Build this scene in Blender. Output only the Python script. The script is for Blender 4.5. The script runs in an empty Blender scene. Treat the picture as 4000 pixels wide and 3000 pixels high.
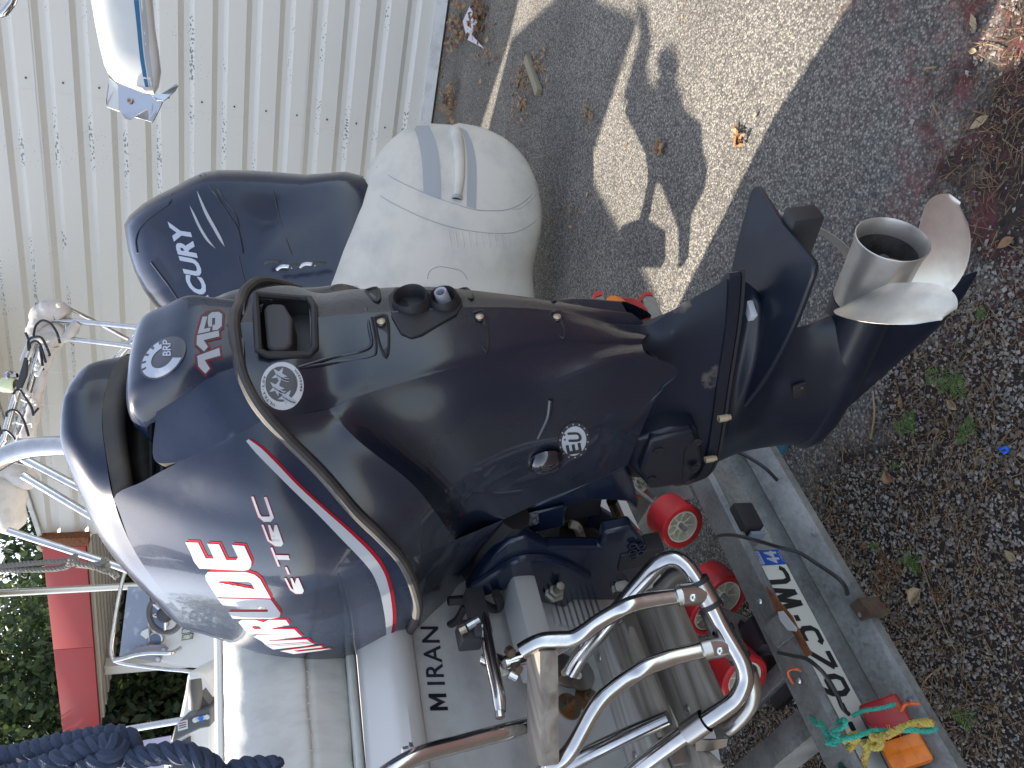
import bpy, bmesh, math, random
import numpy as np
from mathutils import Vector, Matrix, noise
from mathutils.bvhtree import BVHTree
random.seed(7)
sc = bpy.context.scene
COL = sc.collection
R_ = math.radians
# ---------------------------------------------------------------- camera
FPX = 3050.0; PITCH = R_(19.6); ROLL = R_(1.7); CAMH = 1.6
FW = np.array([0, math.cos(PITCH), -math.sin(PITCH)])
_U = np.array([0, math.sin(PITCH), math.cos(PITCH)]); _R = np.array([1.0, 0, 0])
RT = _R*math.cos(ROLL) + _U*math.sin(ROLL)
UP = _U*math.cos(ROLL) - _R*math.sin(ROLL)
CP = np.array([0, 0, CAMH])
cd = bpy.data.cameras.new('camera'); cam = bpy.data.objects.new('camera', cd); COL.objects.link(cam)
cd.sensor_width = 36.0; cd.lens = 36.0*FPX/4000.0; cd.clip_end = 400; cd.clip_start = 0.05
X_, Y_, Z_ = -UP, RT, -FW            # the phone was held on its side: world up points left in the picture
cam.matrix_world = Matrix(((X_[0], Y_[0], Z_[0], CP[0]), (X_[1], Y_[1], Z_[1], CP[1]), (X_[2], Y_[2], Z_[2], CP[2]), (0, 0, 0, 1)))
sc.camera = cam
# ---------------------------------------------------------------- light
SUN_AZ, SUN_EL = -59.0, 49.0         # azimuth from +Y towards +X
w = bpy.data.worlds.new('World'); sc.world = w; w.use_nodes = True
nt = w.node_tree
sky = nt.nodes.new('ShaderNodeTexSky'); sky.sky_type = 'NISHITA'; sky.sun_disc = False
sky.sun_elevation = R_(SUN_EL); sky.sun_rotation = R_(SUN_AZ); sky.air_density = 1.0; sky.dust_density = 1.5; sky.ozone_density = 1.0
bg = nt.nodes['Background']; bg.inputs['Strength'].default_value = 0.15
hsv = nt.nodes.new('ShaderNodeHueSaturation'); hsv.inputs['Saturation'].default_value = 0.62
nt.links.new(sky.outputs[0], hsv.inputs['Color']); nt.links.new(hsv.outputs[0], bg.inputs[0])
sd = bpy.data.lights.new('sun', 'SUN'); sd.energy = 4.7; sd.angle = R_(0.6); sd.color = (1.0, 0.90, 0.76)
so = bpy.data.objects.new('sun', sd); COL.objects.link(so)
_sv = Vector((math.sin(R_(SUN_AZ))*math.cos(R_(SUN_EL)), math.cos(R_(SUN_AZ))*math.cos(R_(SUN_EL)), math.sin(R_(SUN_EL))))
so.rotation_euler = _sv.to_track_quat('Z', 'Y').to_euler(); so.location = (0, 0, 12)
sc.view_settings.view_transform = 'Standard'; sc.view_settings.look = 'None'
sc.view_settings.exposure = 1.5; sc.view_settings.gamma = 1.0; sc.view_settings.use_curve_mapping = False
sc.render.engine = 'CYCLES'
sc.cycles.max_bounces = 8; sc.cycles.glossy_bounces = 5
# ---------------------------------------------------------------- survey helpers: where a sight line meets a real plane
def ray(x, y): return FW - UP*((x-2000)/FPX) + RT*((1500-y)/FPX)
def onpl(x, y, pt, n):
    r = ray(x, y); return CP + r*(np.dot(np.asarray(pt)-CP, n)/np.dot(r, n))
def onz(x, y, z=0.0):
    r = ray(x, y); return CP + r*((z-CP[2])/r[2])
def dep(x, y, d): return CP + ray(x, y)*d
BA = R_(-46.0)
EB = np.array([math.sin(BA), math.cos(BA), 0]); ET = np.array([math.cos(BA), -math.sin(BA), 0]); EZ = np.array([0, 0, 1.0])
def tbz(t, b, z): return ET*t + EB*b + EZ*z
def onb(x, y, b): return onpl(x, y, EB*b, EB)          # plane across the boat at station b
_dl, _tl = R_(2.0), R_(15.0)
_aft = -EB*math.cos(_dl) - ET*math.sin(_dl)
MY = -ET*math.cos(_dl) + EB*math.sin(_dl)*1.0
MX = _aft*math.cos(_tl) + EZ*math.sin(_tl)
MZ = EZ*math.cos(_tl) - _aft*math.sin(_tl)
MO = CP + ray(1088/1.3825+2700, 323/1.3825+700)*1.22
MB_ = np.stack([MX, MY, MZ])
def ML(x, y, z): return MO + MX*x + MY*y + MZ*z          # motor frame -> world
def ML_inv(P): return MB_ @ (np.asarray(P) - MO)
def MP(px, py, yl): return ML_inv(onpl(px, py, MO + MY*yl, MY))   # local coordinates of a sight line at lateral offset yl
def cr(ox, oy, s): return lambda x, y: (ox + x/s, oy + y/s)
K5 = cr(2000, 2000, 1.659); K4 = cr(1000, 2000, 1.659); K6 = cr(3000, 2000, 1.659); K2 = cr(2700, 700, 1.3825)
KT = cr(700, 1900, 2.37); KC = cr(500, 1150, 2.37); KA = cr(0, 1050, 2.37); KB = cr(300, 2200, 2.07375); KP = cr(2500, 1700, 1.276)
# ---------------------------------------------------------------- materials
def mat(name, base, rough=0.5, metal=0.0, coat=0.0, noise_amt=0.0, noise_scale=8.0, col2=None, bump=0.0, bump_scale=60.0, spec=0.5, trans=0.0, coat_rough=0.05, detail=5.0, mask=(0.45, 0.65), rough2=None, emit=None, aniso=None):
    m = bpy.data.materials.new(name); m.use_nodes = True
    n = m.node_tree; p = n.nodes['Principled BSDF']
    p.inputs['Base Color'].default_value = (*base, 1); p.inputs['Roughness'].default_value = rough
    p.inputs['Metallic'].default_value = metal; p.inputs['Coat Weight'].default_value = coat
    p.inputs['Coat Roughness'].default_value = coat_rough
    p.inputs['Specular IOR Level'].default_value = spec; p.inputs['Transmission Weight'].default_value = trans
    tc = n.nodes.new('ShaderNodeTexCoord')
    src = tc.outputs['Object']
    if aniso:
        mp = n.nodes.new('ShaderNodeMapping'); mp.inputs['Scale'].default_value = aniso
        n.links.new(src, mp.inputs[0]); src = mp.outputs[0]
    if col2 is not None:
        t = n.nodes.new('ShaderNodeTexNoise'); t.inputs['Scale'].default_value = noise_scale; t.inputs['Detail'].default_value = detail
        t.inputs['Roughness'].default_value = 0.6
        n.links.new(src, t.inputs['Vector'])
        r = n.nodes.new('ShaderNodeValToRGB'); r.color_ramp.elements[0].position = mask[0]; r.color_ramp.elements[1].position = mask[1]
        r.color_ramp.elements[0].color = (*base, 1); r.color_ramp.elements[1].color = (*col2, 1)
        n.links.new(t.outputs['Fac'], r.inputs[0]); n.links.new(r.outputs[0], p.inputs['Base Color'])
        if rough2 is not None:
            q = n.nodes.new('ShaderNodeMapRange'); q.inputs[1].default_value = mask[0]; q.inputs[2].default_value = mask[1]
            q.inputs[3].default_value = rough; q.inputs[4].default_value = rough2
            n.links.new(t.outputs['Fac'], q.inputs[0]); n.links.new(q.outputs[0], p.inputs['Roughness'])
    if bump:
        t2 = n.nodes.new('ShaderNodeTexNoise'); t2.inputs['Scale'].default_value = bump_scale; t2.inputs['Detail'].default_value = 4
        n.links.new(src, t2.inputs['Vector'])
        b = n.nodes.new('ShaderNodeBump'); b.inputs['Strength'].default_value = bump; b.inputs['Distance'].default_value = 0.002
        n.links.new(t2.outputs['Fac'], b.inputs['Height']); n.links.new(b.outputs[0], p.inputs['Normal'])
    if emit:
        p.inputs['Emission Color'].default_value = (*base, 1); p.inputs['Emission Strength'].default_value = emit
    return m
M = {}
M['cowl'] = mat('cowl paint', (0.007, 0.015, 0.040), 0.24, coat=0.35, coat_rough=0.03, col2=(0.014, 0.022, 0.046), noise_scale=7, mask=(0.45, 0.8), rough2=0.4, spec=0.35)
M['cover'] = mat('lower cover paint', (0.009, 0.0135, 0.026), 0.25, coat=0.4, coat_rough=0.05, col2=(0.021, 0.024, 0.031), noise_scale=6, mask=(0.5, 0.85), rough2=0.5, spec=0.4)
M['leg'] = mat('leg paint', (0.007, 0.010, 0.020), 0.38, coat=0.2, coat_rough=0.2, col2=(0.025, 0.034, 0.055), noise_scale=9, mask=(0.58, 0.8), rough2=0.6, spec=0.35)
M['salt'] = mat('salt stained paint', (0.008, 0.012, 0.024), 0.42, spec=0.35, col2=(0.17, 0.145, 0.12), noise_scale=8, mask=(0.56, 0.64), rough2=0.8)
M['blackplastic'] = mat('black plastic', (0.018, 0.018, 0.021), 0.55, bump=0.15, bump_scale=400)
M['recess'] = mat('dusty recess plastic', (0.016, 0.016, 0.018), 0.6, col2=(0.06, 0.045, 0.035), noise_scale=14, mask=(0.5, 0.75))
M['rubber'] = mat('grey rubber trim', (0.045, 0.043, 0.042), 0.6, col2=(0.085, 0.07, 0.055), noise_scale=12, bump=0.1, bump_scale=300)
M['handle'] = mat('handle grip', (0.055, 0.053, 0.056), 0.7, bump=0.3, bump_scale=900)
M['steel'] = mat('polished stainless', (0.60, 0.59, 0.57), 0.13, metal=1.0, col2=(0.50, 0.49, 0.48), noise_scale=30, rough2=0.24)
M['steel2'] = mat('brushed stainless', (0.50, 0.48, 0.45), 0.3, metal=1.0, bump=0.05, bump_scale=300)
M['prop'] = mat('propeller stainless', (0.66, 0.63, 0.57), 0.36, metal=0.78, col2=(0.54, 0.51, 0.46), noise_scale=16, rough2=0.42, bump=0.06, bump_scale=140)
M['propin'] = mat('sooty hub bore', (0.12, 0.11, 0.10), 0.6, metal=0.5, col2=(0.05, 0.045, 0.04), noise_scale=20)
M['bolt'] = mat('bolt metal', (0.42, 0.36, 0.28), 0.4, metal=0.9, col2=(0.25, 0.16, 0.09), noise_scale=60)
M['white'] = mat('white decal', (0.40, 0.42, 0.45), 0.5, spec=0.12)
M['red'] = mat('red decal', (0.32, 0.007, 0.02), 0.6, spec=0.08)
M['greydecal'] = mat('silver decal', (0.42, 0.45, 0.52), 0.35)
M['darkdecal'] = mat('dark decal', (0.03, 0.03, 0.035), 0.4)
M['blackink'] = mat('black ink', (0.012, 0.012, 0.014), 0.5)
M['navyink'] = mat('navy lettering', (0.018, 0.022, 0.04), 0.5)
M['gel'] = mat('white gelcoat', (0.56, 0.56, 0.545), 0.32, coat=0.3, col2=(0.54, 0.54, 0.51), noise_scale=5, coat_rough=0.1)
M['gelgrey'] = mat('dirty gelcoat', (0.52, 0.52, 0.51), 0.4, col2=(0.40, 0.40, 0.39), noise_scale=9)
M['vinyl'] = mat('cushion vinyl', (0.66, 0.66, 0.61), 0.6, bump=0.5, bump_scale=9, col2=(0.60, 0.60, 0.56), noise_scale=10, aniso=(6, 6, 0.6))
M['cloth'] = mat('cover canvas', (0.60, 0.565, 0.50), 0.85, col2=(0.48, 0.46, 0.42), noise_scale=4, bump=0.15, bump_scale=500)
M['cloth2'] = mat('cover canvas grey band', (0.34, 0.35, 0.36), 0.85, bump=0.15, bump_scale=500)
M['clothd'] = mat('canvas wrap', (0.55, 0.51, 0.47), 0.85, col2=(0.44, 0.41, 0.37), noise_scale=20, bump=0.8, bump_scale=40)
M['redpl'] = mat('red polyurethane', (0.55, 0.022, 0.028), 0.42, col2=(0.40, 0.02, 0.022), noise_scale=20, bump=0.2, bump_scale=80)
M['cream'] = mat('cream nylon', (0.66, 0.62, 0.50), 0.5)
M['amber'] = mat('amber lens', (0.75, 0.19, 0.006), 0.3, coat=0.15, spec=.3, col2=(0.6, 0.12, 0.005), noise_scale=30)
M['redlens'] = mat('red lens', (0.36, 0.005, 0.009), 0.3, coat=0.15, spec=.3, col2=(0.22, 0.004, 0.007), noise_scale=25)
M['plate'] = mat('number plate white', (0.62, 0.62, 0.56), 0.45)
M['plateblue'] = mat('number plate blue', (0.008, 0.07, 0.36), 0.45)
M['cable'] = mat('black cable', (0.02, 0.02, 0.022), 0.5)
M['twine'] = mat('green twine', (0.03, 0.30, 0.21), 0.85, col2=(0.05, 0.40, 0.30), noise_scale=200)
M['yrope'] = mat('yellow rope', (0.45, 0.36, 0.07), 0.85, col2=(0.35, 0.10, 0.06), noise_scale=90, mask=(0.55, 0.62))
M['brope'] = mat('slate blue rope', (0.035, 0.05, 0.09), 0.9, bump=0.8, bump_scale=300)
M['grope'] = mat('grey rope', (0.17, 0.16, 0.145), 0.95, bump=0.8, bump_scale=300)
M['rust'] = mat('rust', (0.20, 0.07, 0.025), 0.8, col2=(0.09, 0.035, 0.015), noise_scale=50)
M['orange'] = mat('orange wire', (0.70, 0.11, 0.02), 0.5)
M['paint_dark'] = mat('dark engine paint', (0.008, 0.016, 0.040), 0.26, coat=0.4, coat_rough=0.08, spec=0.4, col2=(0.016, 0.022, 0.04), noise_scale=5)
M['alu'] = mat('cast aluminium', (0.52, 0.54, 0.58), 0.32, metal=0.85, bump=0.1, bump_scale=100)
M['whitepost'] = mat('white painted post', (0.62, 0.61, 0.57), 0.6)
M['redfascia'] = mat('red fascia', (0.36, 0.040, 0.042), 0.6, col2=(0.32, 0.05, 0.05), noise_scale=2)
M['fasciaedge'] = mat('fascia shadow gap', (0.03, 0.03, 0.03), 0.7)
M['glass'] = mat('smoked acrylic', (0.20, 0.22, 0.27), 0.08, trans=0.0, coat=0.5)
M['bark'] = mat('bark', (0.09, 0.07, 0.05), 0.9, bump=0.9, bump_scale=20)
M['tie'] = mat('white cable tie', (0.62, 0.60, 0.55), 0.5)
M['blacktie'] = mat('black cable tie', (0.012, 0.013, 0.02), 0.4)
M['cellar'] = mat('dark fitting', (0.03, 0.03, 0.035), 0.5)
M['teal'] = mat('teal plastic scrap', (0.01, 0.10, 0.16), 0.5)
M['paper'] = mat('crumpled paper', (0.50, 0.49, 0.55), 0.8)
M['bluestring'] = mat('blue string', (0.01, 0.10, 0.50), 0.8)

def leafmat(name, a, b, tr=0.35):
    m = bpy.data.materials.new(name); m.use_nodes = True; n = m.node_tree; p = n.nodes['Principled BSDF']; p.inputs['Roughness'].default_value = 0.55
    oi = n.nodes.new('ShaderNodeNewGeometry'); r = n.nodes.new('ShaderNodeValToRGB')
    r.color_ramp.elements[0].color = (*a, 1); r.color_ramp.elements[1].color = (*b, 1)
    n.links.new(oi.outputs['Random Per Island'], r.inputs[0]); n.links.new(r.outputs[0], p.inputs['Base Color'])
    if tr:
        td = n.nodes.new('ShaderNodeBsdfTranslucent'); mx = n.nodes.new('ShaderNodeMixShader'); mx.inputs[0].default_value = tr
        n.links.new(r.outputs[0], td.inputs[0]); n.links.new(p.outputs[0], mx.inputs[1]); n.links.new(td.outputs[0], mx.inputs[2])
        n.links.new(mx.outputs[0], n.nodes['Material Output'].inputs['Surface'])
    return m
M['leaf'] = leafmat('tree leaf', (0.025, 0.045, 0.018), (0.08, 0.12, 0.04), 0.35)
M['leaf2'] = leafmat('tree leaf dark', (0.018, 0.034, 0.015), (0.05, 0.08, 0.03), 0.3)
M['fern'] = leafmat('fern green', (0.05, 0.11, 0.018), (0.12, 0.20, 0.04), 0.3)
M['fernbrown'] = leafmat('fern brown', (0.10, 0.05, 0.022), (0.20, 0.10, 0.045), 0.2)
M['dry'] = leafmat('dry leaf', (0.20, 0.10, 0.045), (0.36, 0.22, 0.11), 0.15)
M['drypale'] = leafmat('pale dry leaf', (0.36, 0.27, 0.15), (0.42, 0.32, 0.18), 0.15)
M['stone'] = leafmat('gravel stone', (0.06, 0.058, 0.056), (0.32, 0.29, 0.25), 0)
M['needle'] = leafmat('straw litter', (0.06, 0.03, 0.015), (0.26, 0.17, 0.09), 0)

def wood_mat(name='weathered teak', c1=(0.25, 0.215, 0.175), c2=(0.42, 0.385, 0.335)):
    m = bpy.data.materials.new(name); m.use_nodes = True; n = m.node_tree; p = n.nodes['Principled BSDF']
    p.inputs['Roughness'].default_value = 0.8
    tc = n.nodes.new('ShaderNodeTexCoord'); mp = n.nodes.new('ShaderNodeMapping')
    mp.inputs['Rotation'].default_value = (0, 0, R_(-44)); 
    mp2 = n.nodes.new('ShaderNodeMapping'); mp2.inputs['Scale'].default_value = (4, 55, 55)
    t = n.nodes.new('ShaderNodeTexNoise'); t.inputs['Scale'].default_value = 1.0; t.inputs['Detail'].default_value = 6; t.inputs['Distortion'].default_value = 0.4
    n.links.new(tc.outputs['Object'], mp.inputs[0]); n.links.new(mp.outputs[0], mp2.inputs[0]); n.links.new(mp2.outputs[0], t.inputs['Vector'])
    r = n.nodes.new('ShaderNodeValToRGB'); r.color_ramp.elements[0].position = 0.3; r.color_ramp.elements[1].position = 0.62
    r.color_ramp.elements[0].color = (*c1, 1); r.color_ramp.elements[1].color = (*c2, 1)
    n.links.new(t.outputs['Fac'], r.inputs[0]); n.links.new(r.outputs[0], p.inputs['Base Color'])
    b = n.nodes.new('ShaderNodeBump'); b.inputs['Strength'].default_value = 0.45; b.inputs['Distance'].default_value = 0.001
    n.links.new(t.outputs['Fac'], b.inputs['Height']); n.links.new(b.outputs[0], p.inputs['Normal'])
    return m
M['wood'] = wood_mat(c1=(0.17, 0.14, 0.11), c2=(0.34, 0.30, 0.25))
M['wood_sunlit'] = wood_mat('sunlit bleached teak', (0.38, 0.35, 0.30), (0.66, 0.63, 0.57))  # lighter copy: bleaching plus sunlight put into the colour of some step boards

def galv_mat():
    m = bpy.data.materials.new('galvanised steel'); m.use_nodes = True; n = m.node_tree; p = n.nodes['Principled BSDF']
    p.inputs['Metallic'].default_value = 0.45
    tc = n.nodes.new('ShaderNodeTexCoord'); v = n.nodes.new('ShaderNodeTexVoronoi'); v.inputs['Scale'].default_value = 150
    t = n.nodes.new('ShaderNodeTexNoise'); t.inputs['Scale'].default_value = 9; t.inputs['Detail'].default_value = 6
    n.links.new(tc.outputs['Object'], v.inputs['Vector']); n.links.new(tc.outputs['Object'], t.inputs['Vector'])
    mx = n.nodes.new('ShaderNodeMix'); mx.data_type = 'RGBA'; mx.inputs[0].default_value = 0.10
    r = n.nodes.new('ShaderNodeValToRGB'); r.color_ramp.elements[0].position = 0.35; r.color_ramp.elements[1].position = 0.7
    r.color_ramp.elements[0].color = (0.17, 0.175, 0.165, 1); r.color_ramp.elements[1].color = (0.34, 0.345, 0.325, 1)
    n.links.new(t.outputs['Fac'], r.inputs[0])
    hs = n.nodes.new('ShaderNodeRGBToBW'); n.links.new(v.outputs['Color'], hs.inputs[0])
    n.links.new(r.outputs[0], mx.inputs[6]); n.links.new(hs.outputs[0], mx.inputs[7])
    mm = n.nodes.new('ShaderNodeMath'); mm.operation = 'MULTIPLY_ADD'; mm.inputs[1].default_value = 0.25; mm.inputs[2].default_value = 0.38
    n.links.new(hs.outputs[0], mm.inputs[0]); n.links.new(mm.outputs[0], p.inputs['Roughness'])
    n.links.new(mx.outputs[2], p.inputs['Base Color'])
    b = n.nodes.new('ShaderNodeBump'); b.inputs['Strength'].default_value = 0.25; b.inputs['Distance'].default_value = 0.002
    n.links.new(t.outputs['Fac'], b.inputs['Height']); n.links.new(b.outputs[0], p.inputs['Normal'])
    return m
M['galv'] = galv_mat()

def wall_mat():
    m = bpy.data.materials.new('cream wall cladding'); m.use_nodes = True; n = m.node_tree; p = n.nodes['Principled BSDF']
    p.inputs['Roughness'].default_value = 0.5
    tc = n.nodes.new('ShaderNodeTexCoord')
    v = n.nodes.new('ShaderNodeTexVoronoi'); v.inputs['Scale'].default_value = 42; v.inputs['Randomness'].default_value = 1
    t = n.nodes.new('ShaderNodeTexNoise'); t.inputs['Scale'].default_value = 1.6; t.inputs['Detail'].default_value = 3
    for q in (v, t): n.links.new(tc.outputs['Object'], q.inputs['Vector'])
    # algae spots: size follows a slow noise, and gather on faces that look up, where dirt settles
    g = n.nodes.new('ShaderNodeNewGeometry'); sx = n.nodes.new('ShaderNodeSeparateXYZ'); n.links.new(g.outputs['True Normal'], sx.inputs[0])
    a = n.nodes.new('ShaderNodeMapRange'); a.inputs[1].default_value = 0.1; a.inputs[2].default_value = 0.5; a.inputs[3].default_value = 0.12; a.inputs[4].default_value = 0.42
    n.links.new(sx.outputs['Z'], a.inputs[0])
    b = n.nodes.new('ShaderNodeMapRange'); b.inputs[1].default_value = 0.42; b.inputs[2].default_value = 0.60; n.links.new(t.outputs['Fac'], b.inputs[0])
    mu = n.nodes.new('ShaderNodeMath'); mu.operation = 'MULTIPLY'; n.links.new(a.outputs[0], mu.inputs[0]); n.links.new(b.outputs[0], mu.inputs[1])
    cmpn = n.nodes.new('ShaderNodeMath'); cmpn.operation = 'LESS_THAN'; n.links.new(v.outputs['Distance'], cmpn.inputs[0]); n.links.new(mu.outputs[0], cmpn.inputs[1])
    mx = n.nodes.new('ShaderNodeMix'); mx.data_type = 'RGBA'; mx.inputs[6].default_value = (0.60, 0.585, 0.54, 1); mx.inputs[7].default_value = (0.17, 0.19, 0.19, 1)
    n.links.new(cmpn.outputs[0], mx.inputs[0]); n.links.new(mx.outputs[2], p.inputs['Base Color'])
    return m
M['wall'] = wall_mat()

def ground_mat():
    m = bpy.data.materials.new('chip seal and soil'); m.use_nodes = True; n = m.node_tree; p = n.nodes['Principled BSDF']; p.inputs['Roughness'].default_value = 0.88
    L = n.links.new
    tc = n.nodes.new('ShaderNodeTexCoord'); src = tc.outputs['Object']
    def N(k, **kw):
        q = n.nodes.new(k)
        for a, b in kw.items(): q.inputs[a].default_value = b
        return q
    # stone chips of the surface dressing
    wob = N('ShaderNodeTexNoise', Scale=60.0, Detail=2.0); L(src, wob.inputs['Vector'])
    v = N('ShaderNodeTexVoronoi', Scale=135.0); L(src, v.inputs['Vector'])
    v2 = N('ShaderNodeTexVoronoi', Scale=260.0); L(src, v2.inputs['Vector'])
    bw = n.nodes.new('ShaderNodeRGBToBW'); L(v.outputs['Color'], bw.inputs[0])
    r = n.nodes.new('ShaderNodeValToRGB'); e = r.color_ramp.elements
    e[0].position = 0.15; e[0].color = (0.075, 0.070, 0.065, 1); e[1].position = 0.85; e[1].color = (0.34, 0.315, 0.27, 1)
    q = e.new(0.5); q.color = (0.19, 0.178, 0.16, 1)
    L(bw.outputs[0], r.inputs[0])
    # dark joints between chips
    dj = N('ShaderNodeMapRange'); dj.inputs[1].default_value = 0.30; dj.inputs[2].default_value = 0.62; dj.inputs[3].default_value = 0; dj.inputs[4].default_value = 0.6
    L(v.outputs['Distance'], dj.inputs[0])
    m1 = n.nodes.new('ShaderNodeMix'); m1.data_type = 'RGBA'; L(dj.outputs[0], m1.inputs[0]); L(r.outputs[0], m1.inputs[6]); m1.inputs[7].default_value = (0.035, 0.033, 0.032, 1)
    # big mottling
    t = N('ShaderNodeTexNoise', Scale=2.2, Detail=5.0); L(src, t.inputs['Vector'])
    mr = N('ShaderNodeMapRange'); mr.inputs[1].default_value = 0.3; mr.inputs[2].default_value = 0.7; mr.inputs[3].default_value = 0.78; mr.inputs[4].default_value = 1.12; L(t.outputs['Fac'], mr.inputs[0])
    mm = n.nodes.new('ShaderNodeMix'); mm.data_type = 'RGBA'; mm.blend_type = 'MULTIPLY'; mm.inputs[0].default_value = 1
    L(m1.outputs[2], mm.inputs[6]); L(mr.outputs[0], mm.inputs[7])
    # soil: dark, brown, with small crumbs
    s1 = N('ShaderNodeTexNoise', Scale=45.0, Detail=8.0, Roughness=0.75); L(src, s1.inputs['Vector'])
    rs = n.nodes.new('ShaderNodeValToRGB'); e = rs.color_ramp.elements
    e[0].position = 0.36; e[0].color = (0.006, 0.005, 0.005, 1); e[1].position = 0.78; e[1].color = (0.070, 0.045, 0.034, 1)
    L(s1.outputs['Fac'], rs.inputs[0])
    # where the soil begins: an irregular edge about y = 1.5, bending away on the boat side
    sx = n.nodes.new('ShaderNodeSeparateXYZ'); L(src, sx.inputs[0])
    e1 = N('ShaderNodeTexNoise', Scale=5.0, Detail=8.0, Roughness=0.7); L(src, e1.inputs['Vector'])
    ax = N('ShaderNodeMath'); ax.operation = 'MULTIPLY_ADD'; ax.inputs[1].default_value = -0.85; ax.inputs[2].default_value = 1.64; L(sx.outputs['X'], ax.inputs[0])   # 1.64 - .85 x
    mn = N('ShaderNodeMath'); mn.operation = 'MINIMUM'; mn.inputs[1].default_value = 2.2; L(ax.outputs[0], mn.inputs[0])
    mxx = N('ShaderNodeMath'); mxx.operation = 'MAXIMUM'; mxx.inputs[1].default_value = 1.42; L(mn.outputs[0], mxx.inputs[0])
    df = N('ShaderNodeMath'); df.operation = 'SUBTRACT'; L(mxx.outputs[0], df.inputs[0]); L(sx.outputs['Y'], df.inputs[1])
    ad = N('ShaderNodeMath'); ad.operation = 'MULTIPLY_ADD'; ad.inputs[1].default_value = 1.1; ad.inputs[2].default_value = -0.55; L(e1.outputs['Fac'], ad.inputs[0])
    sm = N('ShaderNodeMath'); sm.operation = 'ADD'; L(df.outputs[0], sm.inputs[0]); L(ad.outputs[0], sm.inputs[1])
    st = N('ShaderNodeMapRange'); st.inputs[1].default_value = -0.03; st.inputs[2].default_value = 0.10; L(sm.outputs[0], st.inputs[0])
    mg = n.nodes.new('ShaderNodeMix'); mg.data_type = 'RGBA'; L(st.outputs[0], mg.inputs[0]); L(mm.outputs[2], mg.inputs[6]); L(rs.outputs[0], mg.inputs[7])
    # red paint dust along the edge
    rd = N('ShaderNodeMapRange'); rd.inputs[1].default_value = -0.42; rd.inputs[2].default_value = 0.0; L(sm.outputs[0], rd.inputs[0])
    rn = N('ShaderNodeTexNoise', Scale=7.0, Detail=7.0, Roughness=0.75); L(src, rn.inputs['Vector'])
    rr = N('ShaderNodeMapRange'); rr.inputs[1].default_value = 0.47; rr.inputs[2].default_value = 0.66; rr.inputs[4].default_value = 0.75; L(rn.outputs['Fac'], rr.inputs[0])
    rx = N('ShaderNodeMapRange'); rx.inputs[1].default_value = -0.05; rx.inputs[2].default_value = 0.35; L(sx.outputs['X'], rx.inputs[0])
    k1 = N('ShaderNodeMath'); k1.operation = 'MULTIPLY'; L(rd.outputs[0], k1.inputs[0]); L(rr.outputs[0], k1.inputs[1])
    k2 = N('ShaderNodeMath'); k2.operation = 'MULTIPLY'; L(k1.outputs[0], k2.inputs[0]); L(rx.outputs[0], k2.inputs[1])
    mq = n.nodes.new('ShaderNodeMix'); mq.data_type = 'RGBA'; L(k2.outputs[0], mq.inputs[0]); L(mg.outputs[2], mq.inputs[6]); mq.inputs[7].default_value = (0.17, 0.035, 0.04, 1)
    L(mq.outputs[2], p.inputs['Base Color'])
    hh = N('ShaderNodeMath'); hh.operation = 'MULTIPLY_ADD'; hh.inputs[1].default_value = -0.9; L(v.outputs['Distance'], hh.inputs[0]); L(bw.outputs[0], hh.inputs[2])
    h2 = N('ShaderNodeMath'); h2.operation = 'ADD'; L(hh.outputs[0], h2.inputs[0]); L(s1.outputs['Fac'], h2.inputs[1])
    b = N('ShaderNodeBump', Strength=0.85, Distance=0.004); L(h2.outputs[0], b.inputs['Height']); L(b.outputs[0], p.inputs['Normal'])
    return m
M['ground'] = ground_mat()
# ---------------------------------------------------------------- mesh helpers (all coordinates are world coordinates)
class MB:
    def __init__(s): s.v = []; s.f = []
    def add(s, vs, fs):
        k = len(s.v); s.v += [tuple(map(float, q)) for q in vs]; s.f += [tuple(i+k for i in f) for f in fs]; return s
ORG = {}
def org(o): return ORG.get(o.name, np.zeros(3))
def meshify(name, mb, m, sharp=35, merge=0.0, origin=None):
    me = bpy.data.meshes.new(name)
    o = np.zeros(3) if origin is None else origin
    me.from_pydata([tuple(np.asarray(v)-o) for v in mb.v], [], mb.f)
    bm = bmesh.new(); bm.from_mesh(me)
    if merge: bmesh.ops.remove_doubles(bm, verts=bm.verts, dist=merge)
    bmesh.ops.recalc_face_normals(bm, faces=bm.faces)
    bm.to_mesh(me); bm.free()
    if sharp is not None:
        me.shade_smooth(); me.set_sharp_from_angle(angle=R_(sharp))
    for q in (m if isinstance(m, (list, tuple)) else [m]): me.materials.append(q)
    return me
def ob(name, mb, m, parent=None, sharp=35, merge=0.0, label=None, cat=None, group=None, kind=None):
    """one mesh object; parent: an Empty or a mesh of the same thing (vertices stay in world coordinates)"""
    if parent is not None: o_ = org(parent)
    else: o_ = np.array(mb.v).mean(0) if kind is None else np.zeros(3)
    me = meshify(name, mb, m, sharp, merge, o_)
    o = bpy.data.objects.new(name, me); COL.objects.link(o)
    if parent is not None: o.parent = parent; ORG[o.name] = o_
    else: o.location = o_; ORG[o.name] = o_
    tag(o, label, cat, group, kind)
    return o
def tag(o, label=None, cat=None, group=None, kind=None):
    if label: o['label'] = label
    if cat: o['category'] = cat
    if group: o['group'] = group
    if kind: o['kind'] = kind
    return o
def thing(name, label, cat, loc, group=None):
    o = bpy.data.objects.new(name, None); o.empty_display_size = 0.05; COL.objects.link(o); o.location = tuple(loc)
    ORG[o.name] = np.array(loc, float); return tag(o, label, cat, group)
def nrm(v):
    v = np.asarray(v, float); l = np.linalg.norm(v); return v/l if l > 1e-12 else v
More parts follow.
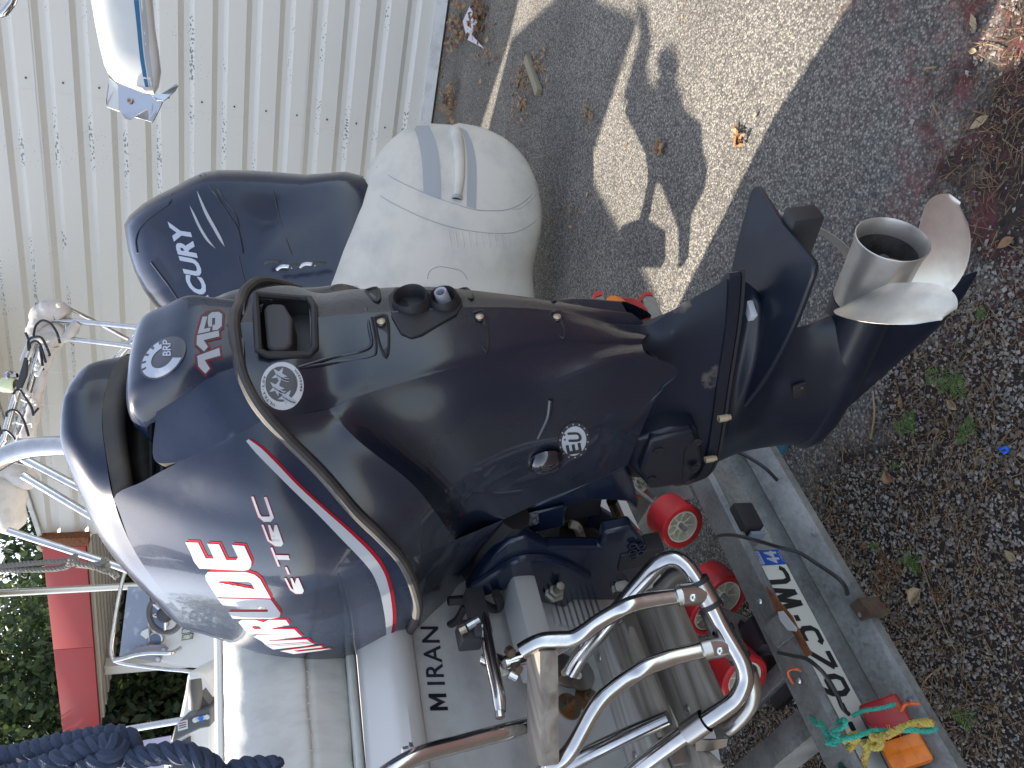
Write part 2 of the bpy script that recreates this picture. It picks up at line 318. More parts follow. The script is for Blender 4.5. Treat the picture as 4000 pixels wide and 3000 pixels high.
def crs(P, sub):
    """Catmull-Rom through a list of points"""
    P = [np.asarray(p, float) for p in P]; n = len(P); out = []
    if n < 3:
        return [P[0] + (P[-1]-P[0])*k/sub for k in range(sub+1)]
    for i in range(n-1):
        p0 = P[i-1] if i else 2*P[0]-P[1]; p1, p2 = P[i], P[i+1]; p3 = P[i+2] if i+2 < n else 2*P[-1]-P[-2]
        for k in range(sub):
            t = k/sub; out.append(0.5*((2*p1)+(-p0+p2)*t+(2*p0-5*p1+4*p2-p3)*t*t+(-p0+3*p1-3*p2+p3)*t**3))
    out.append(P[-1]); return out
def tube(mb, pts, r, n=12, sub=6, caps=True, r_fn=None):
    P = crs(pts, sub) if len(pts) > 2 else [np.asarray(p, float) for p in pts]
    T = [nrm(P[min(i+1, len(P)-1)]-P[max(i-1, 0)]) for i in range(len(P))]
    u = nrm(np.cross(T[0], [0.3, 0.2, 1])); vs = []; m = len(P)
    for i in range(m):
        u = nrm(u - T[i]*np.dot(u, T[i])); w_ = np.cross(T[i], u)
        rr = r if r_fn is None else r_fn(i/(m-1))*r
        for k in range(n):
            a = 2*math.pi*k/n; vs.append(P[i]+u*math.cos(a)*rr+w_*math.sin(a)*rr)
    fs = [(i*n+k, i*n+(k+1) % n, (i+1)*n+(k+1) % n, (i+1)*n+k) for i in range(m-1) for k in range(n)]
    if caps: fs += [tuple(range(n))[::-1], tuple((m-1)*n+k for k in range(n))]
    mb.add(vs, fs); return P
def rope(mb, pts, r, turns_per_m=22, strands=3, n=7, sub=14):
    P = crs(pts, sub); L = 0; T = [nrm(P[min(i+1, len(P)-1)]-P[max(i-1, 0)]) for i in range(len(P))]
    u = nrm(np.cross(T[0], [0.3, 0.2, 1])); fr = []
    for i in range(len(P)):
        if i: L += np.linalg.norm(P[i]-P[i-1])
        u = nrm(u - T[i]*np.dot(u, T[i])); fr.append((P[i], u, np.cross(T[i], u), L))
    for s in range(strands):
        path = [p+(a*math.cos(l*turns_per_m*6.283+s*6.283/strands)+b*math.sin(l*turns_per_m*6.283+s*6.283/strands))*r*0.5 for p, a, b, l in fr]
        tube(mb, path, r*0.56, n, sub=1)
def boxb(mb, c, ax, hs, bev=0.0):
    c = np.asarray(c, float); A = [nrm(a)*h for a, h in zip(ax, hs)]
    bm = bmesh.new(); bmesh.ops.create_cube(bm, size=2.0)
    if bev:
        for v in bm.verts: v.co = Vector((v.co.x*hs[0], v.co.y*hs[1], v.co.z*hs[2]))
        bmesh.ops.bevel(bm, geom=list(bm.edges), offset=bev, segments=2, affect='EDGES', profile=0.6)
        Ax = [nrm(a) for a in ax]
    else: Ax = A
    bm.verts.ensure_lookup_table(); bm.verts.index_update()
    mb.add([c+Ax[0]*v.co.x+Ax[1]*v.co.y+Ax[2]*v.co.z for v in bm.verts], [tuple(v.index for v in f.verts) for f in bm.faces]); bm.free(); return mb
def lathe(mb, prof, O_, ax, n=32, u=None):
    ax = nrm(ax); u = nrm(np.cross(ax, [0.21, 0.3, 1] if u is None else u)); w_ = np.cross(ax, u); vs = []
    for (x, r) in prof:
        for k in range(n):
            a = 2*math.pi*k/n; vs.append(np.asarray(O_)+ax*x+(u*math.cos(a)+w_*math.sin(a))*r)
    m = len(prof); mb.add(vs, [(i*n+k, i*n+(k+1) % n, (i+1)*n+(k+1) % n, (i+1)*n+k) for i in range(m-1) for k in range(n)]); return mb
def cyl(mb, a, b, r, n=16): tube(mb, [a, b], r, n); return mb
def prism(mb, poly, vec, cap=True):
    n = len(poly); P = [np.asarray(p, float) for p in poly]; Q = [p+np.asarray(vec) for p in P]
    fs = [(i, (i+1) % n, n+(i+1) % n, n+i) for i in range(n)]
    if cap: fs += [tuple(range(n))[::-1], tuple(range(n, 2*n))]
    mb.add(P+Q, fs); return mb
def patch(mb, G, su=5, sv=5, lin_v=False, mirror=False, to=None, skip=None):
    """grid of control points, interpolated through every one of them; lin_v keeps facets along columns"""
    rows = [(crs(r, sv) if not lin_v else lin(r, sv)) for r in G]
    cols = [crs([rw[j] for rw in rows], su) for j in range(len(rows[0]))]
    nr, nc = len(cols[0]), len(cols)
    V = [[cols[j][i] for j in range(nc)] for i in range(nr)]
    fs = [(i*nc+j, i*nc+j+1, (i+1)*nc+j+1, (i+1)*nc+j) for i in range(nr-1) for j in range(nc-1)]
    flat = [V[i][j] for i in range(nr) for j in range(nc)]
    if skip: fs = [f for f in fs if not skip(sum(flat[q] for q in f)/4)]
    T = to or (lambda p: p)
    mb.add([T(p) for p in flat], fs)
    if mirror:
        if skip: fs = [f for f in fs]
        mk = mirror if callable(mirror) else (lambda p: 1.0)
        mb.add([T(np.array([p[0], -p[1]*mk(p), p[2]])) for p in flat], [f[::-1] for f in fs])
    return mb
def lin(P, sub):
    out = []
    for i in range(len(P)-1):
        for k in range(sub): out.append(np.asarray(P[i])+(np.asarray(P[i+1])-np.asarray(P[i]))*k/sub)
    out.append(np.asarray(P[-1], float)); return out
tl = lambda p: ML(*p)
# decals: flat print laid on a surface, found by following the sight line of each outline point onto that surface
def tri2d(polys, maxe):
    bm = bmesh.new()
    for poly in polys:
        vs = [bm.verts.new((p[0], p[1], 0)) for p in poly]
        try: bm.faces.new(vs)
        except ValueError: pass
    return fine(bm, maxe)
def fine(bm, maxe):
    bmesh.ops.triangulate(bm, faces=bm.faces)
    for _ in range(6):
        es = [e for e in bm.edges if e.calc_length() > maxe]
        if not es: break
        bmesh.ops.subdivide_edges(bm, edges=es, cuts=1); bmesh.ops.triangulate(bm, faces=bm.faces)
    bm.verts.index_update(); r = [v.co.copy() for v in bm.verts], [tuple(v.index for v in f.verts) for f in bm.faces]; bm.free(); return r
def text2d(s, bold=0.0, shear=0.0, space=1.0):
    cu = bpy.data.curves.new('t', 'FONT'); cu.body = s; cu.offset = bold; cu.shear = shear; cu.space_character = space; cu.resolution_u = 3; cu.fill_mode = 'FRONT'
    o = bpy.data.objects.new('t', cu); COL.objects.link(o)
    me = bpy.data.meshes.new_from_object(o, depsgraph=bpy.context.evaluated_depsgraph_get())
    bpy.data.objects.remove(o); bpy.data.curves.remove(cu)
    v = np.array([p.co[:] for p in me.vertices]); f = [tuple(p.vertices) for p in me.polygons]; bpy.data.meshes.remove(me)
    lo, hi = v.min(0), v.max(0); v = (v-lo)/np.maximum(hi-lo, 1e-6)     # unit box
    return v[:, :2], f, (hi-lo)[:2]
def text_polys(s, fn, bold=0.0, shear=0.0, maxe=9, space=1.0):
    v, f, _ = text2d(s, bold, shear, space)
    bm = bmesh.new(); vs = [bm.verts.new((*fn(a, b), 0)) for a, b in v]
    for q in f:
        try: bm.faces.new([vs[i] for i in q])
        except ValueError: pass
    return fine(bm, maxe)
def quadmap(A, B, C_, D):
    """A,B: start and end of the baseline; D,C_: start and end of the cap line (photo points)"""
    A, B, C_, D = map(np.array, (A, B, C_, D)); return lambda u, v: tuple((A*(1-u)+B*u)*(1-v)+(D*(1-u)+C_*u)*v)
class Surf:
    def __init__(s, *objs):
        vs, fs = [], []
        for o in objs:
            k = len(vs); g = org(o); vs += [tuple(np.array(v.co)+g) for v in o.data.vertices]; fs += [tuple(i+k for i in p.vertices) for p in o.data.polygons]
        s.t = BVHTree.FromPolygons(vs, fs)
    def hit(s, x, y, off):
        r = Vector(ray(x, y)); r.normalize(); h, n_, i, d = s.t.ray_cast(Vector(CP), r)
        if h is None: return None
        if n_.dot(r) > 0: n_ = -n_
        return h+n_*off
def stick(name, surf, data, m, parent, off=0.0008, **kw):
    vs, fs = data; P = [surf.hit(v[0], v[1], off) for v in vs]; ok = [p is not None for p in P]
    good = [f for f in fs if all(ok[i] for i in f) and max((P[f[0]]-P[f[1]]).length, (P[f[1]]-P[f[2]]).length, (P[f[0]]-P[f[2]]).length) < 0.08]
    mb = MB(); mb.add([p if p is not None else (0, 0, 0) for p in P], good)
    used = sorted({i for f in good for i in f}); mp = {a: b for b, a in enumerate(used)}
    mb2 = MB(); mb2.add([mb.v[i] for i in used], [tuple(mp[i] for i in f) for f in good])
    if not mb2.f: return None
    return ob(name, mb2, m, parent, sharp=60, **kw)
# ================================================================ SETTING
g = MB()
g.add([(-90, -60, 0), (90, -60, 0), (90, 120, 0), (-90, 120, 0)], [(0, 1, 2, 3)])
ob('ground', g, M['ground'], kind='structure')
# ---- metal clad building wall on the right
W0 = np.array([3.19, 6.35, 0]); WD = np.array([-0.875, 0.484, 0]); WN = np.array([-0.484, -0.875, 0])
WEND = 5.56; WTOP = 3.56
def wl(s, z, d=0.0): return W0+WD*s+EZ*z+WN*d
bld = thing('metal_clad_building', 'cream building clad in horizontal ribbed metal sheets, spotted with grey algae', 'building', W0)
PITCHR = 0.250
def rib_profile(z0, z1, off):
    out = []; z = z0; out.append((z0, off))
    while z < z1-0.02:
        for dz, d in ((0.118, 0), (0.155, -0.032), (0.196, -0.032), (0.236, 0)):
            if z+dz < z1: out.append((z+dz, d+off))
        z += PITCHR
    out.append((z1, off)); return out
edges = [-7.0, -2.2, 1.18, WEND]
zr = [0.10+PITCHR*4*k for k in range(7)]
ROOFN = nrm(EZ+WD*.15); ROOFP = wl(WEND, 3.37)
for r in range(6):
    for c_ in range(3):
        mb = MB(); off = 0.003*((r+c_) % 2) + 0.004*r*0
        pr = rib_profile(zr[r], zr[r+1]-0.002+0.018, 0.004*(r % 2)+0.0015*c_)
        a, b = edges[c_], edges[c_+1]+(0.06 if c_ < 2 else 0)
        vs = [wl(a, z, d) for z, d in pr]+[wl(b, z, d) for z, d in pr]; n = len(pr)
        # sheet thickness so the laps cast a line
        vs += [wl(a, z, d-0.0012) for z, d in pr]+[wl(b, z, d-0.0012) for z, d in pr]
        fs = [(i, i+1, n+i+1, n+i) for i in range(n-1)]+[(2*n+i, 3*n+i, 3*n+i+1, 2*n+i+1) for i in range(n-1)]
        fs += [(n-1, 3*n-1, 4*n-1, 2*n-1), (0, n, 3*n, 2*n)]+[(i+1, i, 2*n+i, 2*n+i+1) for i in range(n-1)]+[(n+i, n+i+1, 3*n+i+1, 3*n+i) for i in range(n-1)]
        mb.add(vs, fs)
        if np.dot(wl(a, zr[r])-ROOFP, ROOFN) > 0: continue
        o = ob('wall_panel', mb, M['wall'], bld, sharp=20)
        if r > 2:
            bm = bmesh.new(); bm.from_mesh(o.data); bmesh.ops.bisect_plane(bm, geom=list(bm.verts)+list(bm.edges)+list(bm.faces), plane_co=tuple(ROOFP-W0), plane_no=tuple(ROOFN), clear_outer=True); bm.to_mesh(o.data); bm.free(); o.data.set_sharp_from_angle(angle=R_(20))
mb = MB(); prism(mb, [wl(-7, 0.0, 0.02), wl(-7, 0.02, 0.06), wl(-7, 0.105, 0.035), wl(-7, 0.105, -0.04), wl(-7, 0.0, -0.04)], WD*(7+WEND)); ob('base_flashing', mb, M['gelgrey'], bld)
mb = MB(); prism(mb, [wl(-7, 0, -.07), wl(WEND, 0, -.07), wl(WEND, 3.36, -.07), wl(-7, 3.36+.15*12.5, -.07)], -WN*.5); ob('wall_core', mb, M['wall'], bld)
mb = MB(); prism(mb, [wl(-7, 3.37+.15*12.56, .05), wl(WEND+.02, 3.37, .05), wl(WEND+.02, 3.41, .05), wl(-7, 3.41+.15*12.56, .05)], -WN*.6); ob('verge_trim', mb, M['gelgrey'], bld)
sm0 = MB(); lathe(sm0, [(0, 0.008), (0.005, 0.007), (0.007, 0.0)], (0, 0, 0), (0, 0, 1), 8)
sme = meshify('screw', sm0, M['cellar'])
q_ = WN
rotm = Vector(WN).to_track_quat('Z', 'Y').to_matrix().to_4x4()
for r in range(17):
    for s_ in (1.10, -2.3, 4.4):
        if np.dot(wl(s_, 0.10+PITCHR*r+0.15)-ROOFP, ROOFN) < 0:
            o = bpy.data.objects.new('screw', sme); COL.objects.link(o); o.parent = bld
            p = wl(s_, 0.10+PITCHR*r+0.06, 0.006)-W0; o.matrix_local = Matrix.Translation(Vector(p)) @ rotm
# ---- red fascia canopy beyond the end of the wall, with its posts
cz = onpl(345, 2084, W0, WN)[2]
fas = thing('carport_canopy', 'long red fascia of an open carport at the end of the cream wall', 'carport', wl(WEND+1.5, 0))
zb, zt = 2.985, 3.375
mb = MB(); boxb(mb, wl(WEND+0.08+0.72, (zb+zt)/2, 0.06), (WD, WN, EZ), (0.72, 0.04, (zt-zb)/2), 0.004); ob('fascia_panel', mb, M['redfascia'], fas)
mb = MB(); boxb(mb, wl(WEND+0.08+1.445+0.70, (zb+zt)/2, 0.06), (WD, WN, EZ), (0.70, 0.04, (zt-zb)/2), 0.004); ob('fascia_panel', mb, M['redfascia'], fas)
mb = MB(); boxb(mb, wl(WEND+1.5, zb+0.03, -1.6), (WD, WN, EZ), (1.42, 1.6, 0.03)); ob('soffit', mb, M['whitepost'], fas)
for k in range(9):
    mb = MB(); boxb(mb, wl(WEND+1.5, zb-0.012, -0.12-0.19*k), (WD, WN, EZ), (1.40, 0.045, 0.012)); ob('soffit_rib', mb, M['wall'], fas)
mb = MB(); boxb(mb, wl(WEND+2.28, zb/2, -0.3), (WD, WN, EZ), (0.07, 0.07, zb/2-0.03), 0.006); ob('post', mb, M['whitepost'], fas)
mb = MB(); boxb(mb, wl(WEND+0.02, (zb+zt)/2+0.0, 0.052), (WD, WN, EZ), (0.055, 0.05, (zt-zb)/2+0.03), 0.004); ob('end_bracket', mb, M['rust'], fas)
pl = thing('mast_post', 'pale round post rising above the red fascia in front of the trees', 'post', dep(230, 2714, 11.5)*np.array([1, 1, 0]))
mb = MB(); P_ = dep(230, 2714, 11.5); cyl(mb, P_*np.array([1, 1, 0]), P_*np.array([1, 1, 0])+EZ*7, 0.062); ob('pole', mb, M['whitepost'], pl)
P_ = dep(0, 2738, 11.5)
mb = MB(); cyl(mb, P_-EZ*0.03, P_+EZ*0.02, 0.078); ob('collar', mb, M['galv'], pl)
# ---- trees
def crown_mesh(name, n, m, seed, rx=1.0, leaf=0.075):
    rnd = random.Random(seed); vs, fs = [], []
    blobs = [(Vector((rnd.uniform(-.6, .6), rnd.uniform(-.6, .6), rnd.uniform(-.75, .75))), rnd.uniform(.28, .5)) for _ in range(16)]
    for i in range(n):
        c, r = rnd.choice(blobs); d = Vector((rnd.gauss(0, 1), rnd.gauss(0, 1), rnd.gauss(0, 1))).normalized()
        p = c+d*r*(rnd.random()**0.35); s = leaf/3*rnd.uniform(.6, 1.4)
        a = Vector((rnd.gauss(0, 1), rnd.gauss(0, 1), rnd.gauss(0, .7))).normalized(); b = a.cross(Vector((rnd.gauss(0, 1), rnd.gauss(0, 1), rnd.gauss(0, 1)))).normalized()
        k = len(vs); vs += [p-a*s, p+b*s*.55+a*s*.1, p+a*s*1.1, p-b*s*.55+a*s*.1]; fs.append((k, k+1, k+2, k+3))
    me = bpy.data.meshes.new(name); me.from_pydata([v[:] for v in vs], [], fs); me.materials.append(m); return me
crA = crown_mesh('crown', 26000, M['leaf'], 3); crB = crown_mesh('crown', 26000, M['leaf2'], 9)
def tree(x, y, h, rx, rz, me, label, rot):
    t = thing('tree', label, 'tree', (x, y, 0), 'trees beyond the yard')
    mb = MB(); tube(mb, [(x, y, 0), (x+.08, y+.05, h*.4), (x-.05, y, h*.75), (x, y, h+rz*.4)], .16, 10, r_fn=lambda q: 1-.75*q)
    for k in range(6):
        a = k*1.05+rot; tube(mb, [(x, y, h*.45+.12*k), (x+math.cos(a)*rx*.4, y+math.sin(a)*rx*.4, h*.75+.2*k), (x+math.cos(a)*rx*.75, y+math.sin(a)*rx*.75, h+.25*k)], .06, 6, r_fn=lambda q: 1-.7*q)
    ob('trunk', mb, M['bark'], t)
    c = bpy.data.objects.new('crown', me); COL.objects.link(c); c.parent = t; c.location = (0, 0, h); c.scale = (rx, rx, rz); c.rotation_euler = (0, 0, rot)
for a in [(-4.4, 12.6, 2.6, 2.3, 2.7, crA, 'leafy tree filling the gap right behind the red fascia', .3),
          (-6.9, 12.4, 2.8, 2.6, 2.9, crB, 'dark leafy tree left of the white carport post', 1.7),
          (-9.6, 13.2, 2.7, 2.6, 3.0, crA, 'leafy tree farthest left behind the windscreen rail', 2.9),
          (-2.2, 14.2, 2.9, 2.4, 3.2, crB, 'dark tree rising above the end of the cream wall', 4.1),
          (-5.6, 15.0, 4.4, 3.0, 3.0, crB, 'tall tree crown high behind the pale mast post', 5.2),
          (-9.2, 16.0, 4.6, 3.3, 3.2, crA, 'tall pale green tree behind the rope at the top left', .9)]:
    tree(*a)
hm = MB(); rnd = random.Random(5)
hb = thing('hedge', 'dark clipped hedge along the far edge of the yard', 'hedge', (-7, 12, 0))
hv, hf = [], []
for i in range(26000):
    p = Vector((rnd.uniform(-13, -1), 13.4+rnd.gauss(0, .5), rnd.uniform(0, 2.6)+rnd.gauss(0, .12))); s = rnd.uniform(.03, .065)
    a = Vector((rnd.gauss(0, 1), rnd.gauss(0, 1), rnd.gauss(0, 1))).normalized(); b = a.orthogonal().normalized()
    k = len(hv); hv += [p-a*s, p+b*s*.6, p+a*s, p-b*s*.6]; hf.append((k, k+1, k+2, k+3))
hm.add([v[:] for v in hv], hf); ob('foliage', hm, M['leaf2'], hb, sharp=None)
mb = MB()
for k in range(24): x = -12.8+k*.5; tube(mb, [(x, 13.4, 0), (x+.05, 13.45, 1.2), (x-.05, 13.4, 2.3)], .03, 6)
ob('stem', mb, M['bark'], hb)

# ================================================================ MAIN OUTBOARD MOTOR
mot = thing('outboard_motor', 'large black outboard motor lettered EVINRUDE E-TEC, tilted behind the white boat, filling the picture', 'outboard motor', ML(-.45, 0, .5))
def q(x, y, yl): return MP(x, y, yl)
seamP = [np.array([0.010, 0.0, 1.000]), q(918, 1392, .05), q(948, 1502, .095), q(1035, 1638, .138), q(1240, 1845, .182), q(1375, 2000, .210), q(1480, 2100, .228), q(1560, 2190, .236),
         q(1610, 2300, .232), q(1620, 2400, .212), q(1555, 2505, .168), np.array([-.775, .09, .885]), np.array([-.80, 0, .895])]
# --- top cowl : rear face (centre to crease)
shelf = [np.array([-.030, 0, 1.112]), q(612, 1590, .078), q(600, 1790, .128), q(693, 1808, .146)]
midR = [np.array([-.004, 0, 1.056]), np.array([-.010, .058, 1.048]), np.array([-.030, .108, 1.036]), q(905, 1705, .146)]
top = MB()
patch(top, [[seamP[0], seamP[1], seamP[2], seamP[3]], midR, shelf], 7, 7, mirror=True, to=tl)
# --- port side panel
crease = [q(905, 1705, .146), q(693, 1808, .146), q(560, 1880, .143), q(443, 1952, .139), q(512, 2127, .156), q(597, 2260, .166), q(700, 2385, .152), q(800, 2480, .120), np.array([-.70, .06, 1.165]), np.array([-.715, 0, 1.17])]
seamS = seamP[3:]
def bul(a, b, k, yb, xb=0): return (a+b)/2*np.array([1, 1, 1])+np.array([xb, yb, 0])
midS = []
bl = [0, .022, .028, .034, .036, .034, .032, .03, .02, 0]; fx = [0, 0, 0, 0, 0, -.005, -.015, -.035, -.05, -.055]
c10 = crease; s10 = seamS
for i in range(10): midS.append(bul(s10[i], c10[i], 0, bl[i], fx[i]))
lowS = [(s10[i]*.72+c10[i]*.28)+np.array([fx[i]*.7, bl[i]*.8, 0]) for i in range(10)]
hiS = [(s10[i]*.28+c10[i]*.72)+np.array([fx[i]*.75, bl[i]*.75, 0]) for i in range(10)]
patch(top, [s10, lowS, midS, hiS, c10], 5, 5, mirror=True, to=tl)
topo = ob('top_cowl', top, M['cowl'], mot, sharp=24, merge=.0008)
# --- lid (upper dome with the visor lip)
capE = [np.array([-.090, 0, 1.200]), np.array([-.095, .048, 1.199]), np.array([-.112, .096, 1.194]), q(443, 1952, .139), q(512, 2127, .156), q(597, 2260, .166), q(700, 2385, .152), q(800, 2480, .120), np.array([-.70, .06, 1.165]), np.array([-.715, 0, 1.17])]
def dome(f, i):
    e = capE[i]; xc = [-.15, -.17, -.20, -.26, -.36, -.46, -.55, -.62, -.68, -.69][i]
    zc = [1.262, 1.272, 1.285, 1.302, 1.312, 1.308, 1.290, 1.262, 1.215, 1.20][i]
    return e, np.array([xc, 0, zc])
rowsC = []
for f, bz in ((0, 0), (.14, .022), (.38, .026), (.70, .012), (1, 0)):
    row = []
    for i in range(10):
        e, c_ = dome(f, i); p = e*(1-f)+c_*f; p = p+np.array([.0, 0, bz*(1.0 if i > 2 else 1.2)])
        if i < 3: p = p+np.array([bz*.9, 0, 0])
        row.append(p)
    rowsC.append(row)
lid = MB(); patch(lid, rowsC, 5, 5, mirror=True, to=tl)
lido = ob('cowl_lid', lid, M['cowl'], mot, sharp=60, merge=.0008)
# visor rim: the grey lip hanging under the lid
vr = [p+np.array([0, 0, -.001]) for p in capE[:4]]
full = [np.array([p[0], -p[1], p[2]]) for p in vr[::-1][:-1]]+vr
mb = MB(); G = [[p+np.array([.001, 0, 0]) for p in full], [p+np.array([-.004, 0, -.020]) for p in full], [p+np.array([-.020, 0, -.024]) for p in full], [p+np.array([-.05, 0, -.010]) for p in full]]
patch(mb, G, 4, 6, to=tl); ob('visor_lip', mb, M['rubber'], mot, sharp=50)
# air intake recess under the visor
sh = shelf; fs_ = [np.array([p[0], -p[1], p[2]]) for p in sh[::-1][:-1]]+sh
cf = [capE[0], capE[1], capE[2], capE[3]]; cfs = [np.array([p[0], -p[1], p[2]]) for p in cf[::-1][:-1]]+cf
mb = MB()
patch(mb, [fs_, [p+np.array([-.035, 0, -.012]) for p in fs_], [a*.5+b*.5+np.array([-.10, 0, -.010]) for a, b in zip(fs_, cfs)], [p+np.array([-.085, 0, -.015]) for p in cfs], [p+np.array([-.03, 0, -.008]) for p in cfs]], 4, 6, to=tl)
ob('air_intake', mb, M['recess'], mot, sharp=50)
mb = MB()
for dz, dx in ((.30, -.075), (.62, -.095)):
    tube(mb, [ML(*(a*(1-dz)+b*dz+np.array([dx, 0, -.008]))) for a, b in zip(fs_, cfs)], .004, 6, sub=4)
ob('intake_rib', mb, M['blackplastic'], mot)
# badge bulge
bw = [0, .045, .068, .078]
rowsB = []
for z, dx, wsc in ((.985, .009, .86), (1.02, .017, .92), (1.06, .024, 1.0), (1.100, .022, 1.04), (1.134, .006, 1.06), (1.150, -.022, 1.06), (1.156, -.062, 1.02), (1.150, -.095, .98)):
    row = []
    for j, b in enumerate(bw):
        d = dx - (0, .0015, .006, .022 if z < 1.14 else .004)[j]; zz = z-(0, .001, .004, .014)[j]*(1 if z > 1.09 else 0)
        row.append(np.array([d-.018+(.012 if z < 1.07 else 0), b*wsc, zz]))
    row.append(np.array([row[-1][0]-.035, row[-1][1]+.002, row[-1][2]-.006])); rowsB.append(row)
mb = MB(); patch(mb, rowsB, 5, 5, mirror=True, to=tl)
bul_o = ob('badge_housing', mb, M['cowl'], mot, sharp=50, merge=.0006)
# seam rubber
full = [np.array([p[0], -p[1], p[2]]) for p in seamP[::-1][1:-1]]+seamP
mb = MB(); ctr = np.array([-.38, 0, 0])
def outw(p, k):
    d = np.array([p[0]+.38, p[1]*1.6, 0]); d = d/np.linalg.norm(d); return p+d*k
tube(mb, [ML(*outw(p+np.array([0, 0, -.004]), .002)) for p in full], .0082, 10, sub=6); ob('rubber_seam', mb, M['rubber'], mot)
# --- lower cover
below = [p+np.array([0, 0, -.008]) for p in seamP]
rear = MB()
r_c = [below[0], np.array([0.004, 0, .935]), np.array([-.001, 0, .868]), np.array([-.006, 0, .80]), np.array([-.020, 0, .672]), np.array([-.050, 0, .545]), np.array([-.106, 0, .43]), np.array([-.130, 0, .375])]
A0_ = q(1285, 1598, .117); S0_ = below[3]*.95+below[2]*.05
r_1 = [S0_, (S0_+A0_)/2+np.array([0, .003, 0]), A0_, q(1430, 1538, .108), q(1760, 1442, .095), q(2120, 1350, .062), q(2400, 1345, .048), q(2505, 1340, .042)]
def side(r0, r1, f, bx): return [a*(1-f)+b*f+np.array([bx, 0, 0]) for a, b in zip(r0, r1)]
colsR = [r_c, side(r_c, r_1, .45, .006), side(r_c, r_1, .85, .006), r_1]
LTCH = lambda p: (-.062 < p[1] < .060 and .868 < p[2] < .972)
colsR[1][0] = below[1]; colsR[2][0] = below[2]
for i_, k_ in ((1, .007), (2, .006), (3, .004)):
    for c_ in (1, 2): colsR[c_][i_] = colsR[c_][i_]+np.array([k_, 0, 0])
SBK = lambda p: 1-.36*min(1, max(0, (.84-p[2])/.30))     # the starboard half is slimmer towards the foot
patch(rear, [[c_[i] for c_ in colsR] for i in range(8)], 12, 14, mirror=SBK, to=tl, skip=None)
# cut the latch pocket
inv = {}
keep = []
for f in rear.f:
    c_ = ML_inv(np.mean([rear.v[i] for i in f], 0))
    if -.057 < c_[1] < .057 and .896 < c_[2] < .962 and c_[0] > -.035: continue
    keep.append(f)
rear.f = keep
fl = MB()
A_v, B_v, C_v, D_v, E_v = q(1285, 1598, .117), q(1400, 1722, .164), q(1600, 1880, .195), q(1700, 2000, .203), q(1775, 2110, .190)
sm = [below[3]*.95+below[2]*.05, below[4], below[5], below[6], below[7]]
vv = [A_v, B_v, C_v, D_v, E_v]
patch(rear, [sm, [(a+b)/2+np.array([0, .003, 0]) for a, b in zip(sm, vv)], vv], 7, 7, mirror=SBK, to=tl)
Lw = [vv, [q(1430, 1538, .108), q(1520, 1690, .136), q(1690, 1845, .152), q(1790, 1955, .158), q(1860, 2068, .148)],
      [q(1760, 1442, .095), q(1790, 1600, .130), q(1850, 1750, .146), q(1910, 1890, .152), q(1965, 2030, .147)],
      [q(2120, 1350, .062), q(2060, 1545, .116), q(2080, 1720, .132), q(2120, 1860, .137), q(2125, 1955, .137)],
      [q(2400, 1345, .048), q(2330, 1435, .094), q(2360, 1620, .118), q(2340, 1780, .127), q(2330, 1875, .128)],
      [q(2505, 1340, .042), q(2530, 1385, .075), q(2650, 1448, .078), q(2560, 1560, .100), q(2450, 1818, .112)]]
patch(rear, Lw, 6, 7, mirror=SBK, to=tl)
c0_ = [below[7], (below[7]+E_v)/2, E_v, q(1965, 2030, .147)]
c1_ = [below[8], q(1700, 2230, .190), q(1790, 2190, .155), q(1860, 2160, .12)]
c2_ = [below[9], q(1690, 2350, .165), q(1765, 2300, .12), q(1830, 2260, .07)]
c3_ = [below[10], np.array([-.715, .125, .80]), np.array([-.69, .09, .745]), np.array([-.62, .05, .715])]
c4_ = [below[12], np.array([-.77, 0, .81]), np.array([-.72, 0, .75]), np.array([-.64, 0, .71])]
patch(rear, [[c_[i] for c_ in (c0_, c1_, c2_, c3_, c4_)] for i in range(4)], 6, 6, mirror=SBK, to=tl)
cov = ob('lower_cover', rear, M['cover'], mot, sharp=13, merge=.0008)
# solid inner pan so nothing shows through
mb = MB(); boxb(mb, ML(-.40, 0, .60), (MX, MY, MZ), (.16, .055, .16)); boxb(mb, ML(-.30, 0, .95), (MX, MY, MZ), (.20, .075, .10)); ob('powerhead_pan', mb, M['blackplastic'], mot)
# latch pocket and grip
yy = [(-.056, .969), (.056, .965), (.060, .955), (.058, .902), (.050, .893), (-.020, .889), (-.056, .897), (-.062, .912)]
mb = MB(); fx_ = lambda y, z: .003-.35*y*y/.06+(z-.93)*(.42 if z > .93 else .12)
rim = [ML(fx_(y, z)+.007, y, z) for y, z in yy]; tube(mb, rim+[rim[0]], .0052, 8, sub=1)
G = [[ML(fx_(y, z), y, z) for y, z in yy], [ML(-.040, y*.90, .928+(z-.928)*.86) for y, z in yy]]
vs = G[0]+G[1]; n = 8; mb.add(vs, [(i, (i+1) % n, n+(i+1) % n, n+i) for i in range(n)]+[tuple(range(n, 2*n))]); ob('latch_pocket', mb, M['blackplastic'], mot)
mb = MB(); gp = [(-.046, .948), (-.043, .957), (-.034, .960), (.042, .956), (.050, .948), (.050, .929), (.040, .923), (-.010, .921), (-.042, .932)]
prism(mb, [ML(-.042, y, z) for y, z in gp], MX*.040); o = ob('latch_handle', mb, M['handle'], mot)
bv = o.modifiers.new('b', 'BEVEL'); bv.width = .006; bv.segments = 3
surfC = Surf(cov)
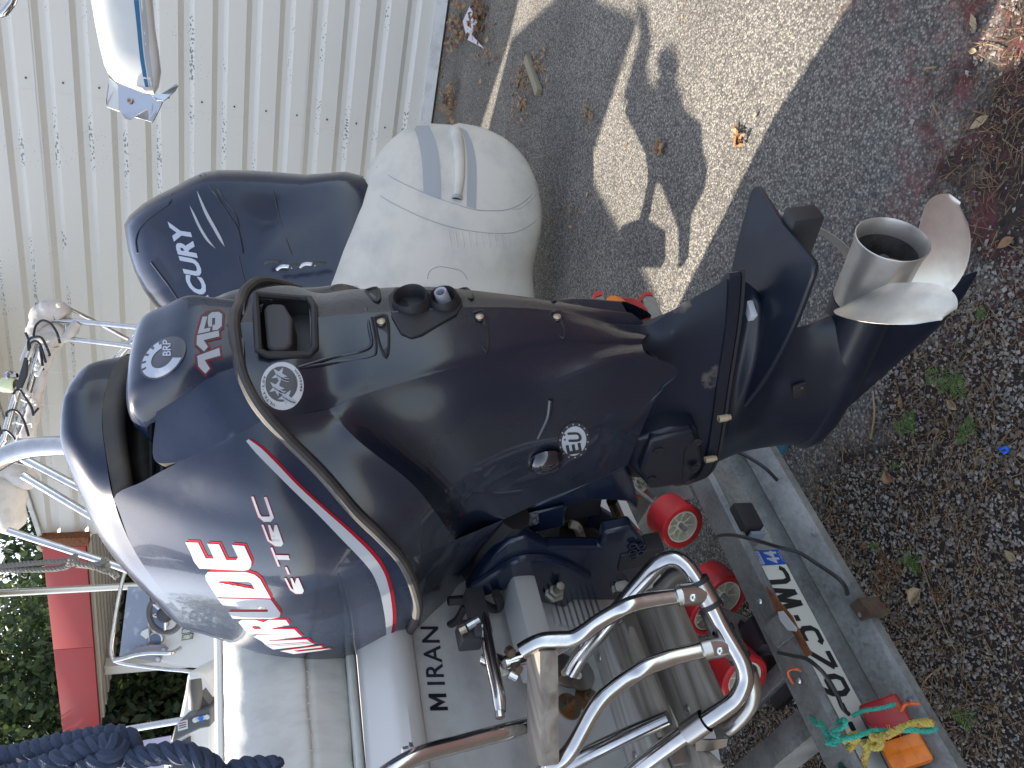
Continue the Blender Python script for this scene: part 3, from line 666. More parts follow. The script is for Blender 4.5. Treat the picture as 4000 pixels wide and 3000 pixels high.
# raised panel around the latch
mb = MB()
lp = [(1430, 1205), (1444, 1290), (1452, 1335), (1442, 1358), (1400, 1374), (1300, 1396), (1165, 1436)]
tube(mb, [np.array(surfC.hit(*p, .0)) for p in lp if surfC.hit(*p, 0)], .0028, 8, sub=5)
ob('panel_edge', mb, M['cover'], mot); mb = MB()
tube(mb, [np.array(surfC.hit(*p, .0)) for p in ((1168, 1438), (1330, 1412), (1445, 1392), (1470, 1360), (1452, 1240)) if surfC.hit(*p, 0)], .002, 8, sub=5); ob('panel_edge', mb, M['cover'], mot)
# tell-tale panel: two round outlets
def on(x, y, off=.0):
    h = surfC.hit(x, y, off)
    if h is None: h = surfC.t.find_nearest(Vector(onpl(x, y, ML(0, -.08, 0), MY)))[0]
    return np.array(h)
KR = cr(1000, 1000, 1.659)
poly = [KR(860, 270), KR(905, 215), KR(1300, 245), KR(1340, 320), KR(1300, 390), KR(1080, 520), KR(1010, 540), KR(940, 510), KR(880, 400)]
base = [on(*p, -.001) for p in poly]; mb = MB(); prism(mb, base, MX*.006); o = ob('water_outlet_plate', mb, M['blackplastic'], mot, sharp=30)
bv = o.modifiers.new('b', 'BEVEL'); bv.width = .002; bv.segments = 2
for (x, y, r1, r2, m_) in ((1010, 295, .0265, .022, 'b'), (1222, 290, .0215, .017, 'b')):
    P_ = on(*KR(x, y+12), 0); mb = MB(); lathe(mb, [(-.002, r1+.004), (.012, r1), (.016, r1-.002), (.013, r2), (-.016, r2*.85), (-.018, 0)], P_, MX*.96+EZ*.1, 28); ob('outlet_collar', mb, M['blackplastic'], o)
P_ = on(*KR(1222, 296), 0); mb = MB(); lathe(mb, [(-.01, .0105), (.020, .0098), (.022, .009), (.020, .0066), (-.01, .0062)], P_, MX*.9+EZ*.25, 20); ob('nipple', mb, mat('grey nipple', (.36, .37, .42), .5), o)
# recessed cover screws in teardrop slots
slots = [((745, 175), (790, 300), -1), ((810, 415), (845, 660), 1), ((1340, 180), (1400, 285), -1), ((1445, 385), (1495, 630), 1)]
KS = cr(2000, 1000, 1.659)
def slot(p0, p1, hasbolt):
    a, b = on(*p0, 0), on(*p1, 0); ln = np.linalg.norm(b-a); d = nrm(b-a); nx = MX; sd = nrm(np.cross(d, nx))
    h = .0085; vs = [a-d*.004+sd*h, a-d*.004-sd*h, a+d*ln*.6-sd*h*.8, b, a+d*ln*.6+sd*h*.8]
    mb = MB(); rimp = [v+nx*.0015 for v in vs]; tube(mb, rimp+[rimp[0]], .0022, 6, sub=3)
    fl = [v-nx*.0*.5+nx*.0012 for v in vs]; mb.add(fl, [tuple(range(5))]); s_ = ob('screw_slot', mb, M['blackink'], mot, sharp=40)
    if hasbolt:
        mb = MB(); lathe(mb, [(0, .0062), (.004, .006), (.005, .003), (.005, 0)], a+d*.007+nx*.002, nx, 12); ob('cover_screw', mb, M['bolt'], s_)
for a, b, k in slots: slot(KR(*a), KR(*b), k > 0)
for a, b, k in (((225, 235), (270, 300), 0), ((285, 385), (330, 540), 1), ((895, 528), (940, 670), 1)): slot(KS(*a), KS(*b), k)
# flush rubber bumps and fairing lines on the flank
mb = MB(); P_ = on(2130, 1800, .0); 
mb2 = MB(); nrmY = MY
lathe(mb2, [(0, .030), (.006, .0285), (.013, .022), (.0165, .012), (.0175, 0)], P_+MY*.001, MY*.95-MX*.1, 32); ob('fill_cap', mb2, mat('gloss black cap', (.008, .009, .014), .06, coat=1), mot)
def flank_line(pts, r, m_='cover'):
    mb = MB(); tube(mb, [on(*p, .0) for p in pts], r, 8, sub=5); ob('flank_rib', mb, M[m_], mot)
flank_line([KS(250, 930), KS(235, 1040), KS(190, 1140), KS(170, 1180)], .004)
# --- midsection housing
def sect(z, pts): return [np.array([x, y, z]) for x, y in pts]
hs = MB()
rowsH = [sect(.44, [(-.10, 0), (-.12, .040), (-.22, .062), (-.36, .062), (-.46, .045), (-.50, 0)]),
         sect(.385, [(-.110, 0), (-.135, .034), (-.22, .054), (-.36, .062), (-.46, .045), (-.52, 0)]),
         sect(.34, [(-.080, 0), (-.125, .028), (-.22, .050), (-.36, .070), (-.47, .050), (-.535, 0)]),
         sect(.300, [(-.055, 0), (-.115, .027), (-.22, .050), (-.37, .079), (-.48, .058), (-.55, 0)]),
         sect(.266, [(-.034, 0), (-.105, .028), (-.22, .052), (-.37, .083), (-.485, .062), (-.56, 0)])]
patch(hs, rowsH, 6, 6, mirror=True, to=tl); mid = ob('midsection', hs, M['salt'], mot, sharp=35, merge=.0006)
# splitter flange at the joint
def flange(z, th, ex, m_, nm):
    pr = [(-.024, 0), (-.036, .010), (-.105, .034), (-.22, .059), (-.37, .091), (-.45, .082), (-.52, .048), (-.568, .018), (-.572, 0)]
    pr = crs([np.array([a+ex, b*(1+ex*2), 0]) for a, b in pr], 5); loop = pr+[np.array([p[0], -p[1], 0]) for p in pr[::-1][1:-1]]
    mb = MB(); prism(mb, [ML(p[0], p[1], z) for p in loop], MZ*th); return ob(nm, mb, M[m_], mot, sharp=30)
flange(.250, .018, .0, 'leg', 'joint_flange'); flange(.243, .005, .004, 'blackplastic', 'joint_gasket')
# --- gearcase: upper housing, antiventilation plate, leg, torpedo, skeg
gc = MB()
rowsG = [sect(.250, [(-.034, 0), (-.110, .026), (-.22, .047), (-.37, .078), (-.48, .054), (-.548, 0)]),
         sect(.225, [(-.055, 0), (-.120, .020), (-.22, .040), (-.37, .062), (-.48, .042), (-.528, 0)]),
         sect(.202, [(-.08, 0), (-.10, .022), (-.20, .050), (-.36, .056), (-.48, .036), (-.513, 0)]),
         sect(.15, [(-.160, 0), (-.175, .012), (-.24, .036), (-.36, .044), (-.47, .028), (-.500, 0)]),
         sect(.10, [(-.168, 0), (-.19, .012), (-.25, .036), (-.36, .046), (-.465, .030), (-.495, 0)]),
         sect(.05, [(-.150, 0), (-.17, .020), (-.25, .044), (-.36, .050), (-.465, .034), (-.498, 0)]),
         sect(.02, [(-.140, 0), (-.155, .030), (-.25, .052), (-.36, .054), (-.46, .038), (-.500, 0)])]
patch(gc, rowsG, 6, 6, mirror=True, to=tl); gco = ob('gearcase', gc, M['leg'], mot, sharp=35, merge=.0006)
mb = MB(); lathe(mb, [(-.525, 0), (-.522, .010), (-.505, .024), (-.47, .040), (-.42, .050), (-.34, .0545), (-.25, .0545), (-.18, .053), (-.128, .0525), (-.126, .045), (-.13, 0)], MO, MX, 40); ob('torpedo', mb, M['leg'], gco)
mb = MB(); sk = MB()
rowsK = [sect(-.03, [(-.165, 0), (-.20, .014), (-.30, .024), (-.40, .018), (-.475, 0)]),
         sect(-.075, [(-.150, 0), (-.19, .008), (-.27, .012), (-.35, .010), (-.425, 0)]),
         sect(-.13, [(-.125, 0), (-.16, .006), (-.21, .008), (-.27, .007), (-.325, 0)]),
         sect(-.185, [(-.100, 0), (-.12, .004), (-.15, .005), (-.19, .004), (-.225, 0)]),
         sect(-.200, [(-.098, 0), (-.11, .001), (-.13, .001), (-.15, .001), (-.165, 0)])]
patch(sk, rowsK, 5, 5, mirror=True, to=tl); ob('skeg', sk, M['leg'], gco, sharp=40, merge=.0005)
pr = [(.060, 0), (.058, .098), (.050, .104), (-.060, .102), (-.17, .084), (-.27, .060), (-.36, .034), (-.40, 0)]
hp = pr[1:]; loop = [np.array([a, b, 0]) for a, b in [(.056, 0), (.062, .09), (.058, .1), (.045, .105)]+[(-.06, .103), (-.17, .088), (-.27, .062), (-.35, .036), (-.40, 0)]]
loop = loop[:3]+crs(loop[3:], 5); loop = loop+[np.array([p[0], -p[1], 0]) for p in loop[::-1][1:-1]]
mb = MB(); prism(mb, [ML(p[0], p[1], .194) for p in loop], MZ*.010); o = ob('antiventilation_plate', mb, M['leg'], gco, sharp=30)
bv = o.modifiers.new('b', 'BEVEL'); bv.width = .003; bv.segments = 2; bv.limit_method = 'ANGLE'
for L_ in (((345, 790), (322, 860), (290, 980), (255, 1130), (215, 1305)), ((330, 860), (300, 1000), (262, 1150))):
    mb = MB(); tube(mb, [np.array(onpl(*K2(*p_), ML(0, 0, .2055), MZ)) for p_ in L_], .0042, 8); ob('plate_rib', mb, M['leg'], gco)
ha = Surf(gco, *[c for c in gco.children if c.name.startswith('antiv')]).hit(2926, 1206, .003)
mb = MB(); boxb(mb, np.array(ha), (nrm(MX*.35-MY*.9), nrm(MX*.9+MY*.35), MZ), (.016, .009, .005), .001); ob('anode', mb, mat('zinc anode', (.50, .50, .50), .6, bump=.3), gco)
mb = MB(); boxb(mb, ML(.035, 0, .172), (MX, MY, MZ), (.040, .017, .024), .004); ob('trim_tab', mb, M['blackplastic'], gco)
sgc = Surf(gco)
h0 = sgc.hit(*K2(580, 1135), .002)
if h0 is not None:
    mb = MB(); boxb(mb, np.array(h0), (nrm(MX*.9+MZ*.3), nrm(MZ*.95-MX*.3), MY), (.018, .012, .003), .0015); o = ob('water_intake', mb, M['blackplastic'], gco)
    mb = MB(); lathe(mb, [(0, .003), (.0015, .0025), (.002, 0)], np.array(h0)+MX*.010+MY*.004, MY, 10); ob('intake_screw', mb, M['bolt'], o)
for (x, y) in ((2833, 1632), (2779, 1792)):
    P_ = onpl(x, y, ML(0, .1, 0), MY); mb = MB(); lathe(mb, [(-.012, .0062), (.004, .0062), (.005, .005), (.009, .005), (.010, 0)], P_, -MZ, 8); ob('flange_bolt', mb, mat('brass bolt', (.55, .45, .30), .4, metal=.6), mot)
# lower mount cover (port)
mb = MB(); mc = [q(*KS(770, 1370), .085), q(*KS(900, 1520), .095), q(*KS(1140, 1480), .098), q(*KS(1240, 1300), .098), q(*KS(1210, 1120), .098), q(*KS(1030, 1130), .098), q(*KS(800, 1190), .092)]
prism(mb, [ML(*p) for p in mc], -MY*.19); o = ob('lower_mount_cover', mb, M['leg'], mot, sharp=30); bv = o.modifiers.new('b', 'BEVEL'); bv.width = .008; bv.segments = 3
mb = MB(); mc2 = [q(*KS(*p), .104) for p in ((830, 1400), (905, 1510), (1110, 1470), (1130, 1250), (1205, 1200), (1180, 1135), (900, 1195))]
prism(mb, [ML(*p) for p in mc2], -MY*.02); o = ob('mount_cap', mb, M['leg'], mot, sharp=30); bv = o.modifiers.new('b', 'BEVEL'); bv.width = .005; bv.segments = 2
for p in ((945, 1262), (905, 1447), (1195, 1205), (1180, 1375)):
    mb = MB(); lathe(mb, [(0, .009), (.003, .009), (.003, .006), (.001, .0055), (.001, 0)], ML(*q(*KS(*p), .104)), MY, 14); ob('mount_bolt', mb, M['blackplastic'], o)
# --- propeller
mb = MB(); lathe(mb, [(-.128, .0500), (-.124, .0520), (-.06, .0525), (-.02, .0535), (-.004, .0565), (.0, .0568), (.001, .0555), (-.004, .0535), (-.03, .0500), (-.09, .0480)], MO, MX, 56)
prop = ob('propeller', mb, M['prop'], mot, sharp=40)
mb = MB(); lathe(mb, [(-.028, .0499), (-.075, .0478), (-.10, .045), (-.10, 0)], MO, MX, 40); ob('hub_bore', mb, M['propin'], prop)
mb = MB(); lathe(mb, [(-.10, .024), (-.070, .022), (-.066, .015), (-.05, .0145), (-.050, .009), (-.036, .0085), (-.035, 0)], MO, MX, 6); ob('prop_nut', mb, M['cellar'], prop)
mb = MB(); cyl(mb, ML(-.045, -.016, .004), ML(-.03, .02, -.012), .0016, 6); cyl(mb, ML(-.04, .0, .012), ML(-.025, .012, .02), .0014, 6); ob('cotter_pin', mb, M['bolt'], prop)
BQ = (0.4959784778149581, 0.445, 0.0235962580534989, -0.08386342582440404, 0.17738276510739975, 0.6824733051810792, 2.4411280053351767)
def blade_pt(ph, s, e, th_off):
    P, w_, rake, x0, R, sk_, pw = BQ; r = .050+s*(R-.050)
    ww = w_*(max(0, 1-s**pw))**.5*(1+.35*math.sin(math.pi*min(1, s*1.1))); th = ww*e+sk_*s
    x = x0+P/(2*math.pi)*th+rake*s+.010*(abs(e)**3)*(1 if e > 0 else 0)*s*.6; a = ph+th
    p = np.array([x, r*math.sin(a), r*math.cos(a)])
    # thickness along the blade normal
    tx = np.array([P/(2*math.pi), r*math.cos(a), -r*math.sin(a)]); tr = np.array([rake/(R-.05), math.sin(a), math.cos(a)])
    return p+nrm(np.cross(tx, tr))*th_off*(1-.75*s)*max(.12, 1-e*e)
for k, sg in enumerate((0, -1, 1)):
    ph = 2.8495739+sg*2*math.pi/3; mb = MB(); ns, ne = 22, 20
    for t_ in (.0042, -.0042):
        vs = [ML(*blade_pt(ph, i/ns, -1+2*j/ne, t_)) for i in range(ns+1) for j in range(ne+1)]
        fs = [(i*(ne+1)+j, i*(ne+1)+j+1, (i+1)*(ne+1)+j+1, (i+1)*(ne+1)+j) for i in range(ns) for j in range(ne)]
        mb.add(vs, fs if t_ > 0 else [f[::-1] for f in fs])
    n_ = (ns+1)*(ne+1); rimi = [i*(ne+1) for i in range(ns)]+[ns*(ne+1)+j for j in range(ne+1)]+[i*(ne+1)+ne for i in range(ns-1, -1, -1)]
    mb.f += [(rimi[i], rimi[i+1], rimi[i+1]+n_, rimi[i]+n_) for i in range(len(rimi)-1)]
    ob('blade', mb, M['prop'], prop, sharp=50, merge=.0002)
# --- swivel and clamp brackets, tilt rams
K3 = cr(1600, 1600, 1.659)
def bp(x, y, yl): return ML(*MP(*K3(x, y), yl))
mb = MB(); prism(mb, [bp(*p, .075) for p in ((1400, 370), (1130, 480), (640, 700), (570, 800), (600, 840), (1000, 740), (1020, 640), (1110, 600), (1290, 590), (1400, 600), (1480, 660), (1490, 600), (1440, 440))], -MY*.15)
o = ob('swivel_bracket', mb, M['paint_dark'], mot, sharp=30); bv = o.modifiers.new('b', 'BEVEL'); bv.width = .006; bv.segments = 2
mb = MB(); prism(mb, [bp(*p, .0765) for p in ((700, 690), (835, 640), (1000, 600), (1000, 735), (840, 770), (620, 830), (600, 790))], MY*.008); o = ob('bracket_cheek', mb, M['paint_dark'], mot, sharp=30); bv = o.modifiers.new('b', 'BEVEL'); bv.width = .004; bv.segments = 2
lab = [bp(*p, .0850) for p in ((690, 690), (832, 655), (838, 735), (740, 775), (615, 800), (600, 770))]
mb = MB(); mb.add(lab, [tuple(range(6))]); labo = ob('rating_label', mb, mat('rating label grey', (.22, .23, .25), .5, col2=(.05, .05, .06), noise_scale=160, mask=(.45, .55)), o, label='grey rating label with tiny print')
lb = labo
def flat_text(name, s, fn3, m_, parent, bold=0, shear=0, space=1.0, thick=None, label=None):
    v, f, _ = text2d(s, bold, shear, space); mb = MB(); mb.add([fn3(a, b) for a, b in v], f)
    return ob(name, mb, m_, parent, sharp=None, label=label)
def q3(A, B, C_, D): return lambda u, v: (np.asarray(A)*(1-u)+np.asarray(B)*u)*(1-v)+(np.asarray(D)*(1-u)+np.asarray(C_)*u)*v
flat_text('label_mark', 'CE', q3(bp(718, 750, .0862), bp(700, 722, .0862), bp(684, 730, .0862), bp(702, 757, .0862)), M['white'], labo)
flat_text('label_mark', 'CE', q3(bp(828, 745, .0862), bp(818, 712, .0862), bp(800, 716, .0862), bp(810, 748, .0862)), M['white'], labo)
# clamp brackets (port and starboard) bolted on the transom
for yl, nm in ((.135, 'p'), (-.165, 's')):
    mb = MB(); prism(mb, [bp(*p, yl) if yl > 0 else ML(*(MP(*K3(*p), .135)*np.array([1, 0, 1])+np.array([0, yl, 0]))) for p in ((640, 860), (560, 940), (400, 1150), (370, 1200), (430, 1240), (560, 1190), (640, 1170), (760, 1180), (820, 1250), (1010, 1290), (1060, 1240), (1380, 1240), (1570, 1010), (1530, 860), (1440, 760), (1260, 800), (1240, 900), (900, 900), (760, 830))], -MY*.028 if yl > 0 else MY*.028)
    o = ob('clamp_bracket', mb, M['paint_dark'], mot, sharp=30); bv = o.modifiers.new('b', 'BEVEL'); bv.width = .006; bv.segments = 2
    if yl > 0: clampo = o
# raised arch on the bracket + bolts
mb = MB(); tube(mb, [bp(*p, .138) for p in ((420, 1140), (560, 1050), (700, 970), (860, 960), (1000, 1000), (1150, 1080))], .010, 10); ob('bracket_rib', mb, M['paint_dark'], clampo)
for (a, b, r) in (((940, 1180), (1010, 1110), .0085), ((1370, 1150), (1400, 1110), .009)):
    A_, B_ = bp(*a, .14), bp(*a, .14)+nrm(bp(*b, .16)-bp(*a, .14))*.045
    d = nrm(B_-A_); mb = MB(); lathe(mb, [(-.01, .021), (.0, .021), (.002, .014), (.002, .0145), (.014, .0145), (.015, .0085), (.045 if r < .0087 else .018, .0085), (.046 if r < .0087 else .019, 0)], A_, d, 6 if r < .0087 else 8); ob('through_bolt', mb, mat('galled bolt', (.36, .35, .31), .5, metal=.5, col2=(.25, .22, .17), noise_scale=60), clampo)
mb = MB(); boxb(mb, bp(1480, 920, .12), (MX, MY, MZ), (.03, .02, .045), .004)
ob('anode_block', mb, M['cellar'], mot)
for p in ((1448, 880), (1500, 885), (1445, 918), (1495, 925), (1450, 955)):
    mb = MB(); lathe(mb, [(0, .0085), (.002, .0085), (.002, .006), (-.004, .006), (-.004, 0)], bp(*p, .141), MY, 12); ob('trim_hole', mb, M['paint_dark'], clampo)
mb = MB(); cyl(mb, bp(1310, 590, .05), bp(1400, 790, .05), .011, 16); o = ob('tilt_ram', mb, mat('dull ram rod', (.45, .38, .25), .25, metal=1), mot)
mb = MB(); cyl(mb, bp(1180, 690, .0), bp(1450, 850, .02), .028, 16); ob('ram_cylinder', mb, M['paint_dark'], mot)
mb = MB(); cyl(mb, bp(900, 790, -.02), bp(1200, 880, -.02), .035, 16); cyl(mb, bp(1020, 640, -.02), bp(1250, 780, -.02), .03, 16); ob('hydraulic_pump', mb, mat('dusty pump', (.04, .035, .03), .7, col2=(.10, .08, .06), noise_scale=20), mot)
mb = MB(); tube(mb, [bp(1040, 740, .06), bp(1085, 760, .065), bp(1110, 820, .065), bp(1140, 905, .06)], .009, 8); ob('wrapped_hose', mb, mat('frayed hose wrap', (.42, .36, .30), .9, col2=(.18, .10, .07), noise_scale=70, bump=.8, bump_scale=150), mot)
mb = MB(); tube(mb, [bp(250, 1240, .16), bp(420, 1235, .16), bp(540, 1290, .15), bp(585, 1270, .15), bp(560, 1190, .15)], .009, 10); ob('rigging_hose', mb, M['cable'], mot)
mb = MB(); tube(mb, [bp(360, 1270, .16), bp(300, 1370, .17), bp(180, 1440, .17), bp(170, 1500, .165), bp(290, 1450, .16), bp(330, 1430, .16)], .0075, 10); ob('control_hose', mb, M['cable'], mot)
mb = MB(); tube(mb, [ML(*q(2010, 2010, .10)), ML(*q(1900, 2150, .08)), ML(*q(1850, 2300, .05))], .03, 10); ob('hose_bundle', mb, M['blackplastic'], mot)

# ---------------------------------------------------------------- decals
surfT = Surf(topo, lido); surfB = Surf(bul_o, topo)
KTm = lambda L: [KT(*p) for p in L]
letters = {
 'letter_e': [[(60, 512), (178, 515), (250, 660), (140, 690), (110, 612)], [(250, 660), (325, 662), (440, 675), (530, 675), (600, 775), (190, 755), (140, 690)], [(262, 525), (372, 530), (440, 675), (325, 662)], [(490, 535), (605, 545), (672, 690), (668, 735), (645, 765), (600, 775), (530, 675), (546, 650)]],
 'letter_d': [[(245, 815), (270, 785), (620, 785), (640, 878), (390, 870), (370, 878), (405, 938), (250, 860)], [(620, 785), (700, 810), (750, 850), (850, 1030), (600, 1024), (700, 945), (670, 890), (640, 878)], [(250, 860), (405, 938), (700, 945), (600, 1024), (350, 1018)]],
 'letter_u': [[(358, 1030), (848, 1040), (800, 1110), (410, 1100)], [(848, 1040), (938, 1165), (930, 1205), (850, 1220), (820, 1155), (825, 1140), (800, 1110)], [(455, 1155), (820, 1155), (850, 1220), (498, 1217)]],
 'letter_r': [[(550, 1250), (580, 1228), (700, 1228), (765, 1245), (740, 1283), (690, 1283), (675, 1295), (700, 1315), (590, 1300)], [(765, 1245), (780, 1252), (830, 1228), (990, 1230), (1022, 1278), (850, 1280), (800, 1318), (765, 1315), (740, 1283)], [(590, 1300), (700, 1315), (765, 1315), (1065, 1315), (1105, 1355), (640, 1362)], [(850, 1280), (870, 1310), (800, 1318)]],
 'letter_n': [[(690, 1385), (720, 1368), (1100, 1352), (1140, 1385), (815, 1400), (770, 1430)], [(815, 1400), (835, 1425), (1180, 1410), (1212, 1431), (800, 1460), (770, 1430)]],
 'letter_i': [[(805, 1465), (1218, 1436), (1228, 1443), (818, 1474)]],
 'letter_v': [[(824, 1477), (1234, 1447), (1252, 1453), (1180, 1470), (872, 1503)]],
 'letter_e2': [[(930, 1518), (1310, 1470), (1330, 1484), (1180, 1500), (1060, 1513), (985, 1528)], [(985, 1528), (1060, 1513), (1100, 1524), (1390, 1494), (1412, 1502), (1060, 1546)]]}
for nm, pol in letters.items():
    name = nm.rstrip('2')
    sh_ = [[(x+20-abs(y-1000)*0.006, y-19+min(12, max(0, (y-600)*.012))) for x, y in p] for p in pol]
    stick(name+'_shadow', surfT, tri2d([KTm(p) for p in sh_], 14), M['red'], topo, .0006)
    stick(name, surfT, tri2d([KTm(p) for p in pol], 14), M['white'], topo, .0012)
et = [[[(668, 90), (690, 90), (745, 245), (765, 275), (785, 322), (735, 280)], [(765, 275), (835, 275), (875, 290), (850, 322), (785, 322)], [(785, 95), (812, 95), (878, 285), (875, 292), (835, 275), (842, 262)]],
      [[(762, 350), (782, 350), (835, 490), (862, 505), (890, 548), (820, 500)], [(822, 352), (842, 352), (905, 500), (862, 505)], [(883, 352), (905, 352), (965, 525), (945, 550), (890, 548), (862, 505), (905, 500), (930, 505)]],
      [[(845, 560), (865, 560), (935, 735), (915, 735)], [(896, 630), (1012, 632), (1025, 675), (913, 672)]], [[(978, 740), (998, 740), (1028, 808), (1008, 810)]],
      [[(973, 843), (992, 843), (1040, 940), (1062, 950), (1080, 988), (1030, 955)], [(1030, 843), (1047, 843), (1095, 948), (1062, 950)], [(1083, 843), (1105, 843), (1155, 960), (1140, 988), (1080, 988), (1062, 950), (1095, 948), (1128, 950)]]]
for nm, pol in zip(('letter_c', 'letter_e', 'letter_t', 'hyphen', 'letter_e'), et):
    allp = [p for s_ in pol for p in s_]; cx = sum(p[0] for p in allp)/len(allp); cy = sum(p[1] for p in allp)/len(allp)
    stick(nm+'_shadow', surfT, tri2d([KTm([(x+5, y-4) for x, y in s_]) for s_ in pol], 14), M['red'], topo, .0005)
    stick(nm+'_shadow', surfT, tri2d([KTm([(x-5, y+4) for x, y in s_]) for s_ in pol], 14), M['red'], topo, .0008)
    stick(nm, surfT, tri2d([KTm(s_) for s_ in pol], 14), M['white'], topo, .0012)
# stripe
wl_ = [(962, 1722), (1000, 1768), (1060, 1830), (1135, 1905), (1235, 2002), (1330, 2100), (1400, 2172), (1450, 2232), (1480, 2300), (1498, 2380), (1506, 2440), (1508, 2500)]
wr_ = [(972, 1715), (1022, 1752), (1085, 1815), (1167, 1900), (1277, 2000), (1372, 2085), (1452, 2165), (1497, 2230), (1520, 2300), (1532, 2380), (1532, 2440), (1520, 2503)]
rr_ = [(986, 1716), (1036, 1750), (1098, 1812), (1181, 1898), (1290, 1997), (1384, 2078), (1464, 2155), (1509, 2222), (1533, 2295), (1546, 2380), (1545, 2440), (1531, 2503)]
def strip(A, B, n=6):
    a, b = crs([(*p, 0) for p in A], n), crs([(*p, 0) for p in B], n); return [[a[i][:2], a[i+1][:2], b[i+1][:2], b[i][:2]] for i in range(len(a)-1)]
stick('stripe', surfT, tri2d(strip(wl_, wr_), 30), M['white'], topo, .0012); stick('stripe_edge', surfT, tri2d(strip(wr_, rr_), 30), M['red'], topo, .0010)
# 115
KCm = lambda L: [KC(*p) for p in L]
def grow(poly, k):
    cx = sum(p[0] for p in poly)/len(poly); cy = sum(p[1] for p in poly)/len(poly); n = len(poly); out = []
    A_ = sum(poly[i][0]*poly[(i+1) % n][1]-poly[(i+1) % n][0]*poly[i][1] for i in range(n)); sg = 1 if A_ > 0 else -1
    for i in range(n):
        a, b, c = np.array(poly[i-1], float), np.array(poly[i], float), np.array(poly[(i+1) % n], float)
        n1 = np.array([(b-a)[1], -(b-a)[0]])*sg; n2 = np.array([(c-b)[1], -(c-b)[0]])*sg; n1 = n1/np.linalg.norm(n1); n2 = n2/np.linalg.norm(n2); m_ = n1+n2; l = max(.35, np.dot(m_, m_)/2); out.append(tuple(b+m_/ (np.linalg.norm(m_)+1e-9)*k/math.sqrt(l)))
    return out
ones = [[(640, 575), (845, 500), (855, 570), (710, 610), (758, 685), (715, 730), (650, 665)], [(638, 385), (840, 340), (845, 395), (700, 430), (740, 490), (705, 535), (635, 470)]]
five = [[(690, 213), (735, 211), (705, 325), (645, 372)], [(645, 372), (705, 325), (762, 312), (758, 348)], [(745, 305), (738, 262), (742, 200), (780, 225), (778, 285), (775, 305)], [(742, 200), (775, 172), (840, 167), (808, 225), (780, 225)], [(840, 167), (872, 190), (868, 300), (805, 285), (808, 225)], [(868, 300), (830, 335), (783, 340), (783, 290), (805, 285)]]
for nm, p in (('digit_one', ones[0]), ('digit_one', ones[1]), ('digit_five', five)):
    s_ = Surf(topo, bul_o)
    hull = p if nm == 'digit_one' else [(690, 213), (735, 180), (840, 160), (875, 190), (870, 310), (830, 345), (760, 350), (645, 378)]
    stick(nm+'_outline', s_, tri2d([KCm(grow(hull, 30))], 14), M['red'], topo, .0004)
    stick(nm+'_outline', s_, tri2d([KCm(grow(hull, 20))], 14), M['darkdecal'], topo, .0008)
    stick(nm, s_, tri2d([KCm(p)] if nm == 'digit_one' else [KCm(k_) for k_ in p], 14), M['white'], topo, .0013)
# round gear badge
cB = np.array([330., 592.]); e1 = np.array([-185., 162.])*1.0; e2 = np.array([-99., -112.])
def dc(r, a): p = cB+e1*r*math.cos(a)+e2*r*math.sin(a); return KC(*p)
disc = [dc(1, 2*math.pi*k/48) for k in range(48)]
bd = stick('badge', surfB, tri2d([disc], 12), mat('badge charcoal', (.045, .045, .055), .35, coat=.6), bul_o, .0016)
if bd is None: bd = bul_o
def arc(a0, a1, r0, r1, n=10): return [dc(r1, a0+(a1-a0)*i/n) for i in range(n+1)]+[dc(r0, a1-(a1-a0)*i/n) for i in range(n+1)]
# ring open towards the lettering, notched on the outside
gear = []; A0, A1 = R_(-124), R_(115); N_ = 10
for i in range(N_):
    a = A0+(A1-A0)*i/N_; b = A0+(A1-A0)*(i+1)/N_; mm_ = a+(b-a)*.68
    notch = i >= 5
    gear.append(arc(a, mm_, .50, .92)); gear.append(arc(mm_, b, .50, .74 if notch else .92))
stick('gear_ring', surfB, tri2d(gear, 12), M['greydecal'], bul_o, .0022)
stick('badge_text', surfB, text_polys('BRP', quadmap(KC(408, 577), KC(402, 432), KC(332, 430), KC(332, 577)), .02), M['greydecal'], bul_o, .0024)
# ultra low emission sticker
cU = np.array([1427., 850.])
def du(r, a, rx=198, ry=222): return KC(cU[0]+rx*r*math.cos(a), cU[1]+ry*r*math.sin(a))
stick('emission_sticker', surfC, tri2d([[du(1, 2*math.pi*k/48) for k in range(48)]], 12), M['greydecal'] if 0 else mat('sticker silver', (.50, .51, .52), .4), cov, .0010)
def du2(r, a): return KC(1420+148*r*math.cos(a), 832+162*r*math.sin(a))
stick('sticker_field', surfC, tri2d([[du2(1, 2*math.pi*k/40) for k in range(40)]], 12), mat('sticker field', (.06, .06, .066), .4), cov, .0014)
for cx, cy, sz, rot in ((1400, 750, 78, .2), (1375, 868, 78, .1), (1460, 950, 78, .35)):
    st_ = [(cx+(sz if k % 2 == 0 else sz*.40)*math.cos(rot+math.pi*k/5), cy+(sz if k % 2 == 0 else sz*.40)*math.sin(rot+math.pi*k/5)) for k in range(10)]
    stick('sticker_star', surfC, tri2d([KCm(st_)], 12), M['white'], cov, .0018)
    for k in range(3):
        sw = [(cx-30+120*t+0, cy-20+k*13+55*math.sin(t*1.5)) for t in np.linspace(0, 1, 7)]; sw2 = [(x+0, y+7) for x, y in sw]
        stick('sticker_swoosh', surfC, tri2d([KCm([sw[i], sw[i+1], sw2[i+1], sw2[i]]) for i in range(6)], 12), M['white' if k != 1 else 'darkdecal'], cov, .0022)
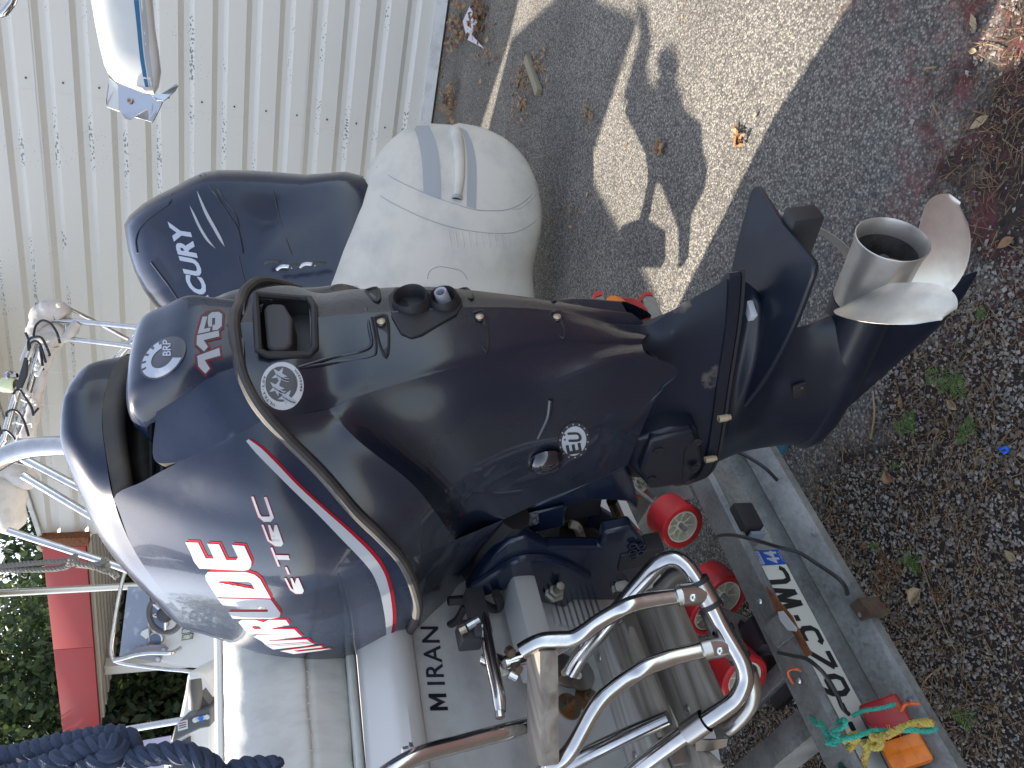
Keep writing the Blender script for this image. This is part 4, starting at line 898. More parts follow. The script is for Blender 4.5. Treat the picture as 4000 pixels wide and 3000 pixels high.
def arctext(s, a0, a1, r, h, up):
    n = len(s)
    for i, ch in enumerate(s):
        if ch == ' ': continue
        a = a0+(a1-a0)*(i+.5)/n; da = (a1-a0)/n*.36
        lo, hi = (r-h, r+h) if up else (r+h, r-h)
        if ch == '*':
            stick('sticker_dot', surfC, tri2d([[du(r+.02*math.cos(t), a+.02*math.sin(t)) for t in np.linspace(0, 6.28, 9)[:-1]]], 12), M['darkdecal'], cov, .0018); continue
        k = .5 if ch == 'I' else 1
        fn = quadmap(du(lo, a-da*k), du(lo, a+da*k), du(hi, a+da*k), du(hi, a-da*k))
        stick('sticker_letter', surfC, text_polys(ch, fn, .02, maxe=20), M['darkdecal'], cov, .0018)
arctext('ULTRA*LOW', R_(112), R_(208), .885, .055, True)
arctext('EMISSION', R_(15), R_(-48), .885, .045, False)
# EU sticker low on the flank
cE = (400., 1195.); ea = R_(-28)
def de(r, a, k=1.0):
    x, y = 98*r*math.cos(a), 120*r*math.sin(a); return KS(cE[0]+x*math.cos(.25)-y*math.sin(.25), cE[1]+x*math.sin(.25)+y*math.cos(.25))
stick('eu_sticker', surfC, tri2d([[de(1.02, 2*math.pi*k/48) for k in range(48)]], 12), M['darkdecal'], cov, .0010)
stick('sticker_face', surfC, tri2d([[de(.80, 2*math.pi*k/48) for k in range(48)]], 12), M['white'], cov, .0014)
for k in range(14):
    a = 2*math.pi*k/14+.3; c_ = de(.91, a); s5 = [(c_[0]+(4.2 if j % 2 == 0 else 1.8)*math.cos(math.pi*j/5), c_[1]+(4.2 if j % 2 == 0 else 1.8)*math.sin(math.pi*j/5)) for j in range(10)]
    stick('sticker_star', surfC, tri2d([s5], 30), M['white'], cov, .0014)
stick('sticker_letter', surfC, text_polys('E', quadmap(KS(452, 1270), KS(440, 1205), KS(345, 1222), KS(358, 1285)), .03), M['darkdecal'], cov, .0019)
stick('sticker_letter', surfC, text_polys('U', quadmap(KS(455, 1198), KS(440, 1135), KS(355, 1140), KS(365, 1200)), .03), M['darkdecal'], cov, .0019)
for p in ((340, 1185), (338, 1155)): stick('sticker_dot', surfC, tri2d([[(KS(*p)[0]+4*math.cos(t), KS(*p)[1]+4*math.sin(t)) for t in np.linspace(0, 6.28, 9)[:-1]]], 12), M['darkdecal'], cov, .0019)
# ================================================================ MAIN WHITE BOAT
def hull_thing(name, label, tc, hw, b0, b1, zk, zg, rake, col='gel', aft=1.0, notch=False):
    t = thing(name, label, 'boat', tbz(tc, b0, zk))
    rows = []
    L = b1-b0
    for f in (0, .06, .12, .3, .5, .7, .85, .95, 1.0):
        w_ = hw*(1-max(0, (f-.45)/.55)**2.2)*(aft if f == 0 else 1) *(1-.13*max(0, 1-f/.12)) if f < 1 else .02; zk_ = zk+max(0, f-.6)**2*1.6; zg_ = zg+.5*max(0, f-.5)**2
        rr = rake*(1-f)
        row = []
        for (tt, zz) in ((-1, 1), (-.99, .72), (-.93, .36), (-.80, .14), (-.45, .02), (0, -.02)):
            z = zk_+(zg_-zk_)*zz; row.append(tbz(tc+tt*w_, b0+f*L-rr*(z-zk), z))
        for p in row[::-1][1:]:
            tt = 2*tc-np.dot(p, ET); row.append(p+ET*(tt-np.dot(p, ET)))
        rows.append(row)
    mb = MB(); nr, nc = len(rows), len(rows[0])
    R2 = [lin([rows[i][j] for i in range(nr)], 4) for j in range(nc)]; R2 = [[R2[j][i] for j in range(nc)] for i in range(len(R2[0]))]; nr = len(R2)
    mb.add([p for r in R2 for p in r], [(i*nc+j, i*nc+j+1, (i+1)*nc+j+1, (i+1)*nc+j) for i in range(nr-1) for j in range(nc-1)])
    if notch:
        k0 = len(mb.v); mb.add([tbz(tt, b0-rake*(z-zk), z) for tt, z in ((1.31, zg), (1.30, .93), (1.06, .93), (1.05, zg))], [])
        mb.f.append(tuple(range(nc))+(k0, k0+1, k0+2, k0+3))
    else: mb.f.append(tuple(range(nc)))
    mb.f += [(i*nc, (i+1)*nc, (i+1)*nc+nc-1, i*nc+nc-1) for i in range(2 if notch else 0, nr-1)]
    if notch: mb.add([tbz(1.31, b0-.13, zg), tbz(1.68, b0-.13, zg), tbz(1.70, b0+.2, zg), tbz(1.31, b0+.2, zg)], [(0, 1, 2, 3)])
    h = ob('hull', mb, M[col], t, sharp=35)
    mb = MB(); tube(mb, [R2[i][0] for i in range(nr)], .022, 8, sub=1); tube(mb, [R2[i][nc-1] for i in range(nr)], .022, 8, sub=1); ob('rub_rail', mb, M['gelgrey'], t)
    return t
boat = hull_thing('motor_boat', 'white boat with grey transom lettered MIRAN, cream cushion and folded swim ladder, on the trailer', .86, .97, 1.445, 6.4, .645, 1.30, .2, notch=True)
def onT(x, y, off=0.0):
    n_ = EB+EZ*.2; return onpl(x, y, tbz(0, 1.445-off, .645), n_)
mb = MB(); prism(mb, [onT(1585, 2300, .004), onT(1578, 2500, .004), onT(1636, 2960, .004), onT(1690, 3350, .004), onT(2690, 3300, .004), onT(2640, 2480, .004), onT(2470, 2012, .004), onT(2200, 2050, .004), onT(1700, 2200, .004)], EB*.012)
tp = ob('transom', mb, M['gelgrey'], boat, sharp=30)
# raked panel above the seam, lip, cushion
def rowpx(x_at, sl, b, ys=(2250, 2500, 2750, 3000, 3400)): return [onb(x_at+sl*(y-2700), y, b) for y in ys]
mb = MB(); patch(mb, [rowpx(1602, .125, 1.312), rowpx(1575, .12, 1.300), rowpx(1535, .115, 1.315), rowpx(1440, .085, 1.365)], 4, 3); o = ob('engine_well_panel', mb, M['gel'], boat)
so_ = o.modifiers.new('s', 'SOLIDIFY'); so_.thickness = .02; so_.offset = 1
mb = MB(); tube(mb, rowpx(1607, .125, 1.300), .004, 6); ob('seam_strip', mb, M['cellar'], boat)
mb = MB(); patch(mb, [rowpx(1436, .087, 1.375), rowpx(1422, .087, 1.36), rowpx(1408, .087, 1.375), rowpx(1406, .087, 1.5)], 3, 3); ob('deck_lip', mb, M['gel'], boat)
mb = MB(); patch(mb, [rowpx(1404, .087, 1.42), rowpx(1396, .086, 1.392), rowpx(1372, .083, 1.385), rowpx(1362, .08, 1.40), rowpx(1355, .08, 1.47)], 3, 3); ob('cushion_base', mb, M['vinyl'], boat)
ys = tuple(range(2250, 3401, 50))
mb = MB(); patch(mb, [rowpx(1360, .08, 1.46, ys), rowpx(1350, .078, 1.415, ys), rowpx(1240, .07, 1.395, ys), rowpx(1206, .065, 1.398, ys), rowpx(1185, .062, 1.388, ys), rowpx(1100, .052, 1.40, ys), rowpx(960, .035, 1.43, ys), rowpx(895, .022, 1.47, ys), rowpx(876, .018, 1.54, ys), rowpx(874, .016, 1.64, ys)], 6, 3)
cush = ob('backrest_cushion', mb, M['vinyl'], boat, sharp=70)
dm = cush.modifiers.new('d', 'DISPLACE'); tx = bpy.data.textures.new('wrinkle', 'CLOUDS'); tx.noise_scale = .05; dm.texture = tx; dm.strength = .006; dm.mid_level = .5
for k in range(8):
    y = 2560+k*62; mb = MB(); tube(mb, [onb(1210+.065*(y-2700)-3, y, 1.3935), onb(1215-50+.06*(y-2700), y+8, 1.392), onb(1100+.05*(y-2700), y-4, 1.402)], .0016, 6)
    ob('cushion_piping', mb, M['vinyl'], boat)
mb = MB(); patch(mb, [rowpx(874, .017, 1.645), rowpx(872, .016, 1.58), rowpx(842, .012, 1.585), rowpx(838, .012, 1.62), rowpx(840, .012, 1.8)], 3, 3); ob('coaming', mb, M['gel'], boat)
# lettering MIRAN
n_ = EB+EZ*.2
ptT = lambda p: onT(p[0], p[1], .0055)
qm = quadmap(K4(1245, 1285), K4(1180, 742), K4(1064, 742), K4(1130, 1287))
v, f, _ = text2d('IRAN', .012, 0, 1.12); mb = MB(); mb.add([ptT(qm(.305+.695*a, b)) for a, b in v], f); ob('transom_lettering', mb, M['navyink'], tp, sharp=None); mb = MB()
for P in (((0, 0), (.22, 0), (.22, 1), (0, 1)), ((.78, 0), (1, 0), (1, 1), (.78, 1)), ((.22, 1), (.22, .60), (.5, .08), (.5, .50)), ((.5, .50), (.5, .08), (.78, .60), (.78, 1))): mb.add([ptT(qm(a*.20, b)) for a, b in P], [(0, 1, 2, 3)]); ob('transom_lettering', mb, M['navyink'], tp, sharp=None)
# white rounded ledge beside the bracket, with moulded grating below
mb = MB(); P1, P2 = onb(2028, 2310, 1.24), onb(2070, 2520, 1.24); P2 = P1+ET*np.dot(P2-P1, ET)
boxb(mb, (P1+P2)/2+EB*.03-EZ*.012, (ET, EB, EZ), (np.linalg.norm(P2-P1)/2+.04, .045, .024), .012); ob('transom_ledge', mb, M['gel'], boat)
mb = MB()
for k in range(9):
    p = onT(2150+k*26, 2345+k*9, .010); boxb(mb, p, (ET, EB, EZ), (.055, .005, .004))
ob('moulded_grating', mb, M['gelgrey'], tp)
# steel items on the transom: steering tie bar, washers, rail
mb = MB(); tube(mb, [onb(1885, 2400, 1.18), onb(1915, 2560, 1.17), onb(1945, 2700, 1.165), onb(1955, 2780, 1.165)], .011, 14, r_fn=lambda t: 1-.18*max(0, t-.8)/.2)
tube(mb, [onb(1950, 2775, 1.165), onb(1953, 2805, 1.165)], .0075, 10); bar = ob('steering_bar', mb, M['steel'], boat)
mb = MB(); boxb(mb, onb(1865, 2400, 1.185), (ET, EB, EZ), (.045, .016, .016), .004); boxb(mb, onb(1835, 2480, 1.2), (ET, EB, EZ), (.02, .02, .02), .004); ob('steering_end', mb, M['cellar'], boat)
mb = MB(); cyl(mb, onb(1895, 2478, 1.18), onb(1955, 2790, 1.19), .007); ob('steering_rod', mb, M['steel'], boat)
for (x0, y0, x1, y1, r) in ((1795, 2462, 1820, 2450, .009), (1825, 2448, 1855, 2430, .0075), (1848, 2432, 1872, 2418, .006)):
    mb = MB(); cyl(mb, onb(x0, y0, 1.17), onb(x1, y1, 1.165), r, 10); ob('hose_fitting', mb, M['bolt'] if r > .008 else M['alu'], boat)
for (x, y) in ((2222, 2760), (2292, 2732)):
    mb = MB(); lathe(mb, [(0, .026), (.003, .025), (.004, .012), (.012, .012), (.013, .007), (.026, .0065), (.027, 0)], onT(x, y, .006), -EB-EZ*.2, 20); ob('drain_bolt', mb, mat('stained washer', (.22, .19, .15), .4, metal=.8, col2=(.30, .14, .05), noise_scale=40), boat)
mb = MB(); tube(mb, [onb(1430, 3080, 1.22), onb(1610, 2962, 1.2), onb(1800, 2905, 1.2), onb(2010, 2850, 1.2), onb(2130, 2820, 1.23)], .0135, 16); ob('boarding_rail', mb, M['steel'], boat)
for (x, y) in ((1610, 2935), (1625, 2935)):
    mb = MB(); lathe(mb, [(0, .013), (.006, .013), (.007, .009), (.016, .008), (.017, 0)], onb(1612, 2935, 1.215)+EZ*(.0 if x < 1620 else .004)-ET*(x-1610)*.0008, EZ, 6); ob('rail_nut', mb, M['alu'], boat)
# helm of this boat: moulding, throttle box, grip, switch panel
dh = 2.75
def dpoly(pts, d, th, kk=KB): return [dep(*kk(*p), d) for p in pts]
mb = MB(); prism(mb, dpoly([(885, 880), (1000, 880), (1120, 1020), (1100, 1659), (1090, 1900), (690, 1900), (690, 1560), (745, 1480), (815, 1260), (860, 1050)], 2.95, .4), FW*.35+EZ*-.1); o = ob('helm_moulding', mb, M['gel'], boat, sharp=30); bv = o.modifiers.new('b', 'BEVEL'); bv.width = .02; bv.segments = 3
mb = MB(); prism(mb, dpoly([(755, 1460), (790, 1320), (940, 1240), (965, 1195), (1085, 1165), (1082, 1330), (1000, 1345), (880, 1400), (790, 1450)], dh, .2), FW*.12); thr = ob('throttle_box', mb, mat('throttle plastic', (.05, .055, .062), .5), boat, sharp=30); bv = thr.modifiers.new('b', 'BEVEL'); bv.width = .008; bv.segments = 3
mb = MB(); prism(mb, dpoly([(1000, 1050), (1086, 1165), (955, 1215), (965, 1130)], dh+.03, .1), FW*.05); tube(mb, [dep(*KB(958, 940), dh), dep(*KB(960, 1050), dh-.01), dep(*KB(955, 1165), dh)], .024, 14, r_fn=lambda t: .88+.12*math.sin(t*3.1)); o = ob('throttle_grip', mb, mat('grip plastic', (.06, .058, .056), .6, bump=.3, bump_scale=200), thr, sharp=40)
mb = MB(); prism(mb, dpoly([(942, 1265), (955, 1250), (1050, 1232), (1070, 1240), (1068, 1255), (1050, 1262), (965, 1288), (945, 1285)], dh-.004, .1), FW*.003); ob('indicator_strip', mb, mat('indicator strip', (.40, .42, .44), .4), thr)
for x, y, m_ in ((957, 1272, 'white'), (1005, 1258, 'bluestring'), (1055, 1246, 'white')):
    mb = MB(); lathe(mb, [(0, .009), (.001, .009), (.0015, 0)], dep(*KB(x, y), dh-.006), -FW, 12); ob('indicator_dot', mb, M[m_], thr)
mb = MB(); prism(mb, dpoly([(815, 1290), (895, 1268), (898, 1340), (820, 1362)], dh-.004, .1), FW*.003); ob('warning_label', mb, M['white'], thr)
for k in range(3):
    mb = MB(); prism(mb, dpoly([(822+k*2, 1300+k*18), (885, 1284+k*18), (886, 1290+k*18), (823+k*2, 1306+k*18)], dh-.006, .1), FW*.001); ob('warning_print', mb, M['red' if k == 0 else 'darkdecal'], thr)
mb = MB(); prism(mb, dpoly([(752, 1500), (905, 1418), (905, 1900), (735, 1900)], 2.93, .1), FW*.03); swp = ob('switch_panel', mb, M['cellar'], boat)
for (x, y) in ((825, 1500), (745, 1630), (770, 1640)):
    mb = MB(); cyl(mb, dep(*KB(x, y), 2.93), dep(*KB(x-10, y-22), 2.89), .006, 8); ob('toggle_switch', mb, M['alu'], swp)
mb = MB(); prism(mb, dpoly([(470, 1450), (760, 1400), (760, 1500), (700, 1900), (470, 1900)], 3.1, .1), FW*.006); ob('windscreen', mb, mat('lavender acrylic', (.40, .38, .52), .15, trans=.3), boat)
mb = MB(); tube(mb, [dep(*KB(300, 1400), 2.9), dep(*KB(330, 1372), 2.88), dep(*KB(420, 1345), 2.85), dep(*KB(920, 1260), 2.85)], .0125, 14); ob('windscreen_rail', mb, M['steel'], boat)
# boat arch: the fat polished tube that comes down behind the cowl
mb = MB(); tube(mb, [dep(-160, 1900, 2.0), dep(0, 1795, 2.0), dep(70, 1762, 2.0), dep(160, 1745, 2.0), dep(280, 1741, 2.0), dep(420, 1745, 2.02), dep(900, 1790, 2.1), dep(1350, 1800, 2.15)], .0255, 20); ob('arch_tube', mb, M['steel'], boat)

# ================================================================ SWIM LADDER
lad = thing('swim_ladder', 'folded polished steel swim ladder with grey weathered wooden steps on the boat stern', 'ladder', dep(2500, 2700, 1.35))
def d5(x, y, d): return dep(*K5(x, y), d)
mb = MB(); tube(mb, [d5(380, 1040, 1.36), d5(450, 925, 1.35), d5(600, 740, 1.32), d5(760, 545, 1.30), d5(850, 440, 1.29), d5(930, 350, 1.28), d5(1000, 310, 1.275), d5(1070, 310, 1.27), d5(1130, 350, 1.265), d5(1175, 410, 1.26), d5(1240, 520, 1.25), d5(1310, 645, 1.24), d5(1375, 770, 1.235), d5(1440, 880, 1.23), d5(1495, 985, 1.225), d5(1510, 1080, 1.225), d5(1480, 1170, 1.225), d5(1420, 1240, 1.23), d5(1320, 1310, 1.235), d5(1150, 1420, 1.25), d5(950, 1560, 1.27), d5(780, 1690, 1.29), d5(600, 1850, 1.31)], .0142, 18, sub=5)
ob('outer_hoop', mb, M['steel'], lad)
mb = MB(); tube(mb, [d5(1120, 370, 1.31), d5(1060, 400, 1.33), d5(1010, 450, 1.35), d5(960, 500, 1.37)], .0145, 14); ob('rear_hoop', mb, M['steel2'], lad); mb = MB(); tube(mb, [d5(1535, 1020, 1.25), d5(1562, 1130, 1.26), d5(1550, 1230, 1.27), d5(1500, 1310, 1.28), d5(1440, 1370, 1.29), d5(1400, 1400, 1.30)], .013, 14); ob('rear_hoop', mb, M['steel2'], lad)
mb = MB(); tube(mb, [d5(60, 905, 1.21), d5(120, 868, 1.21), d5(200, 835, 1.21), d5(300, 828, 1.21), d5(390, 822, 1.21), d5(470, 780, 1.21), d5(560, 715, 1.215), d5(680, 645, 1.22), d5(760, 605, 1.22), d5(850, 580, 1.225), d5(960, 560, 1.23), d5(1100, 540, 1.235)], .0130, 16, sub=5); ob('step_rail', mb, M['steel'], lad)
mb = MB(); tube(mb, [d5(120, 1760, 1.23), d5(250, 1650, 1.21), d5(340, 1590, 1.205), d5(410, 1500, 1.20), d5(460, 1410, 1.20), d5(520, 1300, 1.20), d5(580, 1215, 1.20), d5(680, 1130, 1.205), d5(780, 1060, 1.21), d5(860, 1010, 1.21), d5(960, 970, 1.215), d5(1080, 930, 1.22), d5(1270, 885, 1.225)], .0130, 16, sub=5); ob('step_rail', mb, M['steel'], lad)
for a, b, c_ in (((1205, 450), (1290, 600), (1085, 540)), ((1370, 770), (1475, 940), (1255, 890))):
    A_, B_ = d5(*a, 1.243), d5(*b, 1.238); mb = MB(); cyl(mb, A_, B_, .0178, 20); cyl(mb, (A_+B_)/2, d5(*c_, 1.228), .0172, 20); o = ob('tee_fitting', mb, M['steel2'], lad, sharp=50)
    mb = MB(); lathe(mb, [(0, .0062), (.003, .006), (.0035, .003), (.002, 0)], (A_+B_)/2*.45+d5(*c_, 1.228)*.55-FW*.0165, -FW, 10); ob('tee_screw', mb, M['steel'], o)
    d = nrm(B_-A_)
    for P_ in (A_, B_): mb = MB(); lathe(mb, [(-.004, .0185), (.004, .0185), (.005, .016)], P_, d, 24); ob('rubber_ring', mb, M['blackplastic'], o)
mb = MB(); cyl(mb, d5(1115, 538, 1.23), d5(1068, 548, 1.23), .0162, 20); ob('sleeve', mb, M['steel2'], lad, sharp=40); mb = MB(); cyl(mb, d5(1290, 880, 1.22), d5(1235, 895, 1.22), .0162, 20); ob('sleeve', mb, M['steel2'], lad, sharp=40)
mb = MB(); tube(mb, [d5(200, 1760, 1.36), d5(420, 1610, 1.345), d5(700, 1470, 1.33), d5(1015, 1335, 1.31)], .0135, 16); ob('cut_tube', mb, M['steel'], lad)
mb = MB(); cyl(mb, dep(1900, 2572, 1.33), dep(1975, 2605, 1.30), .0155, 18); tube(mb, [dep(1975, 2590, 1.3), dep(2080, 2560, 1.31), dep(2150, 2545, 1.33), dep(2300, 2460, 1.36)], .012, 12); cyl(mb, dep(1990, 2625, 1.3), dep(2020, 2640, 1.3), .013, 12); ob('hinge_tube', mb, M['steel'], lad, sharp=50)
mb = MB(); cyl(mb, dep(1985, 2540, 1.3), dep(2000, 2552, 1.29), .009, 6); cyl(mb, dep(2010, 2605, 1.29), dep(2028, 2618, 1.28), .009, 6); ob('hinge_nut', mb, M['bolt'], lad)
for k, (cx, cy) in enumerate(((340, 1030), (430, 1050))):
    mb = MB(); lathe(mb, [(0, .034), (.004, .034), (.005, .030), (.005, 0)], onT(*K5(cx, cy), .02), -EB-EZ*.2, 24); o = ob('base_flange', mb, M['steel2'], lad)
    mb = MB(); cyl(mb, onT(*K5(cx, cy+10), .025), onT(*K5(cx, cy+10), .04), .007, 8); ob('flange_nut', mb, M['bolt'], o)
# clamp with bracket on the lower tube
mb = MB(); lathe(mb, [(-.02, .0185), (.02, .0185), (.021, .016)], d5(1190, 1395, 1.245), nrm(d5(950, 1560, 1.27)-d5(1320, 1310, 1.235)), 20)
prism(mb, [d5(1190, 1470, 1.25), d5(1280, 1480, 1.25), d5(1400, 1468, 1.26), d5(1390, 1520, 1.26), d5(1290, 1550, 1.26), d5(1190, 1550, 1.26)], FW*.004); ob('tube_clamp', mb, M['steel2'], lad)
# wooden steps
def plank(pts, z, th, name='step_board', bev=.006, m_='wood'):
    P = [onz(*K5(*p), z) for p in pts]; mb = MB(); prism(mb, P, -EZ*th); o = ob(name, mb, M[m_], lad, sharp=30); bv = o.modifiers.new('b', 'BEVEL'); bv.width = bev; bv.segments = 3; return o
A_, B_ = d5(95, 880, 1.22), d5(300, 1590, 1.22)
A_[2] = B_[2] = (A_[2]+B_[2])/2
dd = nrm(B_-A_); sd_ = nrm(np.cross(dd, EZ))
mb = MB(); boxb(mb, (A_+B_)/2, (dd, sd_, EZ), (np.linalg.norm(B_-A_)/2, .030, .016), .005); ob('upper_step', mb, M['wood'], lad, sharp=40)
b1 = plank([(495, 925), (560, 850), (600, 795), (750, 1160), (840, 1380), (1000, 1760), (740, 1760)], .895, .024, m_='wood_sunlit')
b3 = plank([(765, 720), (780, 590), (870, 500), (945, 470), (1010, 530), (1060, 660), (1190, 960), (1290, 1190), (1325, 1255), (1300, 1300), (1200, 1345), (1080, 1400), (960, 1150), (870, 930)], .86, .026)
b2 = plank([(605, 760), (720, 700), (850, 1010), (965, 1305), (950, 1335), (890, 1362), (860, 1350), (740, 1060)], .905, .02, 'step_batten')
b4 = plank([(900, 1480), (1040, 1420), (1120, 1450), (1330, 1660), (1100, 1720), (900, 1650)], .87, .02)
b5 = plank([(740, 1480), (870, 1470), (910, 1640), (1100, 1900), (760, 1900)], .80, .02, m_='wood_sunlit')
for (x, y) in ((565, 945), (1137, 1278), (795, 1580), (960, 1440)):
    h = Surf(b1, b3, b4).hit(*K5(x, y), .0)
    if h is None: continue
    mb = MB(); lathe(mb, [(-.002, .0085), (.002, .0075), (.004, 0)], np.array(h), EZ, 14); ob('step_rivet', mb, M['steel2'], lad)
mb = MB(); boxb(mb, (onz(*K5(810, 860), .89)+onz(*K5(960, 1220), .89))/2, (ET, EB, EZ), (.16, .004, .014)); ob('step_bracket', mb, M['steel2'], lad)

# ================================================================ TRAILER
tr = thing('boat_trailer', 'galvanised boat trailer with red keel rollers, white number plate and lamps on its rear beam', 'trailer', tbz(.9, 1.35, 0))
def beam(name, pts, t0, t1, th, m_='galv'):
    """folded sheet: profile in (b,z) swept along the beam"""
    n = len(pts); mb = MB(); P = [np.array(p) for p in pts]; N = []
    for i in range(n):
        a = P[max(i-1, 0)]; b = P[min(i+1, n-1)]; d = (b-a)/np.linalg.norm(b-a); N.append(np.array([-d[1], d[0]]))
    loop = P+[P[i]+N[i]*th for i in range(n-1, -1, -1)]
    prism(mb, [tbz(t0, p[0], p[1]) for p in loop], ET*(t1-t0)); return ob(name, mb, M[m_], tr, sharp=25)
beam('rear_beam', [(1.362, .482), (1.358, .503), (1.284, .506), (1.270, .499), (1.272, .493), (1.284, .499), (1.318, .497), (1.323, .490), (1.323, .384), (1.305, .374), (1.284, .371), (1.272, .378), (1.252, .372), (1.222, .364), (1.206, .354), (1.208, .332)], .02, 1.62, .0035)
for t_ in (.08, .24, .42, .60, .80):
    for (b_, z_) in ((1.20, .3895),):
        mb = MB(); lathe(mb, [(0, .0062), (.002, .006), (.0035, .003), (.004, 0)], tbz(t_, b_+.012, z_-.022), EZ, 10); ob('beam_rivet', mb, M['alu'], tr)
for t_ in (.33, .52, .70): mb = MB(); lathe(mb, [(0, .006), (.003, .004), (.0035, 0)], tbz(t_, 1.31, .5095), EZ, 10); ob('beam_rivet', mb, M['alu'], tr)
# frame under the boat
for t_, z_ in ((.48, .40), (1.24, .40)):
    mb = MB(); boxb(mb, tbz(t_, 3.6, z_), (EB, ET, EZ), (2.26, .03, .045), .004); ob('side_rail', mb, M['galv'], tr, sharp=40)
mb = MB(); boxb(mb, tbz(.86, 2.2, .36), (ET, EB, EZ), (.75, .03, .04), .004); ob('cross_member', mb, M['galv'], tr, sharp=40)
mb = MB(); prism(mb, [onz(*KP(20, 250), .50), onz(*KP(240, 250), .50), onz(*KP(270, 310), .50), onz(*KP(200, 330), .50), onz(*KP(110, 340), .50)], -EZ*.006); ob('gusset_plate', mb, M['galv'], tr)
mb = MB(); prism(mb, [onz(*KP(400, 860), .46), onz(*KP(575, 930), .46), onz(*KP(480, 1030), .46), onz(*KP(590, 1000), .46), onz(*KP(640, 1040), .46), onz(*KP(580, 1100), .46), onz(*KP(420, 1040), .46)], -EZ*.006); gp = ob('gusset_plate', mb, M['galv'], tr)
mb = MB(); lathe(mb, [(0, .016), (.002, .016), (.0021, 0)], onz(*KP(511, 955), .4645), EZ, 6); ob('hex_hole', mb, M['blackink'], gp)
mb = MB(); boxb(mb, onz(*KP(605, 1000), .45), (ET, EB, EZ), (.035, .03, .03), .004); ob('axle_block', mb, M['cellar'], tr)
P1, P2 = onz(*KP(400, 1490), .42), onz(*KP(740, 1150), .42)
mb = MB(); boxb(mb, (P1+P2)/2, (P2-P1, np.cross(P2-P1, EZ), EZ), (np.linalg.norm(P2-P1)/2+.02, .018, .012), .003); ob('diagonal_brace', mb, M['galv'], tr, sharp=40)
mb = MB(); boxb(mb, (onz(*KP(590, 1150), .40)+onz(*KP(700, 1080), .40))/2, (ET, EB, EZ), (.10, .05, .01), .003); ob('axle_plate', mb, mat('oily steel', (.05, .05, .055), .6), tr)
# rollers: red ring on a cream spoked hub
def roller(c, ax, R=.0605, w_=.041):
    ax = nrm(ax); mb = MB(); lathe(mb, [(-w_, R*.74), (-w_, R*.93), (-w_*.9, R), (w_*.9, R), (w_, R*.93), (w_, R*.76), (w_*.8, R*.72), (-w_*.8, R*.72), (-w_, R*.74)], c, ax, 40); r_ = ob('keel_roller', mb, M['redpl'], tr, sharp=35)
    mb = MB(); lathe(mb, [(w_*.92, R*.72), (w_*.90, R*.66), (w_*.3, R*.60), (w_*.3, R*.24), (w_*.7, R*.22), (w_*.7, R*.12), (0, R*.12)], c, ax, 32)
    lathe(mb, [(-w_*.92, R*.72), (-w_*.90, R*.66), (-w_*.3, R*.60), (-w_*.3, R*.24), (-w_*.7, R*.22), (-w_*.7, R*.12)], c, ax, 32)
    u = nrm(np.cross(ax, EZ)); v_ = np.cross(ax, u)
    for k in range(8):
        a = k*math.pi/4; d = u*math.cos(a)+v_*math.sin(a); boxb(mb, c+d*R*.44+ax*w_*.45, (d, np.cross(ax, d), ax), (R*.22, .0015, w_*.25))
    ob('hub', mb, M['cream'], r_, sharp=35)
    mb = MB(); cyl(mb, c-ax*w_*1.3, c+ax*w_*1.15, R*.10, 12); ob('axle', mb, M['galv'], r_)
rax = ET*-.80-EB*.42+EZ*-.05
def onbk(p, b): return onb(*KP(*p), b)
for p, b in (((172, 425), 1.47), ((380, 770), 1.50), ((470, 1165), 1.49)): roller(onbk(p, b), rax)
roller(onbk((300, 870), 1.56), rax, .052, .034)
P_ = onb(*KS(790, 1440), 1.62); roller(P_, rax, .05, .034)
mb = MB(); cyl(mb, onbk((172, 425), 1.47)-nrm(rax)*.30, onbk((172, 425), 1.47)+nrm(rax)*.05, .007, 10); cyl(mb, onbk((380, 770), 1.5)-nrm(rax)*.15, onbk((470, 1165), 1.49)+EB*.02, .012, 10); ob('roller_shaft', mb, M['galv'], tr)
# number plate: flat print on a flat plate
bp_ = 1.3160
def onP(x, y, off=0.0): return onb(x, y, bp_-off)
zpl0, zpl1 = .386, .496
tR = np.dot(onz(*KP(690, 565), .386), ET); t44 = tR-.042
plt = thing('number_plate', 'white number plate reading 623-WC with blue band 44, fixed inside the trailer beam', 'number plate', tbz(tR-.26, bp_, .458))
mb = MB(); boxb(mb, tbz(tR-.26, bp_+.0015, (zpl0+zpl1)/2), (ET, EB, EZ), (.26, .0012, .055), .0008); pb = ob('plate_body', mb, M['plate'], plt)
def fp(u, z, off=.0003): return tbz(u, bp_-off, z)
mb = MB(); mb.add([fp(t44, zpl0+.001), fp(tR-.001, zpl0+.001), fp(tR-.001, zpl1-.001), fp(t44, zpl1-.001)], [(0, 1, 2, 3)]); ob('blue_band', mb, M['plateblue'], plt, sharp=None)
def ptext(s, t0, t1, z0, z1, m_, bold=.02, off=.0007, nm='plate_character'):
    v, f, _ = text2d(s, bold); mb = MB(); mb.add([fp(t0+(t1-t0)*a, z0+(z1-z0)*b, off) for a, b in v], f); ob(nm, mb, m_, plt, sharp=None)
mb = MB(); mb.add([fp(t44+.003, zpl0+.058, .0007), fp(tR-.004, zpl0+.058, .0007), fp(tR-.004, zpl1-.008, .0007), fp(t44+.003, zpl1-.008, .0007)], [(0, 1, 2, 3)]); ob('region_patch', mb, M['white'], plt, sharp=None)
ptext('LOIRE', t44+.006, tR-.007, zpl0+.062, zpl0+.070, M['plateblue'], .01, .0011); ptext('44', t44+.004, tR-.005, zpl0+.012, zpl0+.046, M['white'], .04)
ptext('11033', t44+.008, tR-.008, zpl0+.003, zpl0+.007, M['white'], 0)
z0c, z1c = zpl0+.014, zpl0+.086
cw = .0445; x = t44-.008
